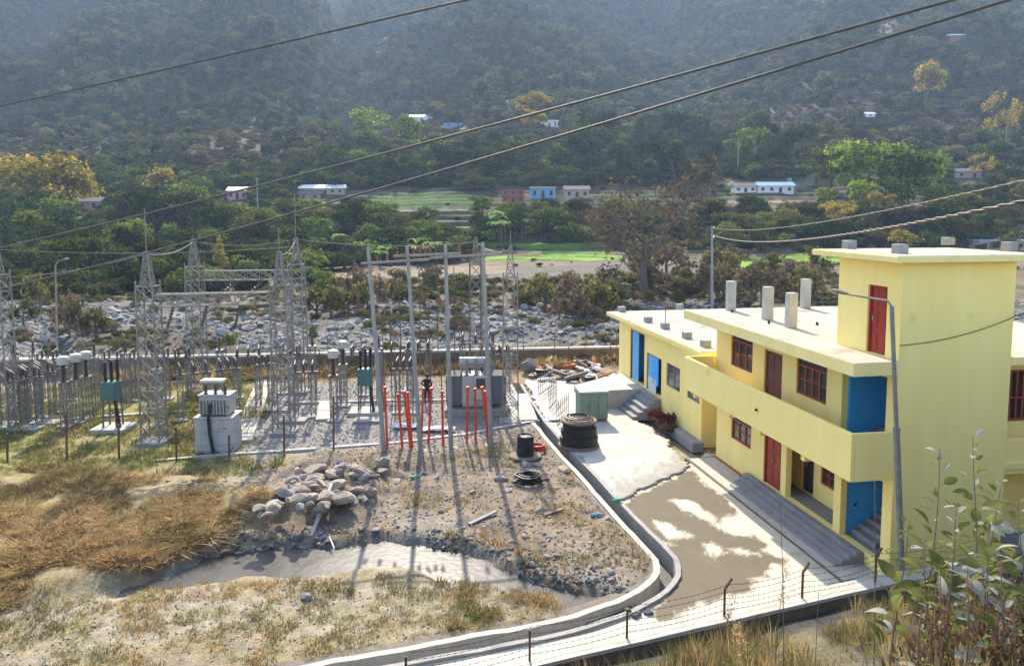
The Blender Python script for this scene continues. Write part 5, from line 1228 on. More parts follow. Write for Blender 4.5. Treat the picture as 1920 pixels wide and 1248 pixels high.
MB().lathe((0, -0.105, 1.615), [(0.018, 0), (0.012, 0.02), (0.004, 0.03)], 7, (0, -1, 0.2)).build('nose', M['skin'], pr)
# ================================================================== overhead lines close to the camera
def farcable(p0, d0, p1, d1, r, lab, sag=0.0, over=1.3):
    a, b = at(*p0, d0), at(*p1, d1); e = b + (b - a) * (over - 1) * 0.5; s = a - (b - a) * (over - 1) * 0.5
    cable('power_line', [s, e], r, M['cablecover'], lab, 'power line', 'power lines crossing the view', 8, sag=sag, seg=60)
farcable((0, 198), 30, (868, 0), 22, 0.034, 'upper power line crossing the hillside at the left', 0.05)
farcable((0, 462), 34, (1768, 0), 15, 0.03, 'middle power line rising across the whole view to the right', 0.22, 1.15)
farcable((30, 532), 36, (1870, 0), 14, 0.03, 'lower power line rising across the whole view to the right', 0.30, 1.12)
b = at(1335, 600, 88); b[2] = -1.3; t = at(1335, 424, 88)
o = thing('utility_pole', 'grey concrete utility pole behind the flat roofs carrying the twisted service cables', 'utility pole', b)
MB().tube([(0, 0, -0.3), t - b], 0.17, 8, 0.12).build('shaft', M['concrete'], o)
for z in (0.35, 1.35): MB().bar(t - b + np.array([-0.35, 0, -z]), t - b + np.array([0.35, 0, -z]), 0.07).build('bracket', M['steel_dull'], o); MB().sheds(t - b + np.array([0.3, 0, -z + 0.04]), 0.1, 0.3, 3, 8).build('insulator', M['ceramic'], o)
cable('service_cable', [at(1340, 442, 88), at(1990, 362, 18)], 0.027, M['servicecable'], 'thick twisted service cable from the utility pole to the right', 'cable', 'service cables', twist=1.7, sag=0.9)
cable('service_cable', [at(1340, 428, 88), at(1990, 322, 20)], 0.016, M['servicecable'], 'thin twisted service cable above the thick one', 'cable', 'service cables', twist=1.7, sag=0.7)
# ================================================================== plants
LM = {
 'dark': leafmat('dark_evergreen_leaf', (0.012, 0.022, 0.008), (0.10, 0.118, 0.030), 0.28, 0.7),
 'mid': leafmat('mid_green_leaf', (0.03, 0.055, 0.012), (0.21, 0.235, 0.045), 0.36, 0.7),
 'bright': leafmat('bright_green_leaf', (0.05, 0.10, 0.012), (0.36, 0.40, 0.06), 0.4, 0.4),
 'olive': leafmat('olive_leaf', (0.09, 0.09, 0.03), (0.17, 0.15, 0.045), 0.4, 0.5),
 'gold': leafmat('golden_leaf', (0.22, 0.17, 0.035), (0.40, 0.29, 0.05), 0.45, 0.4),
 'rusty': leafmat('rusty_brown_leaf', (0.11, 0.08, 0.05), (0.20, 0.14, 0.08), 0.35, 0.5),
 'forest': leafmat('forest_leaf', (0.020, 0.030, 0.010), (0.15, 0.15, 0.042), 0.28, 1.2, (0.15, 0.11, 0.055)),
 'olivegold': leafmat('yellowing_leaf', (0.14, 0.12, 0.025), (0.46, 0.34, 0.06), 0.5, 0.3),
 'banana': leafmat('banana_leaf', (0.13, 0.22, 0.05), (0.32, 0.40, 0.12), 0.45, 0.3),
 'straw': leafmat('dry_straw_blade', (0.29, 0.185, 0.08), (0.56, 0.40, 0.19), 0.35, 0.9),
 'drygreen': leafmat('half_dry_grass_blade', (0.15, 0.13, 0.045), (0.30, 0.25, 0.10), 0.4, 0.5),
 'green': leafmat('green_grass_blade', (0.12, 0.16, 0.035), (0.22, 0.24, 0.06), 0.4, 0.5),
 'brownweed': leafmat('withered_brown_leaf', (0.085, 0.048, 0.030), (0.24, 0.15, 0.085), 0.25, 0.5),
 'weedleaf': leafmat('pale_green_weed_leaf', (0.09, 0.11, 0.028), (0.25, 0.24, 0.085), 0.4, 0.3),
 'weedpale': leafmat('silvery_weed_leaf', (0.26, 0.27, 0.22), (0.42, 0.41, 0.33), 0.3, 0.3),
 'reddish': leafmat('dark_red_leaf', (0.11, 0.03, 0.03), (0.17, 0.06, 0.05), 0.3, 0.4),
}
def leaves(C, N, size, r, aspect=0.55, fold=0.0):
    """rhombic leaves centred at C, facing N"""
    n = len(C); N = N / (np.linalg.norm(N, axis=1, keepdims=True) + 1e-9)
    a = r.normal(size=(n, 3)); t = np.cross(N, a); t /= np.linalg.norm(t, axis=1, keepdims=True) + 1e-9; b = np.cross(N, t)
    s = (size * r.uniform(0.6, 1.35, n))[:, None]
    V = np.stack([C - t * s, C - b * s * aspect + N * s * 0.15, C + t * s, C + b * s * aspect + N * s * 0.15], 1).reshape(-1, 3)
    return V, np.arange(4 * n).reshape(n, 4)
def crownmesh(name, lobes, n, size, seed, m, down=0.35):
    r = np.random.default_rng(seed); L_ = np.array(lobes, float)
    wt = L_[:, 3] * L_[:, 4]; k = r.choice(len(L_), n, p=wt / wt.sum())
    d = r.normal(size=(n, 3)); d /= np.linalg.norm(d, axis=1, keepdims=True); d[:, 2] = np.where(d[:, 2] < -0.3, -d[:, 2] * down, d[:, 2])
    rad = r.uniform(0.55, 1.0, n) ** 0.6
    bump = 1 + 0.22 * np.sin(d[:, 0] * 7 + k) * np.sin(d[:, 1] * 6 + 2 * k) + 0.12 * r.normal(size=n)
    C = L_[k, :3] + d * L_[k][:, [3, 3, 4]] * (rad * bump)[:, None]
    N = d + r.normal(size=(n, 3)) * 0.55 + np.array([0, 0, 0.35])
    V, F = leaves(C, N, size, r, 0.6)
    return quads_mesh(name, V, F, m)
def lobes_of(kind, seed):
    r = np.random.default_rng(seed); L_ = []
    if kind == 'broad':
        for i in range(9): a = r.uniform(0, 6.28); q = r.uniform(0.1, 0.27); z = r.uniform(0.42, 0.86); s = r.uniform(0.12, 0.2); L_.append((q * math.cos(a), q * math.sin(a), z, s, s * 0.8))
        L_.append((0, 0, 0.66, 0.26, 0.26))
    elif kind == 'tall':
        for i in range(10): z = 0.25 + 0.7 * i / 9; a = r.uniform(0, 6.28); q = 0.10 * (1.1 - z); s = 0.15 * (1.15 - 0.6 * z); L_.append((q * math.cos(a), q * math.sin(a), z, s, s * 0.8))
    elif kind == 'bush':
        for i in range(8): a = r.uniform(0, 6.28); q = r.uniform(0.1, 0.42); z = r.uniform(0.22, 0.66); s = r.uniform(0.2, 0.32); L_.append((q * math.cos(a), q * math.sin(a), z, s, s * 0.85))
    elif kind == 'plume':
        for i in range(13):
            a = r.uniform(0, 6.28); q = r.uniform(0.05, 0.34)
            for f in (0.45, 0.75, 1.0): L_.append((q * f * math.cos(a), q * f * math.sin(a), 0.12 + 0.82 * f - 0.5 * q * f, 0.09, 0.11))
    elif kind == 'umbrella':
        for i in range(13): a = r.uniform(0, 6.28); q = r.uniform(0.08, 0.42); z = 0.9 - 0.7 * q * q - r.uniform(0, 0.22); s = r.uniform(0.09, 0.15); L_.append((q * math.cos(a), q * math.sin(a), z, s, s * 0.55))
    elif kind == 'cone':
        for i in range(9): z = 0.1 + 0.85 * i / 8; s = 0.26 * (1.08 - z); L_.append((0.02 * r.normal(), 0.02 * r.normal(), z, s, 0.08))
    return L_
def trunkmesh(name, seed, h=0.55, r0=0.026, limbs=5, sp=0.22):
    r = np.random.default_rng(seed); b = MB()
    pts = [np.array([0.01 * r.normal() * i, 0.01 * r.normal() * i, -0.04 + h * i / 4]) for i in range(5)]
    b.tube(pts, r0, 6, r0 * 0.55)
    for i in range(limbs):
        a = r.uniform(0, 6.28); z = h * r.uniform(0.5, 1.0); q = np.array([0, 0, z]); e = q + np.array([sp * math.cos(a), sp * math.sin(a), r.uniform(0.12, 0.25)])
        b.tube([q, (q + e) / 2 + np.array([0, 0, 0.03]), e], r0 * 0.5, 4, r0 * 0.15)
    return b.mesh(name, M['bark'], True)
TREE = {}
def reg(key, kind, lm, n, size, seeds=(1, 2), trunk=0.5, r0=0.024):
    TREE[key] = [(crownmesh('crown', lobes_of(kind, s + 100 * len(TREE)), n, size, s, LM[lm]), trunkmesh('trunk', s, trunk, r0)) for s in seeds]
reg('dark bushy', 'broad', 'dark', 1500, 0.034, (1, 2, 3))
reg('mid green bushy', 'broad', 'mid', 1400, 0.034, (4, 5))
reg('tall slender', 'tall', 'dark', 1100, 0.03, (6, 7), 0.8)
reg('bright plumed', 'plume', 'bright', 1700, 0.03, (8, 9), 0.3)
reg('olive round', 'broad', 'olive', 1200, 0.034, (10, 11))
reg('golden spreading', 'umbrella', 'gold', 1000, 0.032, (12, 13), 0.75, 0.02)
reg('low green', 'bush', 'mid', 900, 0.06, (14, 15), 0.3)
reg('low dark', 'bush', 'dark', 900, 0.06, (16, 17), 0.3)
reg('low brown', 'bush', 'rusty', 620, 0.05, (18, 19), 0.4)
reg('yellow conical', 'cone', 'gold', 900, 0.04, (20,), 0.9)
reg('low olive', 'bush', 'olive', 800, 0.055, (22, 23), 0.3)
reg('golden bushy', 'broad', 'olivegold', 1500, 0.032, (24, 25), 0.55)
reg('forest', 'broad', 'forest', 420, 0.062, (31, 32, 33, 34), 0.45, 0.02)
def tree(key, p, h, label, group=None, wd=1.0, name=None, cat=None, rr=random):
    cr, tk = rr.choice(TREE[key])
    bush = key.startswith('low')
    o = thing(name or ('bush' if bush else 'tree'), label, cat or ('bush' if bush else 'tree'), (p[0], p[1], p[2] - 0.02 * h), rr.uniform(0, 6.28), group, (h * wd, h * wd, h))
    link('crown', cr, o)['kind'] = 'stuff'; link('trunk', tk, o)
    return o
def branchtree(name, seed, h, depth, lm, nleaf, size, spread=0.6, trunk=0.3, r0=0.022):
    """bare branching tree with a few leaves left; returns wood mesh and leaf mesh"""
    r = np.random.default_rng(seed); b = MB(); tips = []
    def go(p, d, L_, rad, k):
        m_ = p + d * L_ * 0.5 + r.normal(size=3) * L_ * 0.05; e = p + d * L_
        b.tube([p, m_, e], rad, 5 if k > depth - 2 else 3, rad * 0.62, cap=False)
        if k <= 2: tips.extend([m_, e, (m_ + e) / 2])
        if k == 0: return
        for i in range(3 if k > 1 else 2):
            nd = d + r.normal(size=3) * spread; nd[2] = nd[2] * 0.8 + 0.18; nd /= np.linalg.norm(nd)
            go(p + d * L_ * r.uniform(0.5, 1.0), nd, L_ * r.uniform(0.6, 0.82), rad * 0.58, k - 1)
    go(np.array([0, 0, -0.03]), np.array([0.02, 0, 1.0]), trunk, r0, depth)
    T = np.array(tips); T = T[r.choice(len(T), nleaf)] + r.normal(size=(nleaf, 3)) * 0.018
    V, F = leaves(T, r.normal(size=(nleaf, 3)) + [0, 0, 0.3], size, r, 0.55)
    zmax = max(v[2] for v in b.V); s = 1 / zmax
    b.V = [(x * s, y * s, z * s) for x, y, z in b.V]
    return b.mesh('branches', M['bark']), quads_mesh('leaves', V * s, F, LM[lm])
BR = [branchtree('bare', 41, 1, 6, 'rusty', 1300, 0.010, 0.85, 0.24, 0.02), branchtree('shrub', 42, 1, 4, 'rusty', 500, 0.018, 0.6, 0.16, 0.016), branchtree('shrub', 43, 1, 4, 'olive', 450, 0.018, 0.6, 0.12, 0.016), branchtree('bare', 44, 1, 5, 'gold', 1500, 0.016, 0.5, 0.34, 0.018)]
def baretree(i, p, h, label, group=None, wd=1.0, name='bare_tree', cat='tree', rz=0.0):
    o = thing(name, label, cat, p, rz, group, (h * wd, h * wd, h))
    link('branches', BR[i][0], o)['kind'] = 'stuff'; link('leaves', BR[i][1], o)['kind'] = 'stuff'; return o
def hpx(p, dy): return dy / FPX * math.hypot(p[1], p[0] * 0.3)
HB = [(603, 368, 86, 13), (445, 375, 40, 18), (962, 380, 46, 25), (1018, 374, 50, 22), (1082, 374, 48, 17), (1455, 362, 72, 15), (1398, 364, 44, 13), (790, 229, 46, 11), (850, 240, 40, 10), (1030, 238, 34, 10), (165, 392, 50, 15), (1632, 222, 20, 6), (1795, 76, 30, 10), (1815, 335, 50, 12)]
def hides(qx, qy, hp, keep=0.35):            # would a plant of this height stand in front of a house
    k = np.zeros(np.shape(qx), bool)
    for a, b, c_, d in HB: k |= (np.abs(qx - a) < c_ / 2 + 3 + 0.3 * np.minimum(hp, 60)) & (qy > b - 6) & (qy - hp < b - d * keep) & (qy < b + 90)
    return k
# --- trees one can point to
T1 = [('golden bushy', 60, 420, 140, 1.35, 'broad golden tree rising over the grove at the far left'), ('golden bushy', 135, 430, 150, 1.0, 'golden tree with a flat ragged crown right of the broad one at the far left'), ('golden bushy', 302, 385, 75, 1.1, 'small golden tree standing alone above the grove below the brown slope'),
      ('golden spreading', 1003, 255, 92, 0.9, 'yellow topped tree on the hillside beside the small white house'), ('golden spreading', 998, 285, 90, 0.6, 'slim pale yellow tree just below the yellow topped one on the hillside'), ('bright plumed', 228, 500, 85, 0.9, 'pale green feathery tree in front of the dark grove at the left'), ('yellow conical', 413, 515, 75, 1.0, 'yellow conical tree behind the rear gantry'),
      ('golden bushy', 1735, 205, 92, 0.9, 'dull golden tree on the knoll of the brown slope'), ('low brown', 1045, 275, 48, 0.9, 'orange brown tree left of the middle of the hillside'), ('golden spreading', 822, 225, 40, 0.7, 'small yellow tree right of the blue roofed hill house'), ('mid green bushy', 872, 235, 50, 0.5, 'slim grey green tree behind the blue hill house'),
      ('golden bushy', 1692, 480, 52, 1.6, 'low golden tree showing behind the tower roof'), ('bright plumed', 690, 290, 85, 1.3, 'bright green plumed clump on the lower hillside left of the white roofed house'), ('mid green bushy', 760, 300, 90, 1.0, 'leafy tree beside the bright plumed clump on the lower hillside')]
for key, px, py, dy, wd, lab in T1:
    p = hit(px, py); tree(key, p, hpx(p, dy), lab, None, wd)
p = hit(1210, 556); baretree(0, p, hpx(p, 268), 'large bare brown tree standing alone in front of the terraced fields', None, 0.95, rz=0.6)
p = hit(1888, 290); baretree(3, p, hpx(p, 120), 'golden half bare tree at the right edge of the slope', None, 0.6)
p = hit(1850, 345); baretree(3, p, hpx(p, 60), 'rounded brown half bare tree below the golden one at the right', None, 0.9)
rr = random.Random(21)
for k, (px, py, dy) in enumerate(((1555, 380, 130), (1590, 390, 140), (1625, 392, 130), (1660, 395, 140), (1700, 395, 135), (1735, 392, 120), (1545, 410, 70), (1610, 415, 90), (1680, 420, 100), (1750, 415, 80), (1790, 408, 60))):
    p = hit(px, py + 12); tree('bright plumed' if k % 4 else 'mid green bushy', p, hpx(p, dy), 'bright green bamboo like tree in the big clump behind the stair tower', 'trees of the big green clump', rr.uniform(0.8, 1.1), rr=rr)
for px, py, dy in ((1600, 330, 45), (1685, 335, 50), (1570, 425, 50), (1640, 400, 40)):
    p = hit(px, py + 40); tree('golden spreading', p, hpx(p, dy + 50), 'yellow tinged tree among the big green clump behind the stair tower', 'yellow trees of the big green clump', 0.8, rr=rr)
# --- groves: many similar trees, some three hundred in all
GROVE = [
 ([(0, 540), (0, 440), (200, 440), (440, 430), (440, 530), (250, 555)], 46, (('dark bushy', 0.6), ('mid green bushy', 0.25), ('tall slender', 0.15)), (60, 115), 'in the dark grove beyond the river', (0.8, 1.1)),
 ([(0, 430), (200, 425), (430, 410), (430, 440), (0, 450)], 16, (('mid green bushy', 0.5), ('olive round', 0.3), ('dark bushy', 0.2)), (45, 75), 'along the top of the grove at the left', (0.9, 1.2)),
 ([(440, 500), (430, 410), (640, 400), (640, 420), (800, 450), (830, 485), (640, 500)], 34, (('mid green bushy', 0.4), ('dark bushy', 0.45), ('olive round', 0.15)), (40, 80), 'on the bank below the long white roofed house', (0.9, 1.3)),
 ([(880, 450), (900, 410), (1120, 400), (1160, 430), (1120, 450), (960, 455)], 22, (('mid green bushy', 0.5), ('dark bushy', 0.5)), (40, 68), 'below the red and blue houses', (0.9, 1.3)),
 ([(1180, 470), (1170, 420), (1340, 410), (1540, 430), (1840, 440), (1900, 470), (1600, 470), (1350, 475)], 40, (('dark bushy', 0.5), ('olive round', 0.3), ('mid green bushy', 0.2)), (35, 65), 'on the bank behind the flat roofs', (0.9, 1.4)),
 ([(1000, 330), (1000, 280), (1180, 270), (1500, 290), (1520, 330), (1300, 345), (1120, 350)], 40, (('dark bushy', 0.65), ('tall slender', 0.2), ('mid green bushy', 0.15)), (55, 90), 'in the wood above the metal roofed house', (0.8, 1.1)),
 ([(600, 345), (620, 300), (980, 290), (1000, 340), (880, 355), (700, 350)], 30, (('dark bushy', 0.7), ('mid green bushy', 0.3)), (40, 70), 'in the wood on the lower hillside between the houses', (0.8, 1.2)),
 ([(1760, 400), (1780, 330), (1920, 310), (1920, 400)], 14, (('olive round', 0.5), ('dark bushy', 0.3), ('low brown', 0.2)), (35, 65), 'on the terraces at the right edge', (0.9, 1.3)),
]
ng_ = 0
for poly, n, mix, hr, where, wdr in GROVE:
    for px, py in sorted(inpx(poly, n, rr), key=lambda q: q[1]):
        key = rr.choices([m_[0] for m_ in mix], [m_[1] for m_ in mix])[0]
        p = hit(px, py); h = rr.uniform(*hr)
        if hides(np.array([px]), np.array([py]), np.array([h]))[0]: continue
        h = hpx(p, h)
        tree(key, p, h, {'low brown': 'brown leafed bush '}.get(key, key + ' tree ') + where, key + ' trees ' + where if key != 'low brown' else 'brown bushes ' + where, rr.uniform(*wdr), rr=rr); ng_ += 1
# --- bushes on the bank beyond the river
BUSH = [
 ([(560, 570), (570, 530), (860, 520), (1130, 530), (1150, 575), (900, 572)], 34, (('low olive', 0.45), ('low brown', 0.3), ('low green', 0.25)), (18, 42), 'on the bank between the gantries and the fields'),
 ([(1160, 590), (1160, 520), (1340, 510), (1570, 510), (1570, 575), (1300, 570)], 40, (('low brown', 0.75), ('low olive', 0.2), ('low dark', 0.05)), (20, 40), 'on the terraced bank behind the flat roofs'),
 ([(20, 580), (30, 550), (250, 540), (440, 540), (550, 560), (300, 575)], 26, (('low brown', 0.5), ('low olive', 0.35), ('low dark', 0.15)), (18, 40), 'at the edge of the river bed at the left'),
 ([(640, 470), (650, 420), (830, 420), (900, 440), (840, 470)], 14, (('low dark', 0.5), ('low green', 0.5)), (20, 42), 'on the terrace edge behind the banana plants'),
 ([(1250, 425), (1340, 400), (1560, 400), (1540, 430)], 16, (('low olive', 0.6), ('low brown', 0.4)), (16, 28), 'on the brown terrace below the metal roofed house'),
]
for poly, n, mix, hr, where in BUSH:
    for px, py in inpx(poly, n, rr):
        key = rr.choices([m_[0] for m_ in mix], [m_[1] for m_ in mix])[0]
        h = rr.uniform(*hr)
        if hides(np.array([px]), np.array([py]), np.array([h]))[0]: continue
        p = hit(px, py); tree(key, p, hpx(p, h), key + ' bush ' + where, key + ' bushes ' + where, rr.uniform(0.9, 1.5), rr=rr)
for k in range(48):
    px, py = (rr.uniform(1180, 1570), rr.uniform(515, 575)) if k > 25 else (rr.uniform(1020, 1160), rr.uniform(560, 620)) if k < 12 else (rr.uniform(30, 240), rr.uniform(575, 640)) if k < 20 else (rr.uniform(580, 700), rr.uniform(560, 600))
    p = hit(px, py); baretree(1 + k % 2, p, hpx(p, rr.uniform(45, 75)), 'leafless brown shrub growing among the river stones' if k < 26 else 'leafless brown shrub on the terraced bank behind the flat roofs', 'bare shrubs along the river' if k < 26 else 'bare shrubs on the terraced bank', rr.uniform(0.7, 1.1), 'bare_shrub', 'shrub', rr.uniform(0, 6))
for px, py, h, lab in ((432, 655, 45, 'dark green cypress like shrub behind the yard beside the river stones'), (590, 640, 36, 'yellow green shrub behind the rear gantry beside the river stones'), (1575, 560, 30, 'yellow leafed bush behind the roof columns')):
    p = hit(px, min(py, 640)) if py < 641 else gp(px, py); tree('low green' if px < 500 else 'low olive', p, hpx(p, h), lab, None, 0.6)
# --- banana plants
def bananas(i):
    r = np.random.default_rng(200 + i); b = MB(); b.tube([(0, 0, -0.05), (0.01, 0, 0.25), (0.0, 0.01, 0.5)], 0.035, 6, 0.02); stem = b.mesh('stem', M['bark'], True)
    V, F = [], []
    for k in range(9):
        a = r.uniform(0, 6.28); L_ = r.uniform(0.4, 0.6); out = np.array([math.cos(a), math.sin(a), 0]); sd_ = np.array([-math.sin(a), math.cos(a), 0]); n0 = len(V)
        for j in range(6):
            t = j / 5; c_ = np.array([0, 0, 0.48]) + out * L_ * t * 0.85 + np.array([0, 0, 0.62 * L_ * (1.5 * t - 1.35 * t * t)]) * 1.2; w_ = 0.085 * math.sin(math.pi * min(0.97, t * 0.85 + 0.12))
            V += [c_ - sd_ * w_ - [0, 0, 0.02], c_ + sd_ * w_ - [0, 0, 0.02]]
        F += [(n0 + 2 * j, n0 + 2 * j + 1, n0 + 2 * j + 3, n0 + 2 * j + 2) for j in range(5)]
    return stem, quads_mesh('leaves', V, F, LM['banana'])
BAN = [bananas(i) for i in range(3)]
for k in range(30):
    px, py = ((rr.uniform(575, 640), rr.uniform(462, 490)) if k < 6 else (rr.uniform(640, 840), rr.uniform(482, 500)) if k < 16 else (rr.uniform(905, 1050), rr.uniform(440, 458)) if k < 26 else (rr.uniform(480, 560), rr.uniform(440, 470)))
    p = hit(px, py); where = 'behind the cross arms of the concrete poles' if 6 <= k < 16 else 'below the red house beside the green fields' if 16 <= k < 26 else 'behind the rear gantry'
    h = hpx(p, rr.uniform(45, 70)); o = thing('banana_plant', 'banana plant with long drooping leaves ' + where, 'banana plant', p, rr.uniform(0, 6), 'banana plants ' + where, h)
    s, l = BAN[k % 3]; link('stem', s, o); link('leaves', l, o)['kind'] = 'stuff'
# ================================================================== houses on the far side
def house(px, py, wpx, hpx_, wallm, roofm, label, floors=1, nwin=4, slope=True, rz=0.0, depth=4.0, winm='dark', name='house'):
    p = hit(px, py); sc = p[1] / FPX; W_, H_ = wpx * sc, hpx_ * sc
    o = thing(name, label, 'house', p, rz)
    MB().box(-W_ / 2, W_ / 2, 0, depth, -2.0, H_).build('wall', M[wallm], o)
    ov = 0.5
    r_ = MB()
    if slope: r_.add([(-W_ / 2 - ov, -ov, H_), (W_ / 2 + ov, -ov, H_), (W_ / 2 + ov, depth + ov, H_), (-W_ / 2 - ov, depth + ov, H_), (-W_ / 2 - ov, depth / 2, H_ + 1.25), (W_ / 2 + ov, depth / 2, H_ + 1.25)], [(0, 1, 5, 4), (2, 3, 4, 5), (0, 4, 3), (1, 2, 5), (3, 2, 1, 0)])
    else: r_.box(-W_ / 2 - 0.3, W_ / 2 + 0.3, -0.5, depth + 0.3, H_ + 0.003, H_ + 0.22)
    r_.build('roof', M[roofm], o)
    for f in range(floors):
        for i in range(nwin):
            x = -W_ / 2 + W_ * (i + 0.5) / nwin; z0 = H_ * f / floors + H_ / floors * 0.3; dr = i == nwin // 2 and f == 0
            fr_ = MB().box(x - 0.5, x + 0.5, -0.06, -0.004, z0 if not dr else 0.05, z0 + H_ / floors * 0.45).build('door' if dr else 'window', M['wood'] if winm == 'dark' else M[winm], o)
            MB().box(x - 0.4, x + 0.4, -0.075, -0.062, (z0 if not dr else 0.1) + 0.08, z0 + H_ / floors * 0.45 - 0.08).build('pane', M['dark'], fr_)
        if floors > 1 and f: MB().box(-W_ / 2 - 0.1, W_ / 2 + 0.1, -0.7, -0.08, H_ * f / floors - 0.1, H_ * f / floors + 0.05).build('balcony', M[wallm], o)
    return o
house(603, 368, 82, 11, 'mudwall', 'tin', 'long low house with a bright white roof on the terrace', 1, 6)
house(445, 375, 36, 16, 'pink', 'tin', 'small pink house at the top of the grove', 1, 3)
house(962, 380, 42, 23, 'brick', 'thatch', 'two storey brick red house on the terrace', 2, 3, False)
house(1018, 374, 46, 20, 'azure', 'tin', 'bright blue house with a flat pale roof beside the red one', 1, 3, False)
house(1082, 374, 44, 15, 'mudwall', 'thatch', 'low tan house to the right of the blue one', 1, 3)
house(1455, 362, 66, 13, 'whitewall', 'bluetin', 'white house with a pale metal roof on the terrace', 1, 4)
p = hit(1478, 352); MB().lathe((p[0], p[1] - 1.0, p[2] + 1.6), [(0.6, 0), (0.75, 0.1), (0.75, 1.3), (0.3, 1.6)], 12).build('water_tank', M['greenplastic'], label='green water tank at the right end of the metal roofed house', cat='water tank')
house(1398, 364, 40, 11, 'whitewall', 'thatch', 'low house with a dark roof left of the metal roofed one', 1, 3)
house(790, 229, 42, 9, 'whitewall', 'bluetin', 'hill house with a bluish roof above the lower wood', 1, 3)
house(850, 240, 36, 9, 'azure', 'thatch', 'small blue hill house right of the bluish roofed one', 1, 2, False)
house(1030, 238, 32, 8, 'whitewall', 'thatch', 'small white hill house beside the yellow topped tree', 1, 3)
house(1795, 76, 28, 8, 'brick', 'tin', 'tiny reddish house high on the slope at the right', 1, 2)
house(165, 392, 46, 14, 'mudwall', 'thatch', 'brown house half hidden behind the golden trees at the left', 1, 2)
house(15, 380, 40, 12, 'whitewall', 'thatch', 'pale house glimpsed under the golden trees at the left edge', 1, 2)
house(1670, 330, 50, 10, 'mudwall', 'thatch', 'grey house hidden behind the big green clump', 1, 2)
house(1815, 335, 50, 12, 'mudwall', 'thatch', 'low grey stone house on the terraces at the right', 1, 2)
house(1632, 222, 18, 4, 'whitewall', 'tin', 'tiny white hut at the foot of the brown slope', 1, 1)
house(1880, 470, 90, 18, 'mudwall', 'bluetin', 'shed with a pale blue roof behind the stair tower', 1, 4, False)
house(580, 372, 40, 8, 'mudwall', 'thatch', 'low shed just left behind the white roofed house', 1, 2)
# --- wooden poles of the valley
for px, y0, y1, lab in ((127, 300, 420, 'tall pole in the grove at the far left'), (484, 335, 415, 'pole in front of the pink house'), (1383, 268, 335, 'pale pole at the foot of the wood above the metal roofed house'), (1885, 220, 290, 'pole on the slope at the right edge')):
    b = hit(px, y1); h = hpx(b, y1 - y0); o = thing('power_pole', lab, 'pole', b, 0, 'poles in the valley'); MB().tube([(0, 0, -0.5), (0, 0, h)], 0.2, 6, 0.13).build('shaft', M['concrete'], o); MB().bar((-0.9, 0, h - 0.5), (0.9, 0, h - 0.5), 0.12).build('cross_arm', M['steel_dull'], o)
# ================================================================== what nobody could count
def scatter(name, P, S_, src, idx, rot=None, kind='stuff', tilt=0.0):
    n = len(P); r = np.random.default_rng(n)
    me = bpy.data.meshes.new(name); me.vertices.add(n); me.vertices.foreach_set('co', np.asarray(P, np.float32).ravel())
    rot = np.stack([r.normal(size=n) * tilt, r.normal(size=n) * tilt, r.uniform(0, 6.283, n)], 1) if rot is None else rot
    for nm, ty, d in (('rot', 'FLOAT_VECTOR', rot), ('scl', 'FLOAT_VECTOR', S_)):
        a = me.attributes.new(nm, ty, 'POINT'); a.data.foreach_set('vector', np.asarray(d, np.float32).ravel())
    a = me.attributes.new('idx', 'INT', 'POINT'); a.data.foreach_set('value', np.asarray(idx, np.int32))
    o = link(name, me); o['kind'] = kind
    g = bpy.data.node_groups.new(name, 'GeometryNodeTree')
    g.interface.new_socket('Geometry', in_out='INPUT', socket_type='NodeSocketGeometry'); g.interface.new_socket('Geometry', in_out='OUTPUT', socket_type='NodeSocketGeometry')
    gi, go_ = g.nodes.new('NodeGroupInput'), g.nodes.new('NodeGroupOutput'); ip = g.nodes.new('GeometryNodeInstanceOnPoints'); jn = g.nodes.new('GeometryNodeJoinGeometry')
    for s in reversed(src):
        oi = g.nodes.new('GeometryNodeObjectInfo'); oi.inputs['Object'].default_value = s; oi.inputs['As Instance'].default_value = True; g.links.new(oi.outputs['Geometry'], jn.inputs[0])
    def at_(nm, ty):
        a = g.nodes.new('GeometryNodeInputNamedAttribute'); a.data_type = ty; a.inputs['Name'].default_value = nm; return a.outputs['Attribute']
    er = g.nodes.new('FunctionNodeEulerToRotation')
    g.links.new(gi.outputs[0], ip.inputs['Points']); g.links.new(jn.outputs[0], ip.inputs['Instance']); ip.inputs['Pick Instance'].default_value = True
    g.links.new(at_('idx', 'INT'), ip.inputs['Instance Index']); g.links.new(at_('rot', 'FLOAT_VECTOR'), er.inputs[0]); g.links.new(er.outputs[0], ip.inputs['Rotation']); g.links.new(at_('scl', 'FLOAT_VECTOR'), ip.inputs['Scale'])
    g.links.new(ip.outputs[0], go_.inputs[0])
    o.modifiers.new('scatter', 'NODES').node_group = g
    return o
# forest on the hills: the source crowns are real trees at its foot
src = []
for i, (px, py) in enumerate(((560, 330), (585, 325), (520, 335), (1540, 300))):
    p = hit(px, py); h = hpx(p, 36); o = thing('tree', 'small dark forest tree at the foot of the hill where the forest begins', 'tree', p, 0, 'forest trees at the foot of the hill', h)
    c_ = link('crown', TREE['forest'][i][0], o); c_['kind'] = 'stuff'; link('trunk', TREE['forest'][i][1], o); src.append(c_)
for key in ('tall slender', 'olive round'): src.append(next(o for o in S.objects if o.name.startswith('crown') and o.data in [q[0] for q in TREE[key]]))
r = np.random.default_rng(77)
Nf = 110000
yy = np.sqrt(r.uniform(285 ** 2, 1190 ** 2, Nf)); xx = r.uniform(-0.95, 0.95, Nf) * yy
zz = far_h(xx, yy); qx, qy = proj(xx, yy, zz)
den = 1 - 0.96 * clearing(qx, qy); den *= np.where(fbm(xx * 0.02, yy * 0.02, 121) > 0.40, 1.0, 0.40); den *= np.where(yy < 330, 0.5, 1)
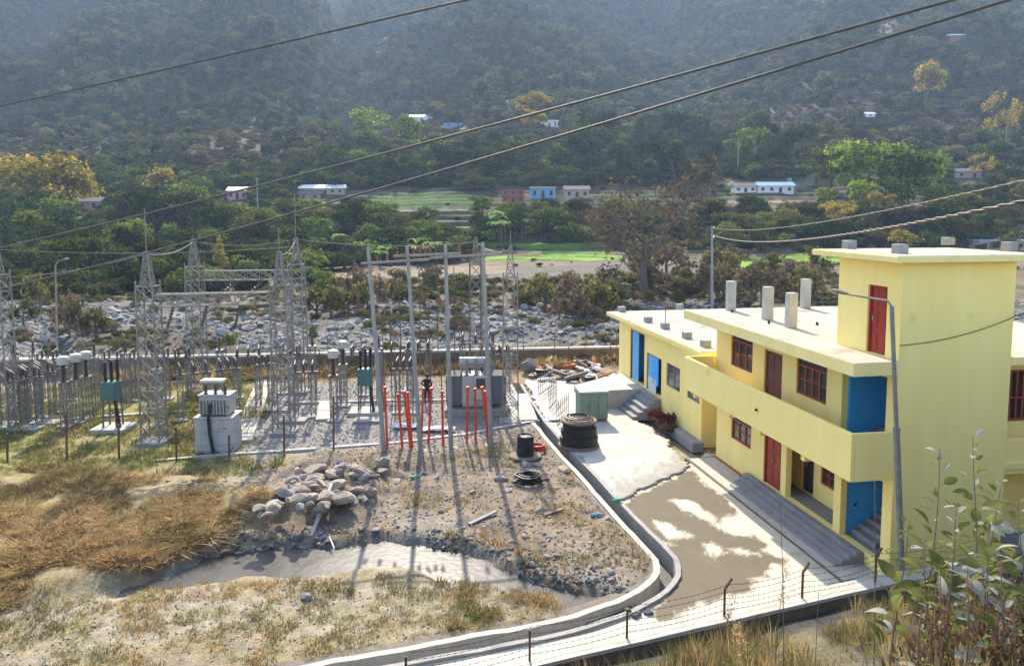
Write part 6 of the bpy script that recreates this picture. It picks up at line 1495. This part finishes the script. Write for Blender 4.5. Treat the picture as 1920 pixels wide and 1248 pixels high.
k = (r.uniform(size=Nf) < den) & (np.abs(qx - 960) < 1250)
xx, yy, zz = xx[k], yy[k], zz[k]; n = len(xx)
hh = (4.2 + 7.5 * r.uniform(size=n) ** 3) * (0.6 + 0.8 * fbm(xx * 0.01, yy * 0.01, 122)) * (0.8 + 0.0005 * yy)
w_ = hh * r.uniform(0.85, 1.35, n)
k = ~hides(*proj(xx, yy, zz), hh * FPX / yy * 0.75); xx, yy, zz, hh, w_ = xx[k], yy[k], zz[k], hh[k], w_[k]; n = len(xx)
scatter('forest', np.stack([xx, yy, zz - 0.25 * hh], 1), np.stack([w_, w_, hh], 1), src, r.choice(6, n, p=[0.22, 0.22, 0.22, 0.2, 0.09, 0.05]), np.stack([0 * xx, 0 * xx, r.uniform(0, 6.28, n)], 1))
NFOR = n
# scrub on the open slopes and terrace edges
bsrc = [o for o in S.objects if o.name.startswith('crown') and o.parent and o.parent.name.startswith('bush')]
pick = []
for key in ('low olive', 'low brown', 'low dark'): pick += [next(o for o in bsrc if o.data is TREE[key][0][0])] if any(o.data is TREE[key][0][0] for o in bsrc) else []
N = 9000
yy = np.sqrt(r.uniform(104 ** 2, 620 ** 2, N)); xx = r.uniform(-0.8, 0.8, N) * yy; zz = far_h(xx, yy); qx, qy = proj(xx, yy, zz)
inf = np.zeros(N, bool)
for poly, k_ in FIELDS: inf |= inpoly(qx, qy, poly)
k = ~inf & (fbm(xx * 0.06, yy * 0.06, 131) > 0.42) & ((yy > 104) & (yy < 165) | (yy > 175))
xx, yy, zz = xx[k], yy[k], zz[k]; n = len(xx); s = r.uniform(0.5, 1.5, n) * np.where(yy < 170, 0.75, 1.2) * (1 + yy * 0.0012)
k = ~hides(*proj(xx, yy, zz), s * FPX / yy); xx, yy, zz, s = xx[k], yy[k], zz[k], s[k]; n = len(xx)
scatter('scrub', np.stack([xx, yy, zz - 0.15 * s], 1), np.stack([s * 1.3, s * 1.3, s], 1), pick, r.integers(0, len(pick), n))
N = 140000
yy = np.sqrt(r.uniform(270 ** 2, 1150 ** 2, N)); xx = r.uniform(-0.8, 0.8, N) * yy; zz = far_h(xx, yy); qx, qy = proj(xx, yy, zz)
k = r.uniform(size=N) < clearing(qx, qy) * 0.75; xx, yy, zz = xx[k], yy[k], zz[k]; n = len(xx); s = r.uniform(0.8, 2.6, n)
k = ~hides(*proj(xx, yy, zz), s * FPX / yy); xx, yy, zz, s = xx[k], yy[k], zz[k], s[k]; n = len(xx)
scatter('slope_scrub', np.stack([xx, yy, zz - 0.2 * s], 1), np.stack([s * 1.4, s * 1.4, s], 1), pick, r.choice(len(pick), n, p=[0.3, 0.5, 0.2][:len(pick)]))
# thickets that close the groves and the banks
tk_ = []
for key in ('low dark', 'low green', 'low olive', 'dark bushy', 'mid green bushy'):
    tk_.append(next(o for o in S.objects if o.name.startswith('crown') and o.data in [q[0] for q in TREE[key]]))
def thicket(name, polys, N, wts, s0, s1, seed, y0=104, y1=330):
    r = np.random.default_rng(seed); yy = np.sqrt(r.uniform(y0 ** 2, y1 ** 2, N)); xx = r.uniform(-0.72, 0.72, N) * yy; zz = far_h(xx, yy); qx, qy = proj(xx, yy, zz)
    k = np.zeros(N, bool); jx = qx + (fbm(xx * 0.15, yy * 0.15, seed) - 0.5) * 40; jy = qy + (fbm(xx * 0.15, yy * 0.15, seed + 1) - 0.5) * 16
    for p_ in polys: k |= inpoly(jx, jy, p_)
    for p_, c_ in FIELDS[:10]: k &= ~inpoly(qx, qy, p_)
    xx, yy, zz, qx, qy = xx[k], yy[k], zz[k], qx[k], qy[k]; n = len(xx); s = r.uniform(s0, s1, n) * (0.6 + 0.8 * fbm(xx * 0.08, yy * 0.08, seed + 2)) * (0.7 + yy / 500)
    k = ~hides(qx, qy, s * FPX / yy); xx, yy, zz, s = xx[k], yy[k], zz[k], s[k]; n = len(xx)
    scatter(name, np.stack([xx, yy, zz - 0.12 * s], 1), np.stack([s * 1.25, s * 1.25, s], 1), tk_, r.choice(5, n, p=wts), np.stack([0 * xx, 0 * xx, r.uniform(0, 6.28, n)], 1))
thicket('grove_undergrowth', [[(-40, 565), (-40, 390), (440, 385), (660, 395), (830, 440), (900, 485), (640, 505), (540, 530), (440, 545), (250, 562)]], 9000, [0.55, 0.1, 0.07, 0.22, 0.06], 2.5, 5.5, 401)
thicket('bank_undergrowth', [[(870, 455), (900, 405), (1140, 395), (1340, 395), (1560, 400), (1780, 400), (1920, 390), (1920, 470), (1350, 478), (1170, 470), (1000, 452)]], 7000, [0.3, 0.2, 0.3, 0.12, 0.08], 2.0, 4.5, 402)
thicket('hill_foot_undergrowth', [[(560, 350), (600, 290), (980, 270), (1200, 255), (1530, 280), (1560, 330), (1300, 348), (1100, 352), (880, 358)], [(1740, 400), (1770, 300), (1925, 300), (1925, 400)], [(-40, 388), (-40, 325), (400, 335), (560, 320), (660, 350), (640, 385), (430, 388)]], 12000, [0.5, 0.1, 0.15, 0.2, 0.05], 3.0, 6.0, 403, 200, 480)
thicket('river_bank_scrub', [[(0, 580), (0, 545), (440, 535), (700, 520), (1160, 515), (1570, 505), (1570, 565), (900, 560)]], 2600, [0.06, 0.06, 0.88, 0.0, 0.0], 0.5, 1.5, 404, 100, 150)
# river boulders: the largest are things, the rest one mass
rv = []
for i in range(150):
    px, py = rr.uniform(40, 1150), 572 + 58 * rr.random() ** 1.2
    p = hit(px, py); s = rr.uniform(0.28, 0.75); blue = (60 < px < 200 or 330 < px < 400 or 720 < px < 810 or 1100 < px < 1150) and rr.random() < 0.8
    o = rock(p, s, 'rock_blue' if blue else rr.choice(['rock_white', 'rock', 'rock_brown']), ('blue grey boulder' if blue else 'pale boulder') + ' in the river bed behind the boundary wall', ('blue grey' if blue else 'pale') + ' river boulders', 'boulder', rr); rv.append(o)
rs_ = [next(o for o in rv if o.data.materials[0] is M[k_]) for k_ in ('rock_white', 'rock', 'rock_blue')]
N = 16000
yy = r.uniform(65, 103, N); xx = r.uniform(-0.85, 0.75, N) * (yy + 5); zz = far_h(xx, yy)
k = fbm(xx * 0.12, yy * 0.12, 141) > 0.40
xx, yy, zz = xx[k], yy[k], zz[k]; n = len(xx); s = 0.07 + 0.33 * r.uniform(size=n) ** 2
bl_ = fbm(xx * 0.08, yy * 0.08, 142) > 0.58
scatter('river_stones', np.stack([xx, yy, zz + s * 0.2], 1), np.stack([s * 1.2, s, s * 0.8], 1), rs_, np.where(bl_, 2, r.integers(0, 2, n)), tilt=0.3)
N = 1300
yy = r.uniform(66, 104, N); xx = r.uniform(-0.8, 0.5, N) * (yy + 5); k = fbm(xx * 0.1, yy * 0.1, 143) > 0.5; xx, yy = xx[k], yy[k]; s = r.uniform(0.4, 1.3, len(xx))
scatter('river_bed_scrub', np.stack([xx, yy, far_h(xx, yy) - 0.1 * s], 1), np.stack([s * 1.2, s * 1.2, s], 1), pick[:2], r.integers(0, 2, len(xx)))
# grass: tufts of blades
def tuft(seed, n, h, spread, lean, wd, m):
    r_ = np.random.default_rng(seed); V = []; F = []
    for i in range(n):
        a = r_.uniform(0, 6.28); q = spread * math.sqrt(r_.uniform()); b0_ = np.array([q * math.cos(a), q * math.sin(a), -0.02]); d_ = np.array([math.cos(a + r_.normal() * 0.8), math.sin(a + r_.normal() * 0.8), 0]) * lean * r_.uniform(0.3, 1.3); hh_ = h * r_.uniform(0.5, 1.2)
        s_ = np.array([-d_[1], d_[0], 0]); s_ = s_ / (np.linalg.norm(s_) + 1e-6) * wd; m_ = b0_ + d_ * 0.35 + np.array([0, 0, hh_ * 0.6]); t_ = b0_ + d_ + np.array([0, 0, hh_]); k_ = len(V)
        V += [b0_ - s_, b0_ + s_, m_ + s_ * 0.8, m_ - s_ * 0.8, t_ + s_ * 0.1, t_ - s_ * 0.1]; F += [(k_, k_ + 1, k_ + 2, k_ + 3), (k_ + 3, k_ + 2, k_ + 4, k_ + 5)]
    return quads_mesh('grass_tuft', V, F, m)
def tsrc(nm, meshes, spots):
    out = []
    for me, (px, py) in zip(meshes, spots):
        p = ng(px, py); out.append(tag(link(nm, me, None, p), kind='stuff'))
    return out
straw = tsrc('dry_grass', [tuft(1, 34, 0.24, 0.24, 0.32, 0.0085, LM['straw']), tuft(2, 34, 0.15, 0.28, 0.40, 0.0085, LM['straw']), tuft(3, 30, 0.26, 0.2, 0.22, 0.0085, LM['drygreen']), tuft(7, 26, 0.22, 0.22, 0.28, 0.0085, LM['brownweed'])], ((60, 1000), (160, 1020), (250, 960), (300, 1010)))
short = tsrc('short_grass', [tuft(4, 16, 0.13, 0.16, 0.12, 0.009, LM['drygreen']), tuft(5, 16, 0.11, 0.16, 0.12, 0.009, LM['green']), tuft(6, 16, 0.14, 0.16, 0.14, 0.009, LM['straw'])], ((160, 1180), (220, 1190), (300, 1180)))
def gscatter(name, polys_px, n, src, smin, smax, wts, seed, thr=0.0, fs=0.8, hf=1.0):
    r = np.random.default_rng(seed); P = np.array(polys_px, float)
    W_ = np.array(gpoly(polys_px)); xx = r.uniform(W_[:, 0].min(), W_[:, 0].max(), n); yy = r.uniform(W_[:, 1].min(), W_[:, 1].max(), n)
    wx = xx + (fbm(xx * 0.7, yy * 0.7, seed) - 0.5) * 2; wy = yy + (fbm(xx * 0.7, yy * 0.7, seed + 9) - 0.5) * 2
    k = inpoly(wx, wy, [tuple(q) for q in W_]) & (fbm(xx * fs, yy * fs, seed + 5) > thr) & (wallside(xx, yy) > 0.5) & (polydist(xx, yy, DRAIN) > 0.6) & (soft(STREAM, xx, yy, 0.3, 21) < 0.1)
    xx, yy = xx[k], yy[k]; zz = near_h(xx, yy); s = r.uniform(smin, smax, len(xx)) * (0.6 + 0.8 * fbm(xx * 0.6, yy * 0.6, seed + 6))
    scatter(name, np.stack([xx, yy, zz], 1), np.stack([s * 1.1, s * 1.1, s * hf], 1), src, np.searchsorted(np.cumsum(wts)[:-1], np.argsort(np.argsort(fbm(xx * 0.45, yy * 0.45, seed + 20) + 0.22 * r.uniform(size=len(xx)))) / max(1, len(xx))), tilt=0.12)
gscatter('straw_field', [(-60, 880), (120, 885), (260, 905), (400, 905), (450, 945), (510, 985), (470, 1000), (390, 1032), (330, 1060), (60, 1132), (-60, 1160)], 12000, straw, 0.4, 1.25, [0.32, 0.32, 0.24, 0.12], 301, 0.45, 0.6, 0.62)
gscatter('switchyard_grass', [(-80, 740), (300, 715), (480, 720), (495, 780), (440, 850), (560, 880), (300, 905), (120, 895), (-80, 905)], 7000, [short[0], short[1], straw[2]], 0.8, 2.0, [0.4, 0.5, 0.1], 302, 0.42)
gscatter('dry_ground_grass', [(-60, 1130), (60, 1132), (330, 1100), (600, 1080), (850, 1075), (1100, 1130), (1060, 1165), (520, 1250), (400, 1300), (-60, 1320)], 5200, short, 0.25, 1.0, [0.5, 0.12, 0.38], 303, 0.46, 1.6)
gscatter('stream_side_grass', [(810, 1150), (880, 1090), (960, 1100), (1100, 1140), (1060, 1165), (880, 1190)], 700, [straw[0], straw[2], short[1]], 0.4, 1.1, [0.3, 0.4, 0.3], 304, 0.45)
gscatter('dirt_field_weeds', [(600, 900), (1020, 820), (1250, 1060), (1210, 1110), (1060, 1105), (850, 1040), (640, 1020), (560, 990)], 2600, short, 0.5, 1.5, [0.45, 0.15, 0.4], 305, 0.55, 0.6)
gscatter('back_strip_grass', [(160, 722), (1150, 690), (1155, 662), (170, 690)], 7000, straw, 1.2, 3.0, [0.4, 0.2, 0.3, 0.1], 306, 0.42)
# gravel on the ballast and chips on the dirt
gsrc = [next(o for o in S.objects if o.name.startswith('rock') and o.data in ROCKS[k_]) for k_ in ('rock', 'rock_brown', 'rock_white')]
for nm, poly, n, s0, s1, w_ in (('ballast_gravel', [(440, 850), (470, 790), (500, 730), (700, 708), (950, 712), (975, 760), (1005, 795), (850, 830), (720, 838), (560, 850)], 9000, 0.03, 0.085, [0.6, 0.1, 0.3]), ('dirt_chips', [(430, 905), (600, 850), (1020, 800), (1160, 950), (1250, 1060), (1210, 1110), (1060, 1110), (850, 1045), (640, 1030), (470, 1000)], 9000, 0.02, 0.075, [0.5, 0.4, 0.1]), ('dry_ground_chips', [(0, 1140), (600, 1080), (1100, 1140), (520, 1240), (0, 1250)], 3000, 0.015, 0.05, [0.4, 0.4, 0.2])):
    r = np.random.default_rng(n + len(nm)); W_ = np.array(gpoly(poly)); xx = r.uniform(W_[:, 0].min(), W_[:, 0].max(), n); yy = r.uniform(W_[:, 1].min(), W_[:, 1].max(), n)
    k = inpoly(xx, yy, [tuple(q) for q in W_]) & (wallside(xx, yy) > 0.5) & (polydist(xx, yy, DRAIN) > 0.55); xx, yy = xx[k], yy[k]; s = s0 + (s1 - s0) * r.uniform(size=len(xx)) ** 3
    scatter(nm, np.stack([xx, yy, near_h(xx, yy) + s * 0.2], 1), np.stack([s, s, s * 0.8], 1), gsrc, r.choice(3, len(xx), p=w_), tilt=0.4)
r = np.random.default_rng(88); n = 2400; t = r.uniform(0, 1, n)
bankp = np.array(resample(gpoly([(395, 1042), (480, 1025), (560, 1018), (640, 1022), (700, 1008), (770, 1015), (850, 1030), (950, 1062), (1050, 1092), (1130, 1108), (1165, 1125)]), 0.2))
q = bankp[r.integers(0, len(bankp), n)] + r.normal(size=(n, 2)) * [0.3, 0.5]; s = 0.025 + 0.11 * r.uniform(size=n) ** 2; k_ = fbm(q[:, 0] * 0.9, q[:, 1] * 0.9, 161) < 0.56; q, s = q[k_], s[k_]; k_ = soft(STREAM, q[:, 0], q[:, 1], 0.2, 21) < 0.15; q, s = q[k_], s[k_]; n = len(q)
dsrc = [next(o for o in S.objects if o.name.startswith('rock') and o.data in ROCKS['rock_dark']), gsrc[0]]
scatter('stream_bank_stones', np.stack([q[:, 0], q[:, 1], near_h(q[:, 0], q[:, 1]) + s * 0.25], 1), np.stack([s, s, s * 0.8], 1), dsrc, r.choice(2, n, p=[0.5, 0.5]), tilt=0.4)
# --- the camera's slope: grass and weeds
slope_src = []
for i, (x, y, me) in enumerate(((7.2, 16.0, tuft(11, 30, 0.5, 0.3, 0.3, 0.008, LM['drygreen'])), (8.0, 15.5, tuft(12, 28, 0.7, 0.2, 0.35, 0.006, LM['straw'])), (9.0, 16.5, tuft(13, 30, 0.4, 0.3, 0.25, 0.008, LM['green'])), (9.8, 17.0, tuft(14, 26, 0.35, 0.3, 0.25, 0.012, LM['brownweed'])))):
    slope_src.append(tag(link('slope_grass', me, None, (x, y, float(near_h(np.array([x]), np.array([y]))[0]))), kind='stuff'))
r = np.random.default_rng(99); n = 9000; xx = r.uniform(0, 19, n); yy = r.uniform(3, 22, n); ws = wallside(xx, yy)
k = (ws < -0.35) & (fbm(xx * 0.7, yy * 0.7, 151) > 0.40 + 0.25 * sstep(-2.2, -0.5, ws)) & (xx < 2 + 1.0 * yy); xx, yy = xx[k], yy[k]; s = r.uniform(0.35, 1.15, len(xx)) * (0.45 + 0.8 * fbm(xx * 0.5, yy * 0.5, 152))
scatter('slope_undergrowth', np.stack([xx, yy, near_h(xx, yy)], 1), np.stack([s, s, s], 1), slope_src, r.choice(4, len(xx), p=[0.35, 0.17, 0.23, 0.25]), tilt=0.15)
# --- tall leafy weeds close to the camera
LEAFM = []
def leafblade(m, L_=0.1):
    V = [(-0.35, -0.012, -0.1), (-0.35, 0.012, -0.1), (0.02, 0.012, 0), (0.02, -0.012, 0)]; F = [(0, 1, 2, 3)]
    for j in range(6):
        t = j / 5; w_ = 0.86 * max(t, 0.03) ** 0.6 * (1.02 - t) ** 0.95; z = 0.25 * t - 0.45 * t * t
        V += [(t, -w_, z + 0.10 * w_), (t, 0, z - 0.03), (t, w_, z + 0.10 * w_)]
    for j in range(5):
        a = 3 * j + 4; F += [(a, a + 1, a + 4, a + 3), (a + 1, a + 2, a + 5, a + 4)]
    return quads_mesh('leaf', V, F, m, True)
def curled(m):
    V = []; F = []
    for j in range(6):
        t = j / 5; w_ = 0.16 * math.sin(math.pi * min(0.98, 0.12 + t * 0.86)); a = 2.6 * t; V += [(0.45 * math.sin(a), -w_, 0.45 * (math.cos(a) - 1)), (0.45 * math.sin(a) + 0.05, w_, 0.45 * (math.cos(a) - 1) + 0.12 * math.sin(3 * t))]
    for j in range(5): F.append((2 * j, 2 * j + 1, 2 * j + 3, 2 * j + 2))
    return quads_mesh('leaf', V, F, m, True)
LEAFM = [leafblade(LM['weedleaf']), leafblade(LM['weedpale']), curled(LM['brownweed']), leafblade(LM['bright'])]
rw_ = np.random.default_rng(12)
stemm = mat('weed_stem', (0.22, 0.16, 0.10), (0.14, 0.09, 0.06), 20, 0.8)
weeds = [(1757, 838, 4.6, 'tall leafy weed with a bare top, left one before the tower wall', 0.0), (1828, 815, 4.4, 'tallest leafy weed before the tower wall', 0.0), (1700, 975, 4.9, 'short leafy weed crossing the foot of the street lamp', 0.0), (1788, 945, 4.2, 'leafy weed between the two tallest ones', 0.0), (1875, 905, 4.5, 'leafy weed right of the tallest one', 0.0), (1910, 940, 4.1, 'broad leafed weed at the right edge', 0.0), (1850, 985, 3.9, 'dense leafy weed low in the clump at the right', 0.0), (1735, 1010, 4.3, 'weed with pale silvery leaves low on the left of the clump', 0.3), (1765, 1075, 4.0, 'withered brown weed in the middle of the clump', 1.0), (1815, 1060, 3.8, 'withered dark weed under the tallest stem', 1.0), (1880, 1050, 3.7, 'withered brown weed at the right of the clump', 1.0), (1905, 1120, 3.6, 'withered weed low in the corner', 1.0)]
for k in range(26): weeds.append((rw_.uniform(1725, 1925), rw_.uniform(1040, 1150), rw_.uniform(3.6, 5.6), 'withered brown weed standing in the dry thicket at the right', 1.0))
for px, py, Y, lab, wither in weeds:
    t = at(px, py, Y); bx_ = t[0] + rw_.uniform(-0.05, 0.10); b = np.array([bx_, Y + rw_.uniform(-0.1, 0.1), 0]); b[2] = float(near_h(np.array([b[0]]), np.array([b[1]]))[0]) - 0.05
    o = thing('leafy_weed', lab, 'weed', b, 0, 'weeds close to the camera'); v_ = t - b; H_ = v_[2]
    P = [v_ * f + np.array([0.03 * math.sin(5 * f + px), 0.03 * math.cos(4 * f + px), 0]) * H_ * 0.6 for f in np.linspace(0, 1, 9)]
    st_ = MB().tube(P, 0.0065, 6, 0.0028)
    st_.build('stem', stemm, o, smooth=True)
    nl = 44 if not wither else 50
    vis = min(0.75, 1.55 / max(H_, 0.5))
    for k in range(nl):
        f = 1 - vis * (k / nl) ** 1.0; q = v_ * f + np.array([0.03 * math.sin(5 * f + px), 0.03 * math.cos(4 * f + px), 0]) * H_ * 0.6
        dens = k / nl; s = (0.034 + 0.06 * min(1, dens * 1.9)) * rw_.uniform(0.6, 1.25) * (0.7 if wither else 1.5)
        if k > 4 and dens < 0.35 and rw_.random() < 0.3: continue
        a = k * 2.4 + rw_.normal() * 0.5
        mi = 2 if rw_.random() < wither * 0.85 + (0.55 if dens > 0.62 else 0.0) else 1 if rw_.random() < 0.24 + wither * 0.2 else 0
        lf = link('leaf', LEAFM[mi], o); pe = 0.36 * s
        lf.location = q + np.array([math.cos(a), math.sin(a), 0.25]) * pe; lf.scale = (s, s * rw_.uniform(0.75, 1.0), s); lf.rotation_euler = (rw_.normal() * 0.5, rw_.uniform(-1.0, 0.25) + (1.2 if mi == 2 else 0), a)
        if dens > 0.25: pass
# grass plumes and stalks on the slope
for k, (px, py, Y, lab) in enumerate(((1372, 1128, 14, 'feathery dry grass plume before the third bent post'), (1470, 1075, 13, 'arching dry grass plume left of the second bent post'), (1535, 1110, 12, 'bare forked stalk rising across the yard edge'), (1640, 900, 9, 'long thin bare twig crossing the blue stair wall'), (1462, 930, 12, 'thin bare twig crossing the grey steps'), (1385, 1190, 13, 'dry grass plume at the lower middle edge'), (1600, 1160, 11, 'drooping straw stalk on the slope'), (1700, 1130, 9, 'dry bent stalk left of the leafy weeds'))):
    t = at(px, py, Y); bx_ = t[0] - 0.3 + 0.1 * k; b = np.array([bx_, Y - 0.2, 0]); b[2] = float(near_h(np.array([b[0]]), np.array([b[1]]))[0]) - 0.05
    o = thing('dry_stalk', lab, 'dry stalk', b, 0, None); v_ = t - b; P = [v_ * np.array([f ** 1.8, f ** 1.8, f ** 0.9]) for f in np.linspace(0, 1, 9)]
    MB().tube(P, 0.011, 5, 0.004).build('stem', stemm, o)
    if 'plume' in lab:
        r_ = np.random.default_rng(k); C_ = np.array([P[-1] + (P[-2] - P[-1]) * r_.uniform(-1.0, 1.8) + r_.normal(size=3) * 0.05 for _ in range(130)]); V, F = leaves(C_, r_.normal(size=(130, 3)), 0.04, r_, 0.16); link('plume', quads_mesh('plume', V, F, LM['straw']), o)['kind'] = 'stuff'
# --- planting bed before the annex
for k in range(12):
    px, py = rr.uniform(1208, 1262), 0; py = 775 + (px - 1208) * 0.85 + rr.uniform(-8, 8); p = gp(px, py)
    tree('low brown' if k % 3 else 'low olive', p, rr.uniform(0.5, 0.9), 'small shrub in the planting bed before the annex' if k % 3 else 'small olive shrub in the planting bed before the annex', 'brown shrubs of the planting bed' if k % 3 else 'olive shrubs of the planting bed', 1.0, rr=rr)
p = gp(1248, 806); o = thing('red_shrub', 'dark red leafed shrub in the planting bed before the annex', 'shrub', p, 0, None, 1.25)
link('crown', crownmesh('crown', lobes_of('bush', 5), 700, 0.06, 5, LM['reddish']), o)['kind'] = 'stuff'; link('trunk', TREE['low brown'][0][1], o)
# ================================================================== haze over the valley
hz = MB().box(-1420, 1420, -60, 1300, -12, 400)
hm = bpy.data.materials.new('valley_haze'); hm.use_nodes = True; nt = hm.node_tree
for n_ in list(nt.nodes):
    if n_.type == 'BSDF_PRINCIPLED': nt.nodes.remove(n_)
pv = nt.nodes.new('ShaderNodeVolumePrincipled'); pv.inputs['Color'].default_value = (0.55, 0.73, 1.0, 1); pv.inputs['Density'].default_value = 0.0002; pv.inputs['Anisotropy'].default_value = 0.2
nt.links.new(pv.outputs[0], nt.nodes['Material Output'].inputs['Volume'])
ho = hz.build('haze', hm, kind='stuff')
